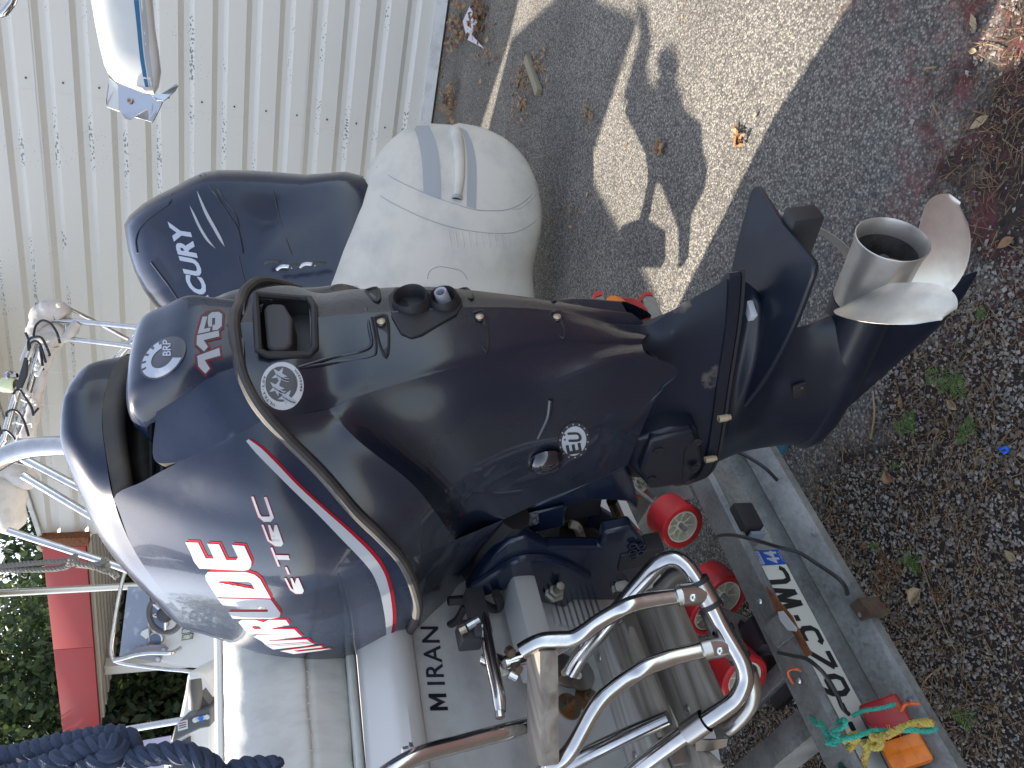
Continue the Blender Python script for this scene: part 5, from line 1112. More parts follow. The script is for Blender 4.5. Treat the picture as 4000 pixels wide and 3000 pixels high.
def stroke_char(ch, t0, t1):
    """heavy plate characters drawn as strokes (unit box), swept as flat ribbons"""
    S = {'C': [[(1, .84), (.85, .97), (.5, 1), (.15, .97), (0, .8), (0, .2), (.15, .03), (.5, 0), (.85, .03), (1, .16)]],
         'W': [[(0, 1), (.2, 0)], [(.2, 0), (.5, .85)], [(.5, .85), (.8, 0)], [(.8, 0), (1, 1)]],
         '3': [[(0, .9), (.2, 1), (.75, 1), (.98, .88), (.98, .64), (.8, .54), (.22, .54)], [(.8, .54), (1, .42), (1, .14), (.8, 0), (.2, 0), (0, .12)]],
         '2': [[(0, .85), (.2, 1), (.8, 1), (1, .82), (1, .62), (0, .04)], [(0, 0), (1, 0)]],
         '6': [[(.85, 1), (.45, .9), (.08, .6), (0, .35), (0, .18), (.2, 0), (.8, 0), (1, .18), (1, .4), (.8, .55), (.3, .55), (.05, .45)]],
         '-': [[(0, .45), (1, .45)]], 'F': [[(0, 0), (0, 1)], [(0, 1), (1, 1)], [(0, .5), (.85, .5)]]}[ch]
    w_ = .0062; k = 0
    mb = MB()
    for i, st_ in enumerate(S):
        P = [np.array([t0+(t1-t0)*a, z0c+(z1c-z0c)*b]) for a, b in st_]; Nn = []
        for j in range(len(P)):
            d = P[min(j+1, len(P)-1)]-P[max(j-1, 0)]; d = d/np.linalg.norm(d); Nn.append(np.array([-d[1], d[0]]))
        vs = [fp(*(P[j]+Nn[j]*w_), .0006+.0002*i) for j in range(len(P))]+[fp(*(P[j]-Nn[j]*w_), .0006+.0002*i) for j in range(len(P))]; n = len(P)
        mb.add(vs, [(j, j+1, n+j+1, n+j) for j in range(n-1)])
    ob('plate_character', mb, M['blackink'], plt, sharp=None)
for ch, w_ in (('C', .036), ('W', .046), ('-', .014), ('3', .036), ('2', .036), ('6', .036), ('-', .014), ('F', .034)):
    stroke_char(ch, x-w_, x); x -= w_+.0185
for z_ in (.46,): mb = MB(); lathe(mb, [(0, .006), (.003, .004), (.0035, 0)], fp(t44-.004, z_, 0), -EB, 12); ob('plate_rivet', mb, M['cream'], plt)
# dark plate-lamp box
lbx = thing('plate_lamp', 'small black plate lamp box on the beam beside the blue plate band', 'lamp', onz(*KP(590, 480), .45))
mb = MB(); boxb(mb, tbz(tR+.055, 1.285, .475), (ET, EB, EZ), (.034, .034, .026), .004); boxo = ob('lamp_body', mb, M['blackplastic'], lbx)
mb = MB(); boxb(mb, tbz(tR+.014, 1.29, .462), (ET, EB, EZ), (.004, .026, .02), .002); ob('lamp_lens', mb, mat('grey lens', (.25, .27, .33), .2), lbx)
# tail lamps
def lamp_box(nm, lab, t0, t1, b_, z_, order):
    L_ = thing(nm, lab, 'lamp', tbz((t0+t1)/2, b_, z_)); c = tbz((t0+t1)/2, b_+.0, z_); hw = abs(t1-t0)/2
    up = nrm(-EB*1.0+EZ*.62); sd = nrm(np.cross(ET, up)); 
    mb = MB(); boxb(mb, c-up*.022, (ET, sd, up), (hw-.003, .036, .016), .004); ob('lamp_base', mb, M['blackplastic'], L_)
    w1 = hw*.57; s_ = 1 if order else -1
    mb = MB(); boxb(mb, c+ET*s_*(hw-w1), (ET, sd, up), (w1, .038, .014), .006); ob('red_lens', mb, M['redlens'], L_, sharp=45)
    mb = MB(); boxb(mb, c-ET*s_*(w1), (ET, sd, up), (hw-w1-.001, .038, .014), .006); a_ = ob('amber_lens', mb, M['amber'], L_, sharp=45)
    mb = MB()
    for k in (-.3, .3): boxb(mb, c-ET*s_*w1+sd*.038*k, (ET, sd, up), (hw-w1-.006, .0008, .0146))
    boxb(mb, c-ET*s_*w1, (ET, sd, up), (.0008, .033, .0146)); ob('lens_rib', mb, M['amber'], a_)
    return L_
lamp_box('tail_lamp', 'rectangular red and amber tail lamp tied on with green and yellow rope', .312, .438, 1.245, .412, True)
lp = thing('tail_lamp', 'red tail lamp with round amber segment, in a galvanised bracket behind the motor leg', 'lamp', onb(*KS(740, 310), 1.30))
KSb = lambda x, y, b: onb(*KS(x, y), b)
mb = MB(); prism(mb, [KSb(*p, 1.285) for p in ((610, 275), (700, 258), (790, 265), (850, 300), (885, 345), (905, 400), (880, 420), (600, 400))], EB*.045); o = ob('red_lens', mb, M['redlens'], lp, sharp=30); bv = o.modifiers.new('b', 'BEVEL'); bv.width = .008; bv.segments = 3
mb = MB(); lathe(mb, [(0, .033), (.006, .031), (.010, .02), (.011, 0)], KSb(675, 308, 1.284), -EB, 28); ob('amber_lens', mb, M['amber'], lp)
mb = MB(); prism(mb, [KSb(*p, 1.30) for p in ((540, 235), (580, 235), (620, 330), (600, 400), (520, 330))], EB*.006)
ob('lamp_bracket', mb, M['galv'], lp); mb = MB(); prism(mb, [KSb(*p, 1.30) for p in ((830, 255), (900, 240), (985, 390), (1000, 470), (920, 440))], EB*.006); o = ob('lamp_bracket', mb, M['galv'], lp)
mb = MB(); prism(mb, [KSb(*p, 1.296) for p in ((535, 230), (585, 228), (585, 250), (545, 262), (528, 300), (518, 300))], EB*.02); ob('bracket_guard', mb, M['redpl'], lp); mb = MB(); prism(mb, [KSb(*p, 1.296) for p in ((820, 275), (860, 232), (905, 232), (915, 255), (870, 250), (835, 290))], EB*.02); ob('bracket_guard', mb, M['redpl'], lp)
mb = MB(); prism(mb, [onz(*KP(*p), .37) for p in ((1045, 850), (1085, 812), (1120, 850), (1150, 895), (1100, 925))], -EZ*.05); ob('tie_down_lug', mb, mat('rusty lug', (.09, .07, .05), .7, col2=(.09, .035, .018), noise_scale=40), tr, sharp=30)
mb = MB(); prism(mb, [onz(*KP(*p), .5105) for p in ((635, 755), (690, 820), (760, 900), (800, 980), (860, 1090), (835, 1105), (770, 985), (690, 890), (650, 800))], EZ*.004); ob('rust_patch', mb, M['rust'], tr)
mb = MB(); prism(mb, [onz(*KP(*p), .5150) for p in ((690, 880), (715, 875), (785, 965), (780, 978), (740, 972), (700, 920))], EZ*.002); ob('paint_flake', mb, M['gel'], tr)
mb = MB(); prism(mb, [onz(*KP(*p), .5100) for p in ((618, 955), (700, 885), (800, 975), (690, 1060))], EZ*.004); ob('patch_plate', mb, M['galv'], tr)
def dK(x, y, z): return onz(*KP(x, y), z)
cb = MB(); tube(cb, [dK(370, 515, .535), dK(400, 500, .54), dK(470, 498, .54), dK(560, 520, .545), dK(680, 555, .47), dK(790, 585, .43), dK(880, 640, .41), dK(970, 700, .40), dK(1020, 750, .385), dK(1040, 810, .35)], .0042, 8); tag(ob('cable', cb, M['cable']), 'black cable looping from the plate lamp over the beam to the rusty lug', 'cable')
cb = MB(); tube(cb, [dK(690, 1085, .54), dK(760, 1100, .538), dK(830, 1115, .538), dK(890, 1160, .535), dK(940, 1220, .515), dK(985, 1300, .50), dK(1010, 1360, .50), dK(1040, 1390, .48)], .0042, 8); tag(ob('cable', cb, M['cable']), 'black cable crossing the number plate letters towards the roped tail lamp', 'cable')
cb = MB(); tube(cb, [onz(2880, 1765, .42), onz(2930, 1790, .41), onz(2990, 1830, .405), onz(3040, 1880, .36)], .0042, 8); tag(ob('cable', cb, M['cable']), 'short black cable emerging under the motor leg at the beam', 'cable')
cb = MB(); tube(cb, [dK(800, 1175, .531), dK(780, 1165, .545), dK(745, 1170, .545), dK(740, 1195, .53), dK(765, 1240, .50), dK(775, 1260, .48)], .0024, 6); tag(ob('orange_tie', cb, M['orange']), 'thin orange wire hooked over the top flange of the beam', 'wire')
cb = MB(); tube(cb, [dK(1280, 1340, .45), dK(1300, 1375, .455), dK(1320, 1345, .455), dK(1350, 1338, .44), dK(1395, 1338, .43)], .003, 6); tag(ob('orange_tie', cb, M['orange']), 'orange cable tie end sticking out above the roped tail lamp', 'wire')
gr = MB()
def frayed(mb, pts, r, n_=60, seed=1):
    rnd = random.Random(seed); P = crs(pts, 10); rope(mb, pts, r, 60, 3, 5, 8)
    for k in range(n_):
        p = rnd.choice(P); d = nrm([rnd.gauss(0, 1), rnd.gauss(0, 1), rnd.gauss(0, 1)]); tube(mb, [p, p+d*r*.8+nrm([rnd.gauss(0, 1)]*3)*r*.3, p+d*r*rnd.uniform(1.2, 2.2)], r*.06, 3, sub=1)
frayed(gr, [dK(850, 1405, .50), dK(880, 1440, .52), dK(905, 1440, .53), dK(930, 1490, .535), dK(975, 1535, .535), dK(930, 1530, .54), dK(1010, 1515, .535), dK(1080, 1500, .52), dK(1160, 1475, .49), dK(1250, 1475, .47), dK(1350, 1470, .46), dK(1420, 1475, .43), dK(1480, 1462, .41)], .0052, 160, 2)
frayed(gr, [dK(990, 1430, .53), dK(1020, 1420, .54), dK(1015, 1450, .54), dK(960, 1480, .54), dK(990, 1500, .54)], .0052, 60, 3); frayed(gr, [dK(1060, 1400, .50), dK(1110, 1375, .49), dK(1200, 1360, .47), dK(1280, 1340, .45)], .004, 60, 4)
tag(ob('green_twine', gr, M['twine']), 'frayed green twine lashed round the beam and the tail lamp', 'twine')
yr = MB(); frayed(yr, [dK(1010, 1520, .525), dK(1080, 1495, .51), dK(1050, 1560, .50), dK(1035, 1610, .49), dK(1060, 1660, .48)], .0085, 20, 5)
frayed(yr, [dK(1110, 1680, .48), dK(1120, 1600, .49), dK(1160, 1520, .49), dK(1230, 1495, .48), dK(1330, 1450, .46), dK(1400, 1435, .44), dK(1460, 1432, .42)], .0078, 20, 6); frayed(yr, [dK(1110, 1540, .495), dK(1180, 1555, .49), dK(1200, 1520, .49), dK(1150, 1500, .495)], .0078, 20, 7)
tag(ob('yellow_rope', yr, M['yrope']), 'yellow rope with red flecks wound round the tail lamp under the green twine', 'rope')
mb = MB(); lathe(mb, [(-.03, .014), (-.026, .017), (-.02, .0145), (-.014, .0175), (-.008, .0145), (-.002, .0175), (.004, .0145), (.01, .016), (.02, .012)], dK(1035, 1625, .485), ET*.7-EZ*.5, 16)
tag(ob('hose_end', mb, mat('dark green hose', (.02, .07, .055), .4)), 'ribbed dark green hose end holding the yellow rope', 'hose')

# ================================================================ BACKGROUND MOTORS AND THEIR BOATS
# dark motor lettered MERCURY
mercd = 3.95
K1 = cr(0, 0, 1.659); K1b = cr(0, 1000, 1.659)
mt = thing('outboard_motor', 'dark blue outboard motor lettered MERCURY standing behind the black motor', 'outboard motor', dep(1000, 1000, mercd+.2))
outl = [(484, 878), (505, 842), (560, 795), (620, 760), (672, 735), (735, 700), (790, 674), (850, 664), (930, 664), (1010, 667), (1100, 674), (1200, 682), (1350, 670), (1470, 700), (1520, 800), (1540, 950), (1520, 1150), (1440, 1350), (1250, 1450), (1000, 1440), (820, 1380), (690, 1280), (600, 1190), (558, 1130), (525, 1060), (500, 980)]
cx0, cy0 = 980., 1040.
mb = MB(); rings = []
for f, dz in ((1.0, .30), (.998, .18), (.975, .09), (.93, .04), (.84, .012), (.60, -.015), (.3, -.025)):
    rings.append([dep(cx0+(x-cx0)*f, cy0+(y-cy0)*f, mercd+dz+(.08*((x-1180)/500)**2 if x > 1180 else 0)) for x, y in outl])
n = len(outl); vs = [p for r_ in rings for p in r_]+[dep(cx0, cy0, mercd-.03)]
fs = [(i*n+j, i*n+(j+1) % n, (i+1)*n+(j+1) % n, (i+1)*n+j) for i in range(len(rings)-1) for j in range(n)]+[((len(rings)-1)*n+j, (len(rings)-1)*n+(j+1) % n, len(rings)*n) for j in range(n)]
fs.append(tuple(range(n))[::-1]); mb.add(vs, fs); mcow = ob('motor_cowl', mb, M['paint_dark'], mt, sharp=50)
sM = Surf(mcow)
def mline(name, pts, r, m_, kk):
    P = [sM.hit(*kk(*p), 0) for p in pts]; P = [np.array(p) for p in P if p is not None]
    if len(P) > 2: mb = MB(); tube(mb, P, r, 8, sub=4); ob(name, mb, M[m_], mt)
mline('cowl_crease', [(1300, 1140), (1370, 1230), (1440, 1330), (1500, 1420), (1540, 1480), (1560, 1560), (1575, 1640)], .007, 'paint_dark', K1)
mline('cowl_crease', [(1330, 1130), (1400, 1220), (1470, 1320), (1530, 1400), (1550, 1470)], .005, 'paint_dark', K1)
mline('cowl_crease', [(1116, 1218), (1116, 1260), (1104, 1310), (1040, 1360), (960, 1420), (900, 1490), (880, 1560), (890, 1640)], .005, 'paint_dark', K1)
mline('cowl_crease', [(980, 40), (1040, 120), (1100, 200), (1180, 320)], .006, 'paint_dark', K1b)
mline('cowl_seam', [(85, 1115), (110, 1230), (150, 1400), (200, 1560), (235, 1655)], .003, 'cellar', cr(1000, 0, 1.659))
mline('cowl_seam', [(1548, 5), (1560, 60), (1575, 120), (1590, 180)], .004, 'cellar', K1b)
KM = quadmap((870, 1352), (736, 868), (655, 866), (805, 1340))
stick('mercury_lettering', sM, text_polys('MERCURY', KM, .04, .12, 30), mat('faded silver print', (.42, .46, .55), .5), mcow, .003)
for A_, B_ in (([(1278, 1236), (1292, 1290), (1330, 1390), (1380, 1480), (1420, 1550), (1458, 1600)], [(1278, 1236), (1300, 1280), (1345, 1375), (1395, 1465), (1435, 1540), (1458, 1600)]), ([(1230, 1333), (1250, 1390), (1290, 1480), (1340, 1560), (1398, 1612)], [(1230, 1333), (1262, 1385), (1303, 1470), (1352, 1550), (1398, 1612)])):
    stick('swoosh', sM, tri2d(strip([K1(*p) for p in A_], [K1(*p) for p in B_], 4), 30), M['white'], mcow, .003)
mb = MB(); tube(mb, [dep(1450, 1050, 4.3), dep(1420, 1120, 4.3)], .08, 12); boxb(mb, dep(1400, 1250, 4.4), (EB, ET, EZ), (.12, .08, .1), .03)
ob('motor_leg', mb, M['blackplastic'], mt)
for k in range(5):
    mb = MB(); a = cr(1000, 1000, 1.659)(60+k*75, 50+((k*37) % 45)); tube(mb, [dep(*a, 3.85), dep(a[0]+20, a[1]-12, 3.84), dep(a[0]+60, a[1]-10, 3.85)], .009, 8); ob('rigging', mb, M['alu' if k % 2 else 'cellar'], mt)

# canvas-covered motor
hd = 3.95
hon = thing('covered_motor', 'outboard motor under a cream canvas cover with grey bands and a hooded vent', 'outboard motor', dep(1700, 800, hd+.1))
sta = [(1250, 1215, 2080), (1180, 1235, 2090), (1060, 1272, 2082), (930, 1312, 2108), (850, 1345, 2118), (780, 1375, 2112), (700, 1415, 2092), (620, 1462, 2052), (560, 1512, 1998), (520, 1560, 1935), (494, 1612, 1868), (480, 1680, 1790)]
rg = []; nn = 44
for (y, x0, x1) in sta:
    mid_ = dep((x0+x1)/2, y, hd+.16); h = (dep(x1, y, hd+.16)-dep(x0, y, hd+.16))/2; hl = np.linalg.norm(h); g_ = -FW*hl*.50
    rg.append([mid_+h*math.cos(a)+g_*math.sin(a)-RT*hl*.40*max(0, math.sin(a))*(1 if y < 900 else max(0, 1-(y-900)/300)) for a in [2*math.pi*k/nn for k in range(nn)]])
rows_ = [crs([r_[k] for r_ in rg], 4) for k in range(nn)]; nr = len(rows_[0]); vs = [rows_[k][i] for i in range(nr) for k in range(nn)]
mb = MB(); mb.add(vs, [(i*nn+k, i*nn+(k+1) % nn, (i+1)*nn+(k+1) % nn, (i+1)*nn+k) for i in range(nr-1) for k in range(nn)]); mb.f += [tuple(range(nn))[::-1], tuple((nr-1)*nn+k for k in range(nn))]
cvr = ob('canvas_cover', mb, M['cloth'], hon, sharp=70)
sH = Surf(cvr); KH = cr(1000, 0, 1.659); KH2 = cr(2000, 0, 1.659)
def hl_(name, pts, r, m_, par=hon):
    P = [sH.hit(*p, 0) for p in pts]; P = [np.array(p) for p in P if p is not None]
    if len(P) > 2: mb = MB(); tube(mb, P, r, 6, sub=5); return ob(name, mb, M[m_], par)
hl_('cover_seam', [KH(*p) for p in ((632, 1010), (650, 1100), (720, 1195), (830, 1285), (970, 1360), (1130, 1430), (1300, 1480), (1500, 1510), (1640, 1510))]+[KH2(*p) for p in ((60, 1490), (130, 1450), (180, 1400))], .0022, 'cloth2')
hl_('cover_seam', [KH(*p) for p in ((755, 890), (725, 940), (735, 1010), (780, 1080), (880, 1150), (1010, 1215), (1180, 1285), (1400, 1355), (1550, 1365), (1640, 1355))]+[KH2(*p) for p in ((50, 1325), (120, 1270), (165, 1210))], .0022, 'cloth2')
ba = [KH(*p) for p in ((1000, 795), (1040, 870), (1065, 970), (1080, 1090), (1086, 1250))]; bb = [KH(*p) for p in ((1105, 782), (1150, 880), (1180, 990), (1193, 1110), (1198, 1290))]
stick('grey_band', sH, tri2d(strip(ba, bb, 3), 30), M['cloth2'], cvr, .0025)
bc = [KH(*p) for p in ((1330, 830), (1360, 930), (1370, 1080), (1365, 1335))]; be = [KH(*p) for p in ((1365, 850), (1405, 940), (1428, 1090), (1425, 1352))]
stick('grey_band', sH, tri2d(strip(bc, be, 3), 30), M['cloth2'], cvr, .0025)
# hooded vent: a ridge with an open end
P = [sH.hit(*KH(*p), .0) for p in ((1255, 775), (1290, 850), (1310, 940), (1320, 1060), (1318, 1180), (1305, 1270))]; P = [np.array(p) for p in P if p is not None]
mb = MB(); tube(mb, P, .036, 16, sub=5, r_fn=lambda t: .95-.35*t); ob('vent_hood', mb, M['cloth'], hon, sharp=60)
if len(P) > 3:
    mb = MB(); lathe(mb, [(0, .026), (.018, .028), (.019, .021), (.0, .017), (-.012, 0)], P[-1], nrm(P[-1]-P[-2]), 20); ob('vent_mouth', mb, M['cloth2'], hon)
    mb = MB(); lathe(mb, [(.0185, .0), (.0187, .019), (.015, .019)], P[-1], nrm(P[-1]-P[-2]), 20); ob('vent_hole', mb, M['cellar'], hon)
a_ = sH.hit(*KH(590, 1375), 0)
if a_ is not None:
    mb = MB(); lathe(mb, [(-.06, .062), (.0, .05), (.03, .034), (.075, .031), (.085, .026), (.083, .015), (.06, .012)], np.array(a_)+FW*.05-UP*.0, nrm(UP*1.0-FW*.15), 24); ob('cover_spout', mb, M['cloth'], hon, sharp=40)
for k in range(10):
    x = 1250+k*42; hl_('pleat', [KH(x, 1500+k*1.5), KH(x+6, 1545), KH(x+16, 1600)], .0028, 'cloth')
hl_('cover_patch', [(1670+i[0]/1.659-667+0, 1000+i[1]/1.659) for i in ((1110, 150), (1125, 100), (1180, 70), (1260, 78), (1330, 98), (1370, 150))] if 0 else [KR(*p) for p in ((1110, 150), (1125, 100), (1180, 70), (1260, 78), (1330, 98), (1370, 150))], .002, 'cloth2')
hl_('cover_strap', [KH2(*p) for p in ((0, 1355), (60, 1345), (120, 1290), (160, 1240))], .003, 'cloth'); 
mb = MB(); cyl(mb, dep(1750, 1150, 4.1), dep(1820, 1260, 4.2), .09); ob('motor_leg', mb, M['blackplastic'], hon)

# raised drive leg at the top right with its aluminium propeller
rl = thing('raised_motor', 'white tilted up motor leg with blue stripe and aluminium propeller against the wall', 'outboard leg', dep(500, 200, 3.1))
dr = 3.05
mb = MB(); ol = [K1(*p) for p in ((560, -500), (590, 0), (615, 150), (645, 300), (675, 420), (700, 475), (750, 530), (850, 572), (940, 605), (1000, 615), (1030, 565), (1045, 470), (1030, 330), (1008, 200), (990, 0), (960, -500))]
cxx, cyy = K1(840, 100); rings = []
for f, dz in ((1.0, .05), (.985, .02), (.93, .0), (.80, -.018), (.5, -.03)):
    rings.append([dep(cxx+(x-cxx)*f, cyy+(y-cyy)*(f if y > 50 else 1), dr+dz) for x, y in ol])
for dz in (.09,): rings.insert(0, [dep(x, y, dr+dz) for x, y in ol])
n = len(ol); mb.add([p for r_ in rings for p in r_], [(i*n+j, i*n+(j+1) % n, (i+1)*n+(j+1) % n, (i+1)*n+j) for i in range(len(rings)-1) for j in range(n)]+[tuple((len(rings)-1)*n+j for j in range(n)), tuple(range(n))[::-1]])
legw = ob('drive_leg', mb, M['gel'], rl, sharp=50); sL = Surf(legw)
def lstrip(nm, A, B, m_, off): stick(nm, sL, tri2d(strip([K1(*p) for p in A], [K1(*p) for p in B], 3), 40), m_, legw, off)
lstrip('blue_stripe', [(868, 0), (885, 150), (905, 350), (925, 480), (950, 600)], [(900, 0), (912, 150), (930, 350), (950, 480), (968, 600)], mat('stripe blue', (.01, .10, .20), .4), .0015)
lstrip('grey_stripe', [(905, 0), (920, 150), (938, 350), (958, 480), (975, 600)], [(938, 0), (955, 150), (968, 350), (985, 480), (992, 605)], M['cloth2'], .0015)
pw = MB()
for poly, d0, d1 in ((((705, 505), (765, 540), (772, 650), (775, 722), (735, 710), (690, 692), (686, 655)), 3.10, 3.13), (((765, 545), (850, 570), (915, 605), (968, 695), (905, 735), (845, 772), (810, 768), (785, 735), (768, 650)), 3.02, 3.06),
                      (((910, 605), (990, 622), (1055, 655), (1030, 710), (1000, 770), (985, 792), (965, 780), (962, 730), (940, 670)), 3.0, 3.03), (((985, 620), (1030, 618), (1085, 590), (1140, 545), (1153, 552), (1130, 590), (1060, 655), (1010, 650)), 2.98, 3.02), (((860, 755), (905, 740), (965, 700), (985, 792), (930, 775)), 3.06, 3.08)):
    k = len(poly); c_ = np.mean(poly, 0); P = [dep(*K1(*p), d0+(d1-d0)*((i % 3)/2)) for i, p in enumerate(poly)]; mb = MB(); prism(mb, P, FW*.006); o = ob('blade', mb, M['alu'], rl, sharp=25); bv = o.modifiers.new('b', 'BEVEL'); bv.width = .002; bv.segments = 2
mb = MB(); lathe(mb, [(0, .011), (.004, .011), (.005, .006), (.002, .004), (.002, 0)], dep(*K1(843, 652), 3.03), -FW, 16); ob('blade_nut', mb, M['bolt'], rl)
for (x, y, lab, pts) in ((0, 0, 'curved steel rail end in the far top corner above the wall', ((-120, 118), (0, 92), (30, 78), (62, 40), (85, 0), (130, -150))),):
    o_ = MB(); tube(o_, [dep(*K1(*p), 2.9) for p in pts], .0135, 12); tag(ob('steel_rail', o_, M['steel']), lab, 'rail')

# flat cutout added behind the black motor, outlined to cast the jagged ground shadow
shp = [(2455, 395), (2530, 345), (2620, 335), (2680, 430), (2740, 480), (2745, 590), (2765, 650), (2755, 730), (2700, 840), (2690, 1000), (2670, 1000), (2670, 850), (2600, 680), (2572, 665), (2535, 860), (2600, 900), (2600, 1010), (2400, 1000), (2430, 880), (2508, 850), (2550, 660), (2540, 560)]
kk_ = 1/math.tan(R_(SUN_EL)); LS = []
for x, y in shp:
    G_ = onz(x, y, 0); bb_ = np.dot(G_, EB); sh_ = np.array([math.sin(R_(SUN_AZ)), math.cos(R_(SUN_AZ)), 0])*kk_; h_ = (2.26-bb_)/np.dot(sh_, EB); LS.append(G_+sh_*h_+EZ*h_)
hid = thing('shadow_caster', 'added dark cutout behind the black motor, shaped to cast the jagged shadow on the sunlit asphalt', 'outboard motor', tbz(2.3, 2.26, .5))
mb = MB(); prism(mb, LS, EB*.05); ob('shadow_cutout', mb, M['leg'], hid, sharp=30)
# folded bimini frame of the boat behind, wrapped in canvas and cable ties
bim = thing('folded_bimini', 'folded awning frame of steel tubes wrapped in pale canvas, bound with cable ties', 'awning frame', dep(150, 1400, 2.7))
bd_ = 2.7
def dA(x, y, d=bd_): return dep(*KA(x, y), d)
mb = MB(); tube(mb, [dA(-60, 1760), dA(20, 1600), dA(40, 1570), dA(75, 1440), (dA(105, 1330)), dA(165, 1130), dA(215, 990), dA(262, 850)], .0125, 14); ob('frame_tube', mb, M['steel'], bim)
mb = MB(); tube(mb, [dA(290, 820), dA(345, 650), dA(395, 540), dA(440, 485), dA(500, 475), dA(600, 478), dA(900, 505), dA(1340, 550), dA(1600, 590)], .0095, 14); ob('frame_tube', mb, M['steel'], bim)
mb = MB(); tube(mb, [dA(235, 860), dA(300, 690), dA(350, 560), dA(400, 490)], .018, 14); ob('frame_sleeve', mb, M['steel2'], bim)
mb = MB(); tube(mb, [dA(120, 1620), dA(190, 1400), dA(250, 1200), dA(300, 1010), dA(340, 850), dA(400, 700)], .011, 12); ob('frame_tube', mb, M['steel'], bim)
mb = MB(); tube(mb, [dA(640, 650), dA(900, 680), dA(1150, 712), (dA(1400, 760))], .0085, 12); ob('frame_tube', mb, M['steel'], bim)
mb = MB(); tube(mb, [dA(560, 330), dA(850, 470, 2.75), dA(1190, 650, 2.8), dA(1330, 720, 2.8)], .0065, 10); ob('frame_strut', mb, M['steel'], bim)
mb = MB(); tube(mb, [dA(1560, 400, 2.75), dA(1340, 545, 2.75), dA(1180, 710, 2.75), dA(1050, 860, 2.75)], .012, 12); ob('frame_strut', mb, M['steel'], bim)
mb = MB(); tube(mb, [dA(622, 510), dA(628, 620)], .009, 10); ob('frame_pin', mb, M['steel'], bim)
mb = MB(); tube(mb, [dA(250, 1560), dA(300, 1380), dA(330, 1200), dA(375, 1050), dA(400, 900), dA(440, 780), dA(480, 700)], .028, 14, sub=7, r_fn=lambda t: .75+.3*math.sin(t*9)*.5); cvo = ob('canvas_roll', mb, M['clothd'], bim, sharp=70)
mb = MB(); tube(mb, [dA(300, 610), dA(350, 520), dA(400, 430), dA(480, 390), dA(560, 400), dA(600, 450)], .036, 14, sub=7, r_fn=lambda t: .7+.4*math.sin(t*3.1)); tube(mb, [dA(420, 600), dA(520, 560), dA(600, 640), dA(680, 560), (dA(730, 500))], .026, 12, r_fn=lambda t: 1-.5*t); tube(mb, [dA(360, 640), dA(470, 640), dA(540, 680)], .03, 12)
o = ob('canvas_roll', mb, M['clothd'], bim, sharp=70)
for o_ in (cvo, o):
    dm = o_.modifiers.new('d', 'DISPLACE'); t_ = bpy.data.textures.new('folds', 'CLOUDS'); t_.noise_scale = .035; dm.texture = t_; dm.strength = .018
for a, b in (((395, 735), (720, 745)), ((370, 972), (840, 938)), ((300, 1248), (480, 1272)), ((690, 612), (745, 608)), ((350, 980), (400, 900)), ((520, 640), (640, 650))):
    mb = MB(); A_, B_ = dA(*a, 2.62), dA(*b, 2.62); boxb(mb, (A_+B_)/2, (B_-A_, UP, FW), (np.linalg.norm(B_-A_)/2, .0045, .001)); ob('tie_tail', mb, M['tie'], bim)
for k, pts in enumerate((((150, 1180), (125, 1130), (170, 1090), (215, 1105), (260, 1180), (300, 1270)), ((150, 1230), (140, 1120)), ((120, 1440), (140, 1420), (220, 1440), (290, 1430), (300, 1470)), ((200, 1210), (260, 1235), (340, 1260)))):
    mb = MB(); tube(mb, [dA(*p, 2.655) for p in pts], .0038, 6); ob('white_tie', mb, M['tie'], bim)
for pts in (((310, 620), (330, 530), (380, 482), (430, 485), (480, 520), (530, 600), (555, 690)), ((265, 760), (262, 670), (300, 635), (360, 630), (400, 660), (455, 780), (455, 810)), ((235, 590), (265, 655)), ((275, 740), (280, 690), (330, 670), (370, 700), (400, 790), (425, 870)), ((370, 720), (385, 830), (400, 940)), ((120, 1160), (150, 1125), (190, 1130), (230, 1190), (290, 1280), (310, 1360)), ((60, 1370), (65, 1330), (120, 1305), (180, 1340), (225, 1420), (265, 1550)), ((10, 1530), (20, 1500), (60, 1500), (110, 1540), (140, 1580)), ((355, 1290), (318, 1335))):
    mb = MB(); tube(mb, [dA(*p, 2.645) for p in pts], .0042, 8); ob('black_tie', mb, M['blacktie'], bim)
mb = MB(); prism(mb, [dA(*p, 2.64) for p in ((225, 820), (245, 850), (240, 980), (190, 1100), (150, 1115), (150, 1080), (195, 930))], FW*.012); ob('clamp_plate', mb, M['cellar'], bim)
mb = MB(); lathe(mb, [(0, .008), (.02, .008), (.022, .02), (.034, .018), (.036, 0)], dA(160, 985, 2.66), UP-RT*.2, 20); ob('clamp_knob', mb, M['steel'], bim)
mb = MB(); lathe(mb, [(0, .02), (.01, .026), (.045, .025), (.05, .02), (.052, 0)], dA(150, 1075, 2.66), UP, 22); ob('lamp_cap', mb, mat('pale lime lens', (.62, .66, .42), .3), bim)
for (x, y) in ((350, 890), (340, 920), (345, 975), (265, 1165), (305, 1215), (545, 335)):
    mb = MB(); lathe(mb, [(-.008, 0), (-.006, .007), (0, .0095), (.006, .007), (.008, 0)], dA(x, y, 2.63), UP, 10); ob('bead', mb, M['tie'], bim)
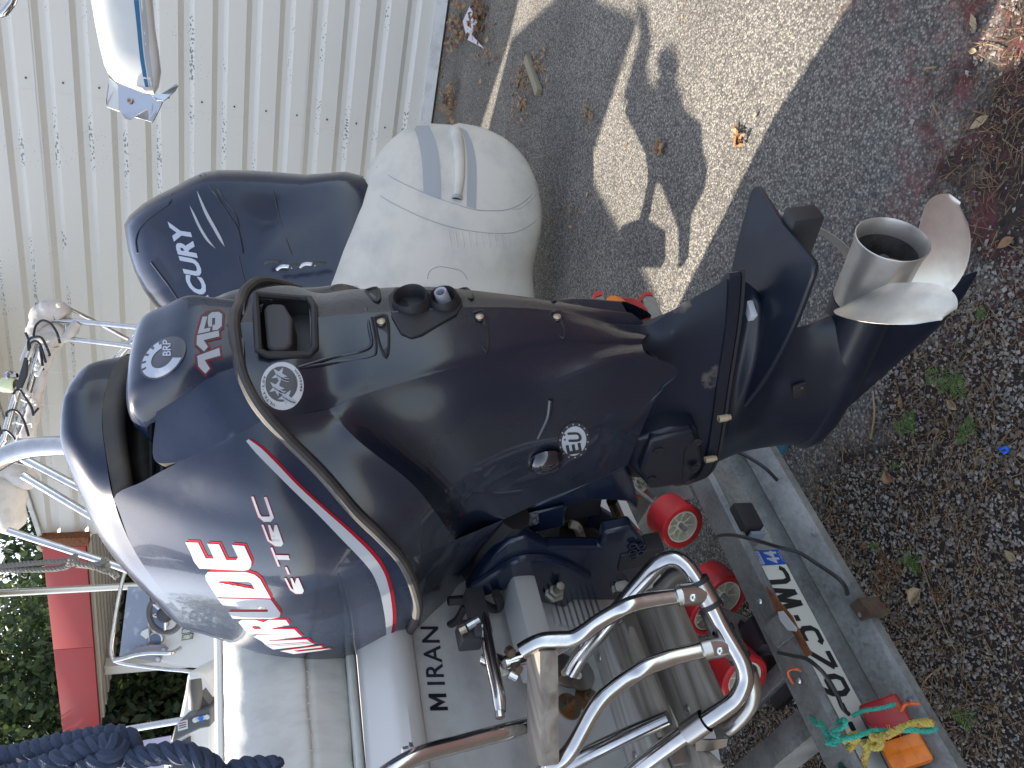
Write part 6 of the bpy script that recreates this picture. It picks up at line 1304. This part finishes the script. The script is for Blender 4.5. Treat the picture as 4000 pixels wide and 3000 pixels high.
# canvas bag and struts at the left
bag = thing('canvas_bundle', 'pale canvas bundle knotted to a steel strut at the top left of the black motor', 'canvas', dep(30, 1950, 2.4))
mb = MB(); tube(mb, [dep(-60, 1880, 2.4), dep(0, 1900, 2.4), dep(20, 1960, 2.4), dep(40, 2040, 2.4), dep(55, 2085, 2.4)], .06, 16, sub=8, r_fn=lambda t: .9*(1-t**4)+.12); o = ob('bundle', mb, M['clothd'], bag, sharp=70); dm = o.modifiers.new('d', 'DISPLACE'); t_ = bpy.data.textures.new('folds2', 'CLOUDS'); t_.noise_scale = .06; dm.texture = t_; dm.strength = .02
mb = MB(); tube(mb, [dep(0, 1840, 2.38), dep(50, 1845, 2.38), dep(100, 1875, 2.38), (dep(125, 1865, 2.38))], .028, 12, sub=8); o = ob('knot', mb, M['clothd'], bag, sharp=70); dm = o.modifiers.new('d', 'DISPLACE'); dm.texture = t_; dm.strength = .02
mb = MB(); A_, B_ = dep(60, 1810, 2.35), dep(160, 1832, 2.35); boxb(mb, (A_+B_)/2, (B_-A_, UP, FW), (np.linalg.norm(B_-A_)/2+.02, .006, .001)); ob('white_strap', mb, M['tie'], bag)
for pts, r, lab in ((((60, 1775), (102, 1796), (331, 1916), (520, 2015)), .0125, 'upper steel strut slanting from the arch tube to behind the cowl'), (((90, 1858), (120, 1874), (331, 2000), (520, 2110)), .0115, 'second steel strut slanting under the arch tube from the canvas knot'), (((40, 2074), (66, 2084), (404, 2193), (560, 2250)), .0105, 'thin steel strut crossing the red fascia below the canvas bundle')):
    mb = MB(); tube(mb, [dep(*p, 2.3) for p in pts], r, 12); tag(ob('steel_strut', mb, M['steel']), lab, 'strut')
# grey mooring rope
mb = MB(); rope(mb, [dep(-120, 2208, 2.2), dep(0, 2212, 2.2), dep(130, 2200, 2.2), dep(262, 2192, 2.2), dep(285, 2205, 2.19)], .0085, 30); rope(mb, [dep(-120, 2225, 2.2), dep(0, 2226, 2.2), dep(150, 2225, 2.2), dep(255, 2215, 2.2), dep(280, 2185, 2.19), dep(295, 2175, 2.2), dep(290, 2205, 2.18)], .0085, 30)
rope(mb, [dep(285, 2190, 2.18), dep(310, 2203, 2.18), dep(360, 2207, 2.18), dep(400, 2200, 2.18), dep(408, 2185, 2.19), dep(420, 2215, 2.18), dep(405, 2225, 2.18), dep(440, 2240, 2.18), dep(458, 2255, 2.18)], .0085, 30); rope(mb, [dep(300, 2207, 2.19), dep(360, 2214, 2.18), dep(410, 2230, 2.17)], .0075, 30)
tag(ob('mooring_rope', mb, M['grope']), 'frayed grey rope with a knot, hanging in front of the red fascia', 'rope')
# centre console of the boat behind
bt2 = hull_thing('motor_boat', 'white centre console boat behind, its helm with wheel and smoked screen above the cushion', 2.45, .50, 3.1, 8.2, .70, 1.15, .1)
dc_ = 4.6
def dB(x, y, d=dc_): return dep(*KB(x, y), d)
mb = MB(); prism(mb, [dB(*p) for p in ((575, 335), (600, 300), (1300, 300), (1300, 880), (860, 850), (690, 808), (560, 745))], FW*.35); con = ob('console', mb, M['gel'], bt2, sharp=30); bv = con.modifiers.new('b', 'BEVEL'); bv.width = .02; bv.segments = 3
mb = MB(); prism(mb, [dB(*p, dc_-.02) for p in ((412, 192), (345, 755), (575, 752), (585, 600), (600, 330), (560, 192))], FW*.006); ob('screen', mb, mat('scratched acrylic', (.20, .23, .30), .25, col2=(.45, .48, .52), noise_scale=14, mask=(.55, .8)), bt2)
mb = MB(); prism(mb, [dB(*p, dc_-.06) for p in ((360, 752), (420, 720), (500, 685), (600, 662), (710, 664), (742, 690), (700, 745), (672, 806), (560, 785), (430, 762))], FW*.006); wg = ob('side_screen', mb, mat('smoked side acrylic', (.22, .21, .24), .2), bt2)
for p in ((703, 705), (657, 778)): mb = MB(); lathe(mb, [(0, .014), (.004, .012), (.005, 0)], dB(*p, dc_-.07), -FW, 12); ob('screen_screw', mb, M['white'], wg)
mb = MB(); tube(mb, [dB(395, 60), dB(368, 150), dB(330, 330), dB(300, 520), dB(280, 660), dB(283, 730), dB(300, 775), dB(335, 800), dB(420, 818), dB(560, 838), dB(700, 855), dB(850, 868), dB(950, 880), dB(1000, 868), dB(1032, 838)], .0115, 12); ob('console_rail', mb, M['steel'], bt2)
mb = MB(); tube(mb, [dB(300, 790, 4.5), dB(380, 770, 4.5), dB(480, 742, 4.5), (dB(600, 727, 4.5)), dB(740, 728, 4.5), dB(800, 712, 4.52), dB(840, 684, 4.56)], .0115, 12); ob('grab_rail', mb, M['steel'], bt2)
wc = dB(715, 415, 4.4); wr = 158/2.07375/FPX*4.4; ww = MB(); U1, U2 = nrm(UP*.95+FW*.3), nrm(RT); ring_ = [wc+(U1*math.cos(a)+U2*math.sin(a)*.93)*wr for a in np.linspace(0, 2*math.pi, 37)]
tube(ww, ring_, .016, 10, sub=1, caps=False); wh = ob('steering_wheel', ww, mat('grey wheel rim', (.07, .065, .065), .5), bt2)
mb = MB()
for a in (2.6, .6, 4.7): tube(mb, [wc, wc+(U1*math.cos(a)+U2*math.sin(a)*.93)*wr], .008, 8)
ob('wheel_spoke', mb, M['steel'], wh); mb = MB(); lathe(mb, [(-.02, .045), (.01, .045), (.03, .03), (.032, 0)], wc, -FW, 20); ob('wheel_hub', mb, M['cellar'], wh)
for (x, y, r) in ((642, 612, .034), (660, 482, .05), (650, 385, .03)):
    mb = MB(); lathe(mb, [(-.02, r+.008), (.008, r+.008), (.010, r), (.004, r), (.004, 0)], dB(x, y, 4.58), -FW, 24); o = ob('gauge', mb, M['steel2'], con)
    mb = MB(); lathe(mb, [(.005, r*.97), (.0055, 0)], dB(x, y, 4.58), -FW, 24); ob('gauge_face', mb, mat('gauge face', (.10, .13, .2), .2), o)
mb = MB(); prism(mb, [dB(*p, 4.56) for p in ((515, 580), (525, 555), (550, 540), (580, 530), (582, 600), (560, 615), (545, 600))], FW*.03); ob('compass_bracket', mb, M['gel'], bt2)
for x0 in (0, 52):
    mb = MB(); prism(mb, [dB(*p, 4.55) for p in ((852+x0*.0, 582-x0), (945, 565-x0), (940, 612-x0), (848, 628-x0))], FW*.004); o = ob('helm_label', mb, M['cellar'], con)
    mb = MB(); prism(mb, [dB(*p, 4.545) for p in ((858, 587-x0), (938, 572-x0), (934, 608-x0), (854, 621-x0))], FW*.002); ob('label_face', mb, mat('label cream', (.42, .45, .36), .5, col2=(.10, .10, .09), noise_scale=90, mask=(.5, .6)), o)

# thick slate blue rope at the top left
KRp = cr(0, 2000, 1.659)
def dR(x, y, d): return dep(*KRp(x, y), d)
mb = MB(); rope(mb, [dR(-300, 1600, 1.25), dR(0, 1590, 1.25), dR(150, 1560, 1.25), dR(350, 1510, 1.24), dR(560, 1470, 1.23), dR(720, 1450, 1.22), dR(820, 1470, 1.21), dR(850, 1530, 1.21), dR(830, 1590, 1.21), dR(740, 1620, 1.22), dR(600, 1660, 1.24), dR(400, 1760, 1.26)], .0175, 17)
rope(mb, [dR(-200, 1760, 1.22), dR(150, 1690, 1.21), dR(350, 1620, 1.20), dR(520, 1550, 1.20), dR(660, 1510, 1.20), dR(760, 1520, 1.19), dR(720, 1590, 1.18), dR(620, 1640, 1.18), dR(420, 1740, 1.19)], .0175, 17)
rope(mb, [dR(820, 1600, 1.19), dR(900, 1590, 1.19), dR(1040, 1565, 1.19), dR(1180, 1560, 1.19), dR(1300, 1600, 1.19), dR(1400, 1680, 1.2), dR(1500, 1850, 1.2)], .0165, 17)
rope(mb, [dR(1380, 1760, 1.22), dR(1500, 1680, 1.22), dR(1600, 1650, 1.22), dR(1810, 1645, 1.22)], .0155, 17)
tag(ob('coiled_rope', mb, M['brope']), 'thick slate blue rope hanging in loops at the left above the cushion', 'rope')

# ---- unseen cloth sheets added above the view, cut to shade the yard
can = thing('awning', 'added canvas sheets out of view above the boats behind, shaped to shade the ground', 'awning', (-.4, 5.6, 3.2))
def shade_quad(pts, z):
    k = z/math.tan(R_(SUN_EL)); return [np.array([x+math.sin(R_(SUN_AZ))*k, y+math.cos(R_(SUN_AZ))*k, z]) for x, y in pts]
def T2(t, b): p = tbz(t, b, 0); return (p[0], p[1])
mb = MB(); prism(mb, shade_quad([T2(3.24, 1.68), T2(2.2, 1.68), T2(2.2, 3.6), T2(4.9, 3.6), T2(4.9, 1.70), T2(4.2, 1.15), T2(3.27, .95)], 3.45), EZ*.02); ob('shade_sheet', mb, M['cloth'], can)
mb = MB(); prism(mb, shade_quad([onz(*p)[:2] for p in ((1690, 800), (1830, 650), (1900, 430), (1990, 150), (2060, -150), (1740, -150), (1685, 460))], 3.75), EZ*.02); ob('shade_sheet', mb, M['cloth'], can)
mb = MB(); prism(mb, shade_quad([onz(*p)[:2] for p in ((2430, 390), (2470, 250), (2500, 150), (2488, 0), (2530, 60), (2545, 200), (2520, 250), (2535, 330), (2560, 340), (2580, 300), (2560, 240), (2590, 190), (2635, 200), (2650, 250), (2640, 320), (2670, 400), (2640, 430), (2560, 430), (2480, 420))], 3.45), EZ*.015); ob('shade_rag', mb, M['cloth'], can)  # added sheet, its ragged outline cut for the shadow it throws
for p in shade_quad([T2(2.3, 3.5), T2(4.7, 3.5)], 3.45): mb = MB(); cyl(mb, p*np.array([1, 1, 0]), p, .03); ob('shade_pole', mb, M['steel2'], can)

# ================================================================ DEBRIS ON THE GROUND
def leaf_obj(px, py, L, W, rot, m_, lab, curl=.25, lobes=0, group='dry leaves lying on the ground', z=0.006):
    c = onz(px, py, z); u = np.array([math.cos(rot), math.sin(rot), 0]); v_ = np.array([-math.sin(rot), math.cos(rot), 0]); vs, fs = [], []
    n, k = 9, 5
    for i in range(n):
        t = i/(n-1); w_ = W*(math.sin(math.pi*min(1, t*1.02)**.8)*(1+(.45*math.sin(t*lobes*math.pi)**2 if lobes else 0)))
        for j in range(k):
            s_ = (j/(k-1)*2-1); vs.append(c+u*(t-.5)*L+v_*s_*w_/2+EZ*(abs(s_)*curl*w_+curl*L*.35*(t-.4)**2*2+.002*random.random()))
    fs = [(i*k+j, i*k+j+1, (i+1)*k+j+1, (i+1)*k+j) for i in range(n-1) for j in range(k-1)]
    mb = MB(); mb.add(vs, fs); o = ob('dry_leaf', mb, M[m_], sharp=60); tag(o, lab, 'leaf', group); sd_ = o.modifiers.new('s', 'SOLIDIFY'); sd_.thickness = .0006; return o
for a in [(3825, 480, .085, .035, 1.9, 'drypale', 'long tan leaf lying alone on the reddish ground near the right edge', .2, 0),
          (3805, 85, .075, .022, .3, 'drypale', 'three-pointed tan leaf by the top right corner', .2, 3),
          (3800, 200, .04, .022, 1.2, 'drypale', 'small pale leaf below the three-pointed leaf', .3, 0),
          (3580, 2330, .085, .05, 2.6, 'drypale', 'large ragged yellow-brown leaf beside the brown fern', .4, 3),
          (3420, 2745, .055, .034, .4, 'dry', 'rounded brown leaf caught above the roped tail lamp', .2, 0),
          (2880, 520, .06, .04, 1.0, 'drypale', 'crumpled oak leaf on the sunny asphalt', .5, 4),
          (2952, 455, .04, .02, 2.3, 'drypale', 'narrow tan leaf just above the crumpled oak leaf', .4, 0),
          (2565, 585, .06, .035, .9, 'dry', 'dark curled leaf inside the long shadow in the middle of the asphalt', .5, 3),
          (2446, 568, .03, .016, .5, 'dry', 'tiny brown leaf in the sunlit diamond on the asphalt', .4, 0),
          (2293, 760, .045, .035, 2.2, 'drypale', 'flat pale leaf near the shaded corner beside the covered motor', .1, 0),
          (2140, 622, .03, .018, 1.5, 'fern', 'small green leaf right of the covered motor', .2, 0),
          (2648, 1038, .03, .02, .9, 'drypale', 'single tan leaf in the thin wedge of sunlight above the motor leg', .3, 0),
          (2110, 250, .075, .035, 1.3, 'dry', 'curled brown leaf leaning on the wood offcut', .7, 3),
          (2205, 25, .06, .025, 1.2, 'dry', 'brown leaf at the top edge right of the sunlit strip', .4, 0),
          (2300, 410, .055, .02, .2, 'dry', 'reddish leaf lying in the shade above the wood offcut', .4, 0),
          (2028, 405, .06, .05, 1.1, 'drypale', 'pale maple leaf below the wood offcut', .3, 4),
          (3525, 1570, .06, .022, .2, 'dry', 'folded brown leaf among the pale gravel near the ferns', .6, 0),
          (3720, 1580, .06, .03, .9, 'drypale', 'grey-white leaf lying right of the ferns', .3, 0),
          (3478, 1860, .06, .04, .7, 'dry', 'reddish curled leaf on the gravel below the ferns', .7, 3),
          (3930, 950, .07, .035, 2.0, 'dry', 'ribbed orange-brown leaf in the straw at the right edge', .3, 0),
          (3950, 2170, .055, .03, 1.0, 'drypale', 'pale leaf near the right edge level with the number plate', .3, 0),
          (3380, 2130, .045, .025, 2.0, 'dry', 'dark brown leaf close to the beam edge on the gravel', .3, 0)]:
    leaf_obj(a[0], a[1], a[2]*.62, a[3]*.62, *a[4:])
# offcut of wood
P1, P2 = onz(2058, 228, .02), onz(2105, 362, .02); mb = MB(); boxb(mb, (P1+P2)/2, (P2-P1, np.cross(P2-P1, EZ), EZ), (np.linalg.norm(P2-P1)/2, .022, .016), .003)
tag(ob('wood_offcut', mb, mat('offcut wood', (.24, .21, .15), .8, bump=.6, bump_scale=60)), 'short grey-yellow wood offcut lying among dry leaves on the sunlit asphalt', 'wood')
mb = MB(); rnd = random.Random(4); c_ = [onz(1838+dx, 25+dy, .02) for dx, dy in ((0, 0), (28, 60), (10, 110), (55, 165), (-12, 130), (-25, 60))]
mb.add([p+EZ*rnd.uniform(0, .03) for p in c_], [(0, 1, 2), (0, 2, 5), (5, 2, 4), (2, 3, 4)]); o = tag(ob('paper_scrap', mb, M['paper'], sharp=None), 'crumpled lilac-white paper scrap under the withered weeds by the wall', 'paper'); sd_ = o.modifiers.new('s', 'SOLIDIFY'); sd_.thickness = .001
mb = MB(); prism(mb, [onz(x, y, .012) for x, y in ((3020, 1722), (3060, 1712), (3082, 1735), (3060, 1775), (3035, 1765))], EZ*.01); tag(ob('plastic_scrap', mb, M['teal'], sharp=30), 'teal and blue plastic scrap on the gravel under the motor leg', 'plastic')
mb = MB(); tube(mb, [onz(3905, 1755, .01), onz(3925, 1748, .016), onz(3938, 1756, .01), onz(3925, 1768, .014), onz(3912, 1762, .01)], .0035, 6); tag(ob('string_scrap', mb, M['bluestring']), 'bright blue string scrap near the right edge', 'string')
# ferns
def fern(px, py, L, rot, m_, lab, fronds=2, seed=1):
    rnd = random.Random(seed); c = onz(px, py, 0); t = thing('fern', lab, 'fern', c, 'small ferns in the gravel')
    for f_ in range(fronds):
        a = rot+(f_-(fronds-1)/2)*.75+rnd.uniform(-.2, .2); d = np.array([math.cos(a), math.sin(a), 0]); n_ = np.array([-d[1], d[0], 0]); Lf = L*rnd.uniform(.75, 1.1); mb = MB(); N = 13
        P = [c+d*Lf*i/N+EZ*(.012+.05*math.sin(i/N*2.6)*Lf/.12) for i in range(N+1)]; tube(mb, P, .0009, 4, sub=1)
        for i in range(2, N+1):
            w_ = Lf*.27*math.sin(math.pi*(i/N)**.8*.93)+.003
            for s_ in (1, -1):
                q0 = P[i]; tip = q0+n_*s_*w_+d*w_*.35+EZ*-.004*rnd.random(); m1 = (q0+tip)/2
                mb.add([q0, m1+d*w_*.09, tip, m1-d*w_*.09], [(0, 1, 2, 3)])
                for k in (.35, .65):
                    qq = q0*(1-k)+tip*k; mb.add([qq, qq+d*w_*.17+n_*s_*w_*.05, qq+d*w_*.04+n_*s_*w_*.08], [(0, 1, 2)]); mb.add([qq, qq-d*w_*.15+n_*s_*w_*.05, qq+n_*s_*w_*.08], [(0, 1, 2)])
        ob('frond', mb, M[m_], t, sharp=None)
for a in [(3760, 1450, .12, 2.75, 'fern', 'largest bright green fern, right of the propeller tip', 3, 1), (3590, 1690, .085, .5, 'fern', 'bright green fern in the middle of the gravel patch', 3, 2), (3830, 1690, .07, 1.2, 'fern', 'green fern next to the blue string scrap', 3, 3),
          (3530, 2260, .12, 1.0, 'fernbrown', 'tall brown withered fern beside the ragged leaf', 4, 4), (3600, 2250, .10, .1, 'fern', 'dull green fern standing behind the withered fern', 2, 5), (3830, 2780, .09, 2.3, 'fern', 'yellow-green fern right of the roped tail lamp', 2, 6),
          (3450, 2155, .05, .6, 'fern', 'small curled green fern shoot near the beam', 2, 7), (3870, 1240, .04, .9, 'fern', 'tiny green fern above the largest fern', 2, 8), (3540, 1820, .05, 1.5, 'fern', 'two bright green blades below the middle fern', 1, 9), (3720, 2310, .08, 2.2, 'fernbrown', 'rust brown fern frond right of the ragged leaf', 2, 10)]:
    fern(a[0], a[1], a[2]*.62, *a[3:])
# withered weeds at the foot of the wall
for px, py, lab, sd_ in ((1800, 110, 'withered weeds with orange leaves at the foot of the wall, top centre', 11), (1890, 60, 'yellowing weed tangle beside the paper scrap', 12), (1775, 400, 'low dead weeds against the wall behind the covered motor', 13)):
    rnd = random.Random(sd_); c = onz(px, py, 0); t = thing('withered_weed', lab, 'weed', c, 'withered weeds along the wall'); mb = MB(); ms = MB()
    for k in range(70 if sd_ < 13 else 50):
        a = rnd.uniform(0, 6.28); r_ = rnd.uniform(.02, .20); p = c+np.array([math.cos(a)*r_, math.sin(a)*r_, rnd.uniform(.005, .10)]); L_ = rnd.uniform(.015, .035)
        u = nrm([rnd.gauss(0, 1), rnd.gauss(0, 1), rnd.gauss(0, .6)]); v_ = nrm(np.cross(u, [rnd.gauss(0, 1), rnd.gauss(0, 1), 1])); mb.add([p-u*L_, p+v_*L_*.6, p+u*L_, p-v_*L_*.6], [(0, 1, 2, 3)])
        if k % 3 == 0: tube(ms, [c+(p-c)*np.array([.3, .3, 0]), p], .0012, 4)
    ob('foliage', mb, M['dry' if sd_ != 12 else 'fernbrown'], t, sharp=None); ob('stem', ms, M['needle'], t)
# gravel: loose stones, denser on the boat side; straw and needles over the soil
rnd = random.Random(21)
def soil_edge(x): return max(1.42, min(2.2, 1.64-.85*x))
def in_view(p):
    v_ = p-CP; d = np.dot(v_, FW); X = 2000-np.dot(v_, UP)/d*FPX; Y = 1500-np.dot(v_, RT)/d*FPX; return -60 < X < 4060 and -60 < Y < 3060
sv, sf = [], []
octv = [(1, 0, 0), (-1, 0, 0), (0, 1, 0), (0, -1, 0), (0, 0, 1), (0, 0, -1)]; octf = [(0, 2, 4), (2, 1, 4), (1, 3, 4), (3, 0, 4), (2, 0, 5), (1, 2, 5), (3, 1, 5), (0, 3, 5)]
cnt = 0
while cnt < 17000:
    x = rnd.uniform(-1.9, 1.3); y = rnd.uniform(.85, 2.9); e = soil_edge(x)+.10*math.sin(x*9)+.06*math.sin(x*23+1)
    if y > e+.35: continue
    k = noise.noise(Vector((x*3.1, y*3.1, 0))); dens = (.85 if x < .35 and y > 1.22 else .40)+k*.7
    if y > e-.02: dens = .12*(1-(y-e)/.35)
    if x > .3: dens *= .4
    if rnd.random() > dens: continue
    p = np.array([x, y, 0]); 
    if not in_view(p): continue
    s_ = rnd.choice((.0024, .0030, .0037, .0046, .0056))*rnd.uniform(.7, 1.3)
    a = rnd.uniform(0, 6.28); ca, sa = math.cos(a), math.sin(a); k0 = len(sv); sc3 = (s_*rnd.uniform(.8, 1.4), s_*rnd.uniform(.6, 1.1), s_*rnd.uniform(.5, .9))
    for o_ in octv:
        q_ = [o_[i]*sc3[i]*rnd.uniform(.75, 1.2)+rnd.uniform(-.25, .25)*s_ for i in range(3)]; sv.append((x+q_[0]*ca-q_[1]*sa, y+q_[0]*sa+q_[1]*ca, s_*.45+q_[2]))
    sf += [tuple(i+k0 for i in f) for f in octf]; cnt += 1
mb = MB(); mb.v = sv; mb.f = sf; ob('gravel', mb, M['stone'], kind='stuff', sharp=None)
mb = MB(); cnt = 0
while cnt < 7500:
    x = rnd.uniform(-1.9, 1.3); y = rnd.uniform(.85, 2.7)
    if y > soil_edge(x)-.02+rnd.gauss(0, .06): continue
    if noise.noise(Vector((x*4, y*4, 5))) < rnd.uniform(-.7, .25): continue
    p = np.array([x, y, .004+rnd.random()*.010]); 
    if not in_view(p): continue
    a = rnd.uniform(0, 6.28); L_ = rnd.choice((.012, .018, .03, .05))*rnd.uniform(.6, 1.3); d = np.array([math.cos(a), math.sin(a), rnd.gauss(0, .12)]); w_ = np.array([-d[1], d[0], 0])*rnd.uniform(.0004, .0011)
    mb.add([p-d*L_/2-w_, p-d*L_/2+w_, p+d*L_/2+w_*.5, p+d*L_/2-w_*.5, p+EZ*.0015], [(0, 1, 4), (1, 2, 4), (2, 3, 4), (3, 0, 4)]); cnt += 1
ob('straw_litter', mb, M['needle'], kind='stuff', sharp=None)
mb = MB(); cnt = 0
while cnt < 900:   # crumbs of dry leaf along the wall foot and over the asphalt
    s_ = rnd.uniform(-1.6, 4.5); d_ = abs(rnd.gauss(0, .16)) if cnt < 620 else rnd.uniform(.1, 4.2); p = wl(s_, .006, .04+d_)
    if not in_view(p) or p[1] < 1.9: cnt += .2; continue
    a = rnd.uniform(0, 6.28); L_ = rnd.uniform(.006, .02) if cnt < 620 else rnd.uniform(.004, .009); u = np.array([math.cos(a), math.sin(a), rnd.gauss(0, .3)]); v_ = np.array([-u[1], u[0], rnd.gauss(0, .3)])*.5
    mb.add([p-u*L_, p+v_*L_, p+u*L_, p-v_*L_], [(0, 1, 2, 3)]); cnt += 1
for (cx_, cy_, n_, sg_) in ((2040, 290, 70, 28), (2100, 250, 50, 26), (2035, 400, 60, 30), (1820, 560, 60, 40), (1900, 160, 60, 45), (2880, 540, 30, 14), (2575, 580, 20, 12), (2300, 450, 25, 22), (2180, 900, 15, 50)):
    for _ in range(n_):
        p = onz(cx_+rnd.gauss(0, sg_*.7), cy_+rnd.gauss(0, sg_*1.3), .004+rnd.random()*.02); a = rnd.uniform(0, 6.28); L_ = rnd.uniform(.006, .024); u = np.array([math.cos(a), math.sin(a), rnd.gauss(0, .35)]); v_ = np.array([-u[1], u[0], rnd.gauss(0, .35)])*.45
        mb.add([p-u*L_, p+v_*L_, p+u*L_, p-v_*L_], [(0, 1, 2, 3)])
ob('leaf_litter', mb, M['dry'], kind='stuff', sharp=None)
for (pts, lab, r_) in ((((3600, 2200), (3650, 2350), (3700, 2480), (3735, 2545)), 'long straight straw stalk beside the ragged leaf', .0016), (((3410, 1540), (3415, 1620), (3400, 1715)), 'dry stick lying on the pale gravel', .0028), (((3590, 2710), (3620, 2650), (3680, 2600)), 'forked brown twig near the right of the roped lamp', .002), (((3610, 268), (3655, 262)), 'short pale stick on the reddish asphalt', .003), (((3640, 405), (3665, 455), (3683, 485)), 'thin bent twig on the dark soil near the top right', .0018), (((3780, 165), (3870, 175), (3920, 195)), 'thin straw stalk by the top right leaf', .0012)):
    mb = MB(); tube(mb, [onz(x, y, .008) for x, y in pts], r_, 6); tag(ob('twig', mb, mat('twig straw', (.26, .18, .10), .8)), lab, 'twig', 'twigs on the ground')
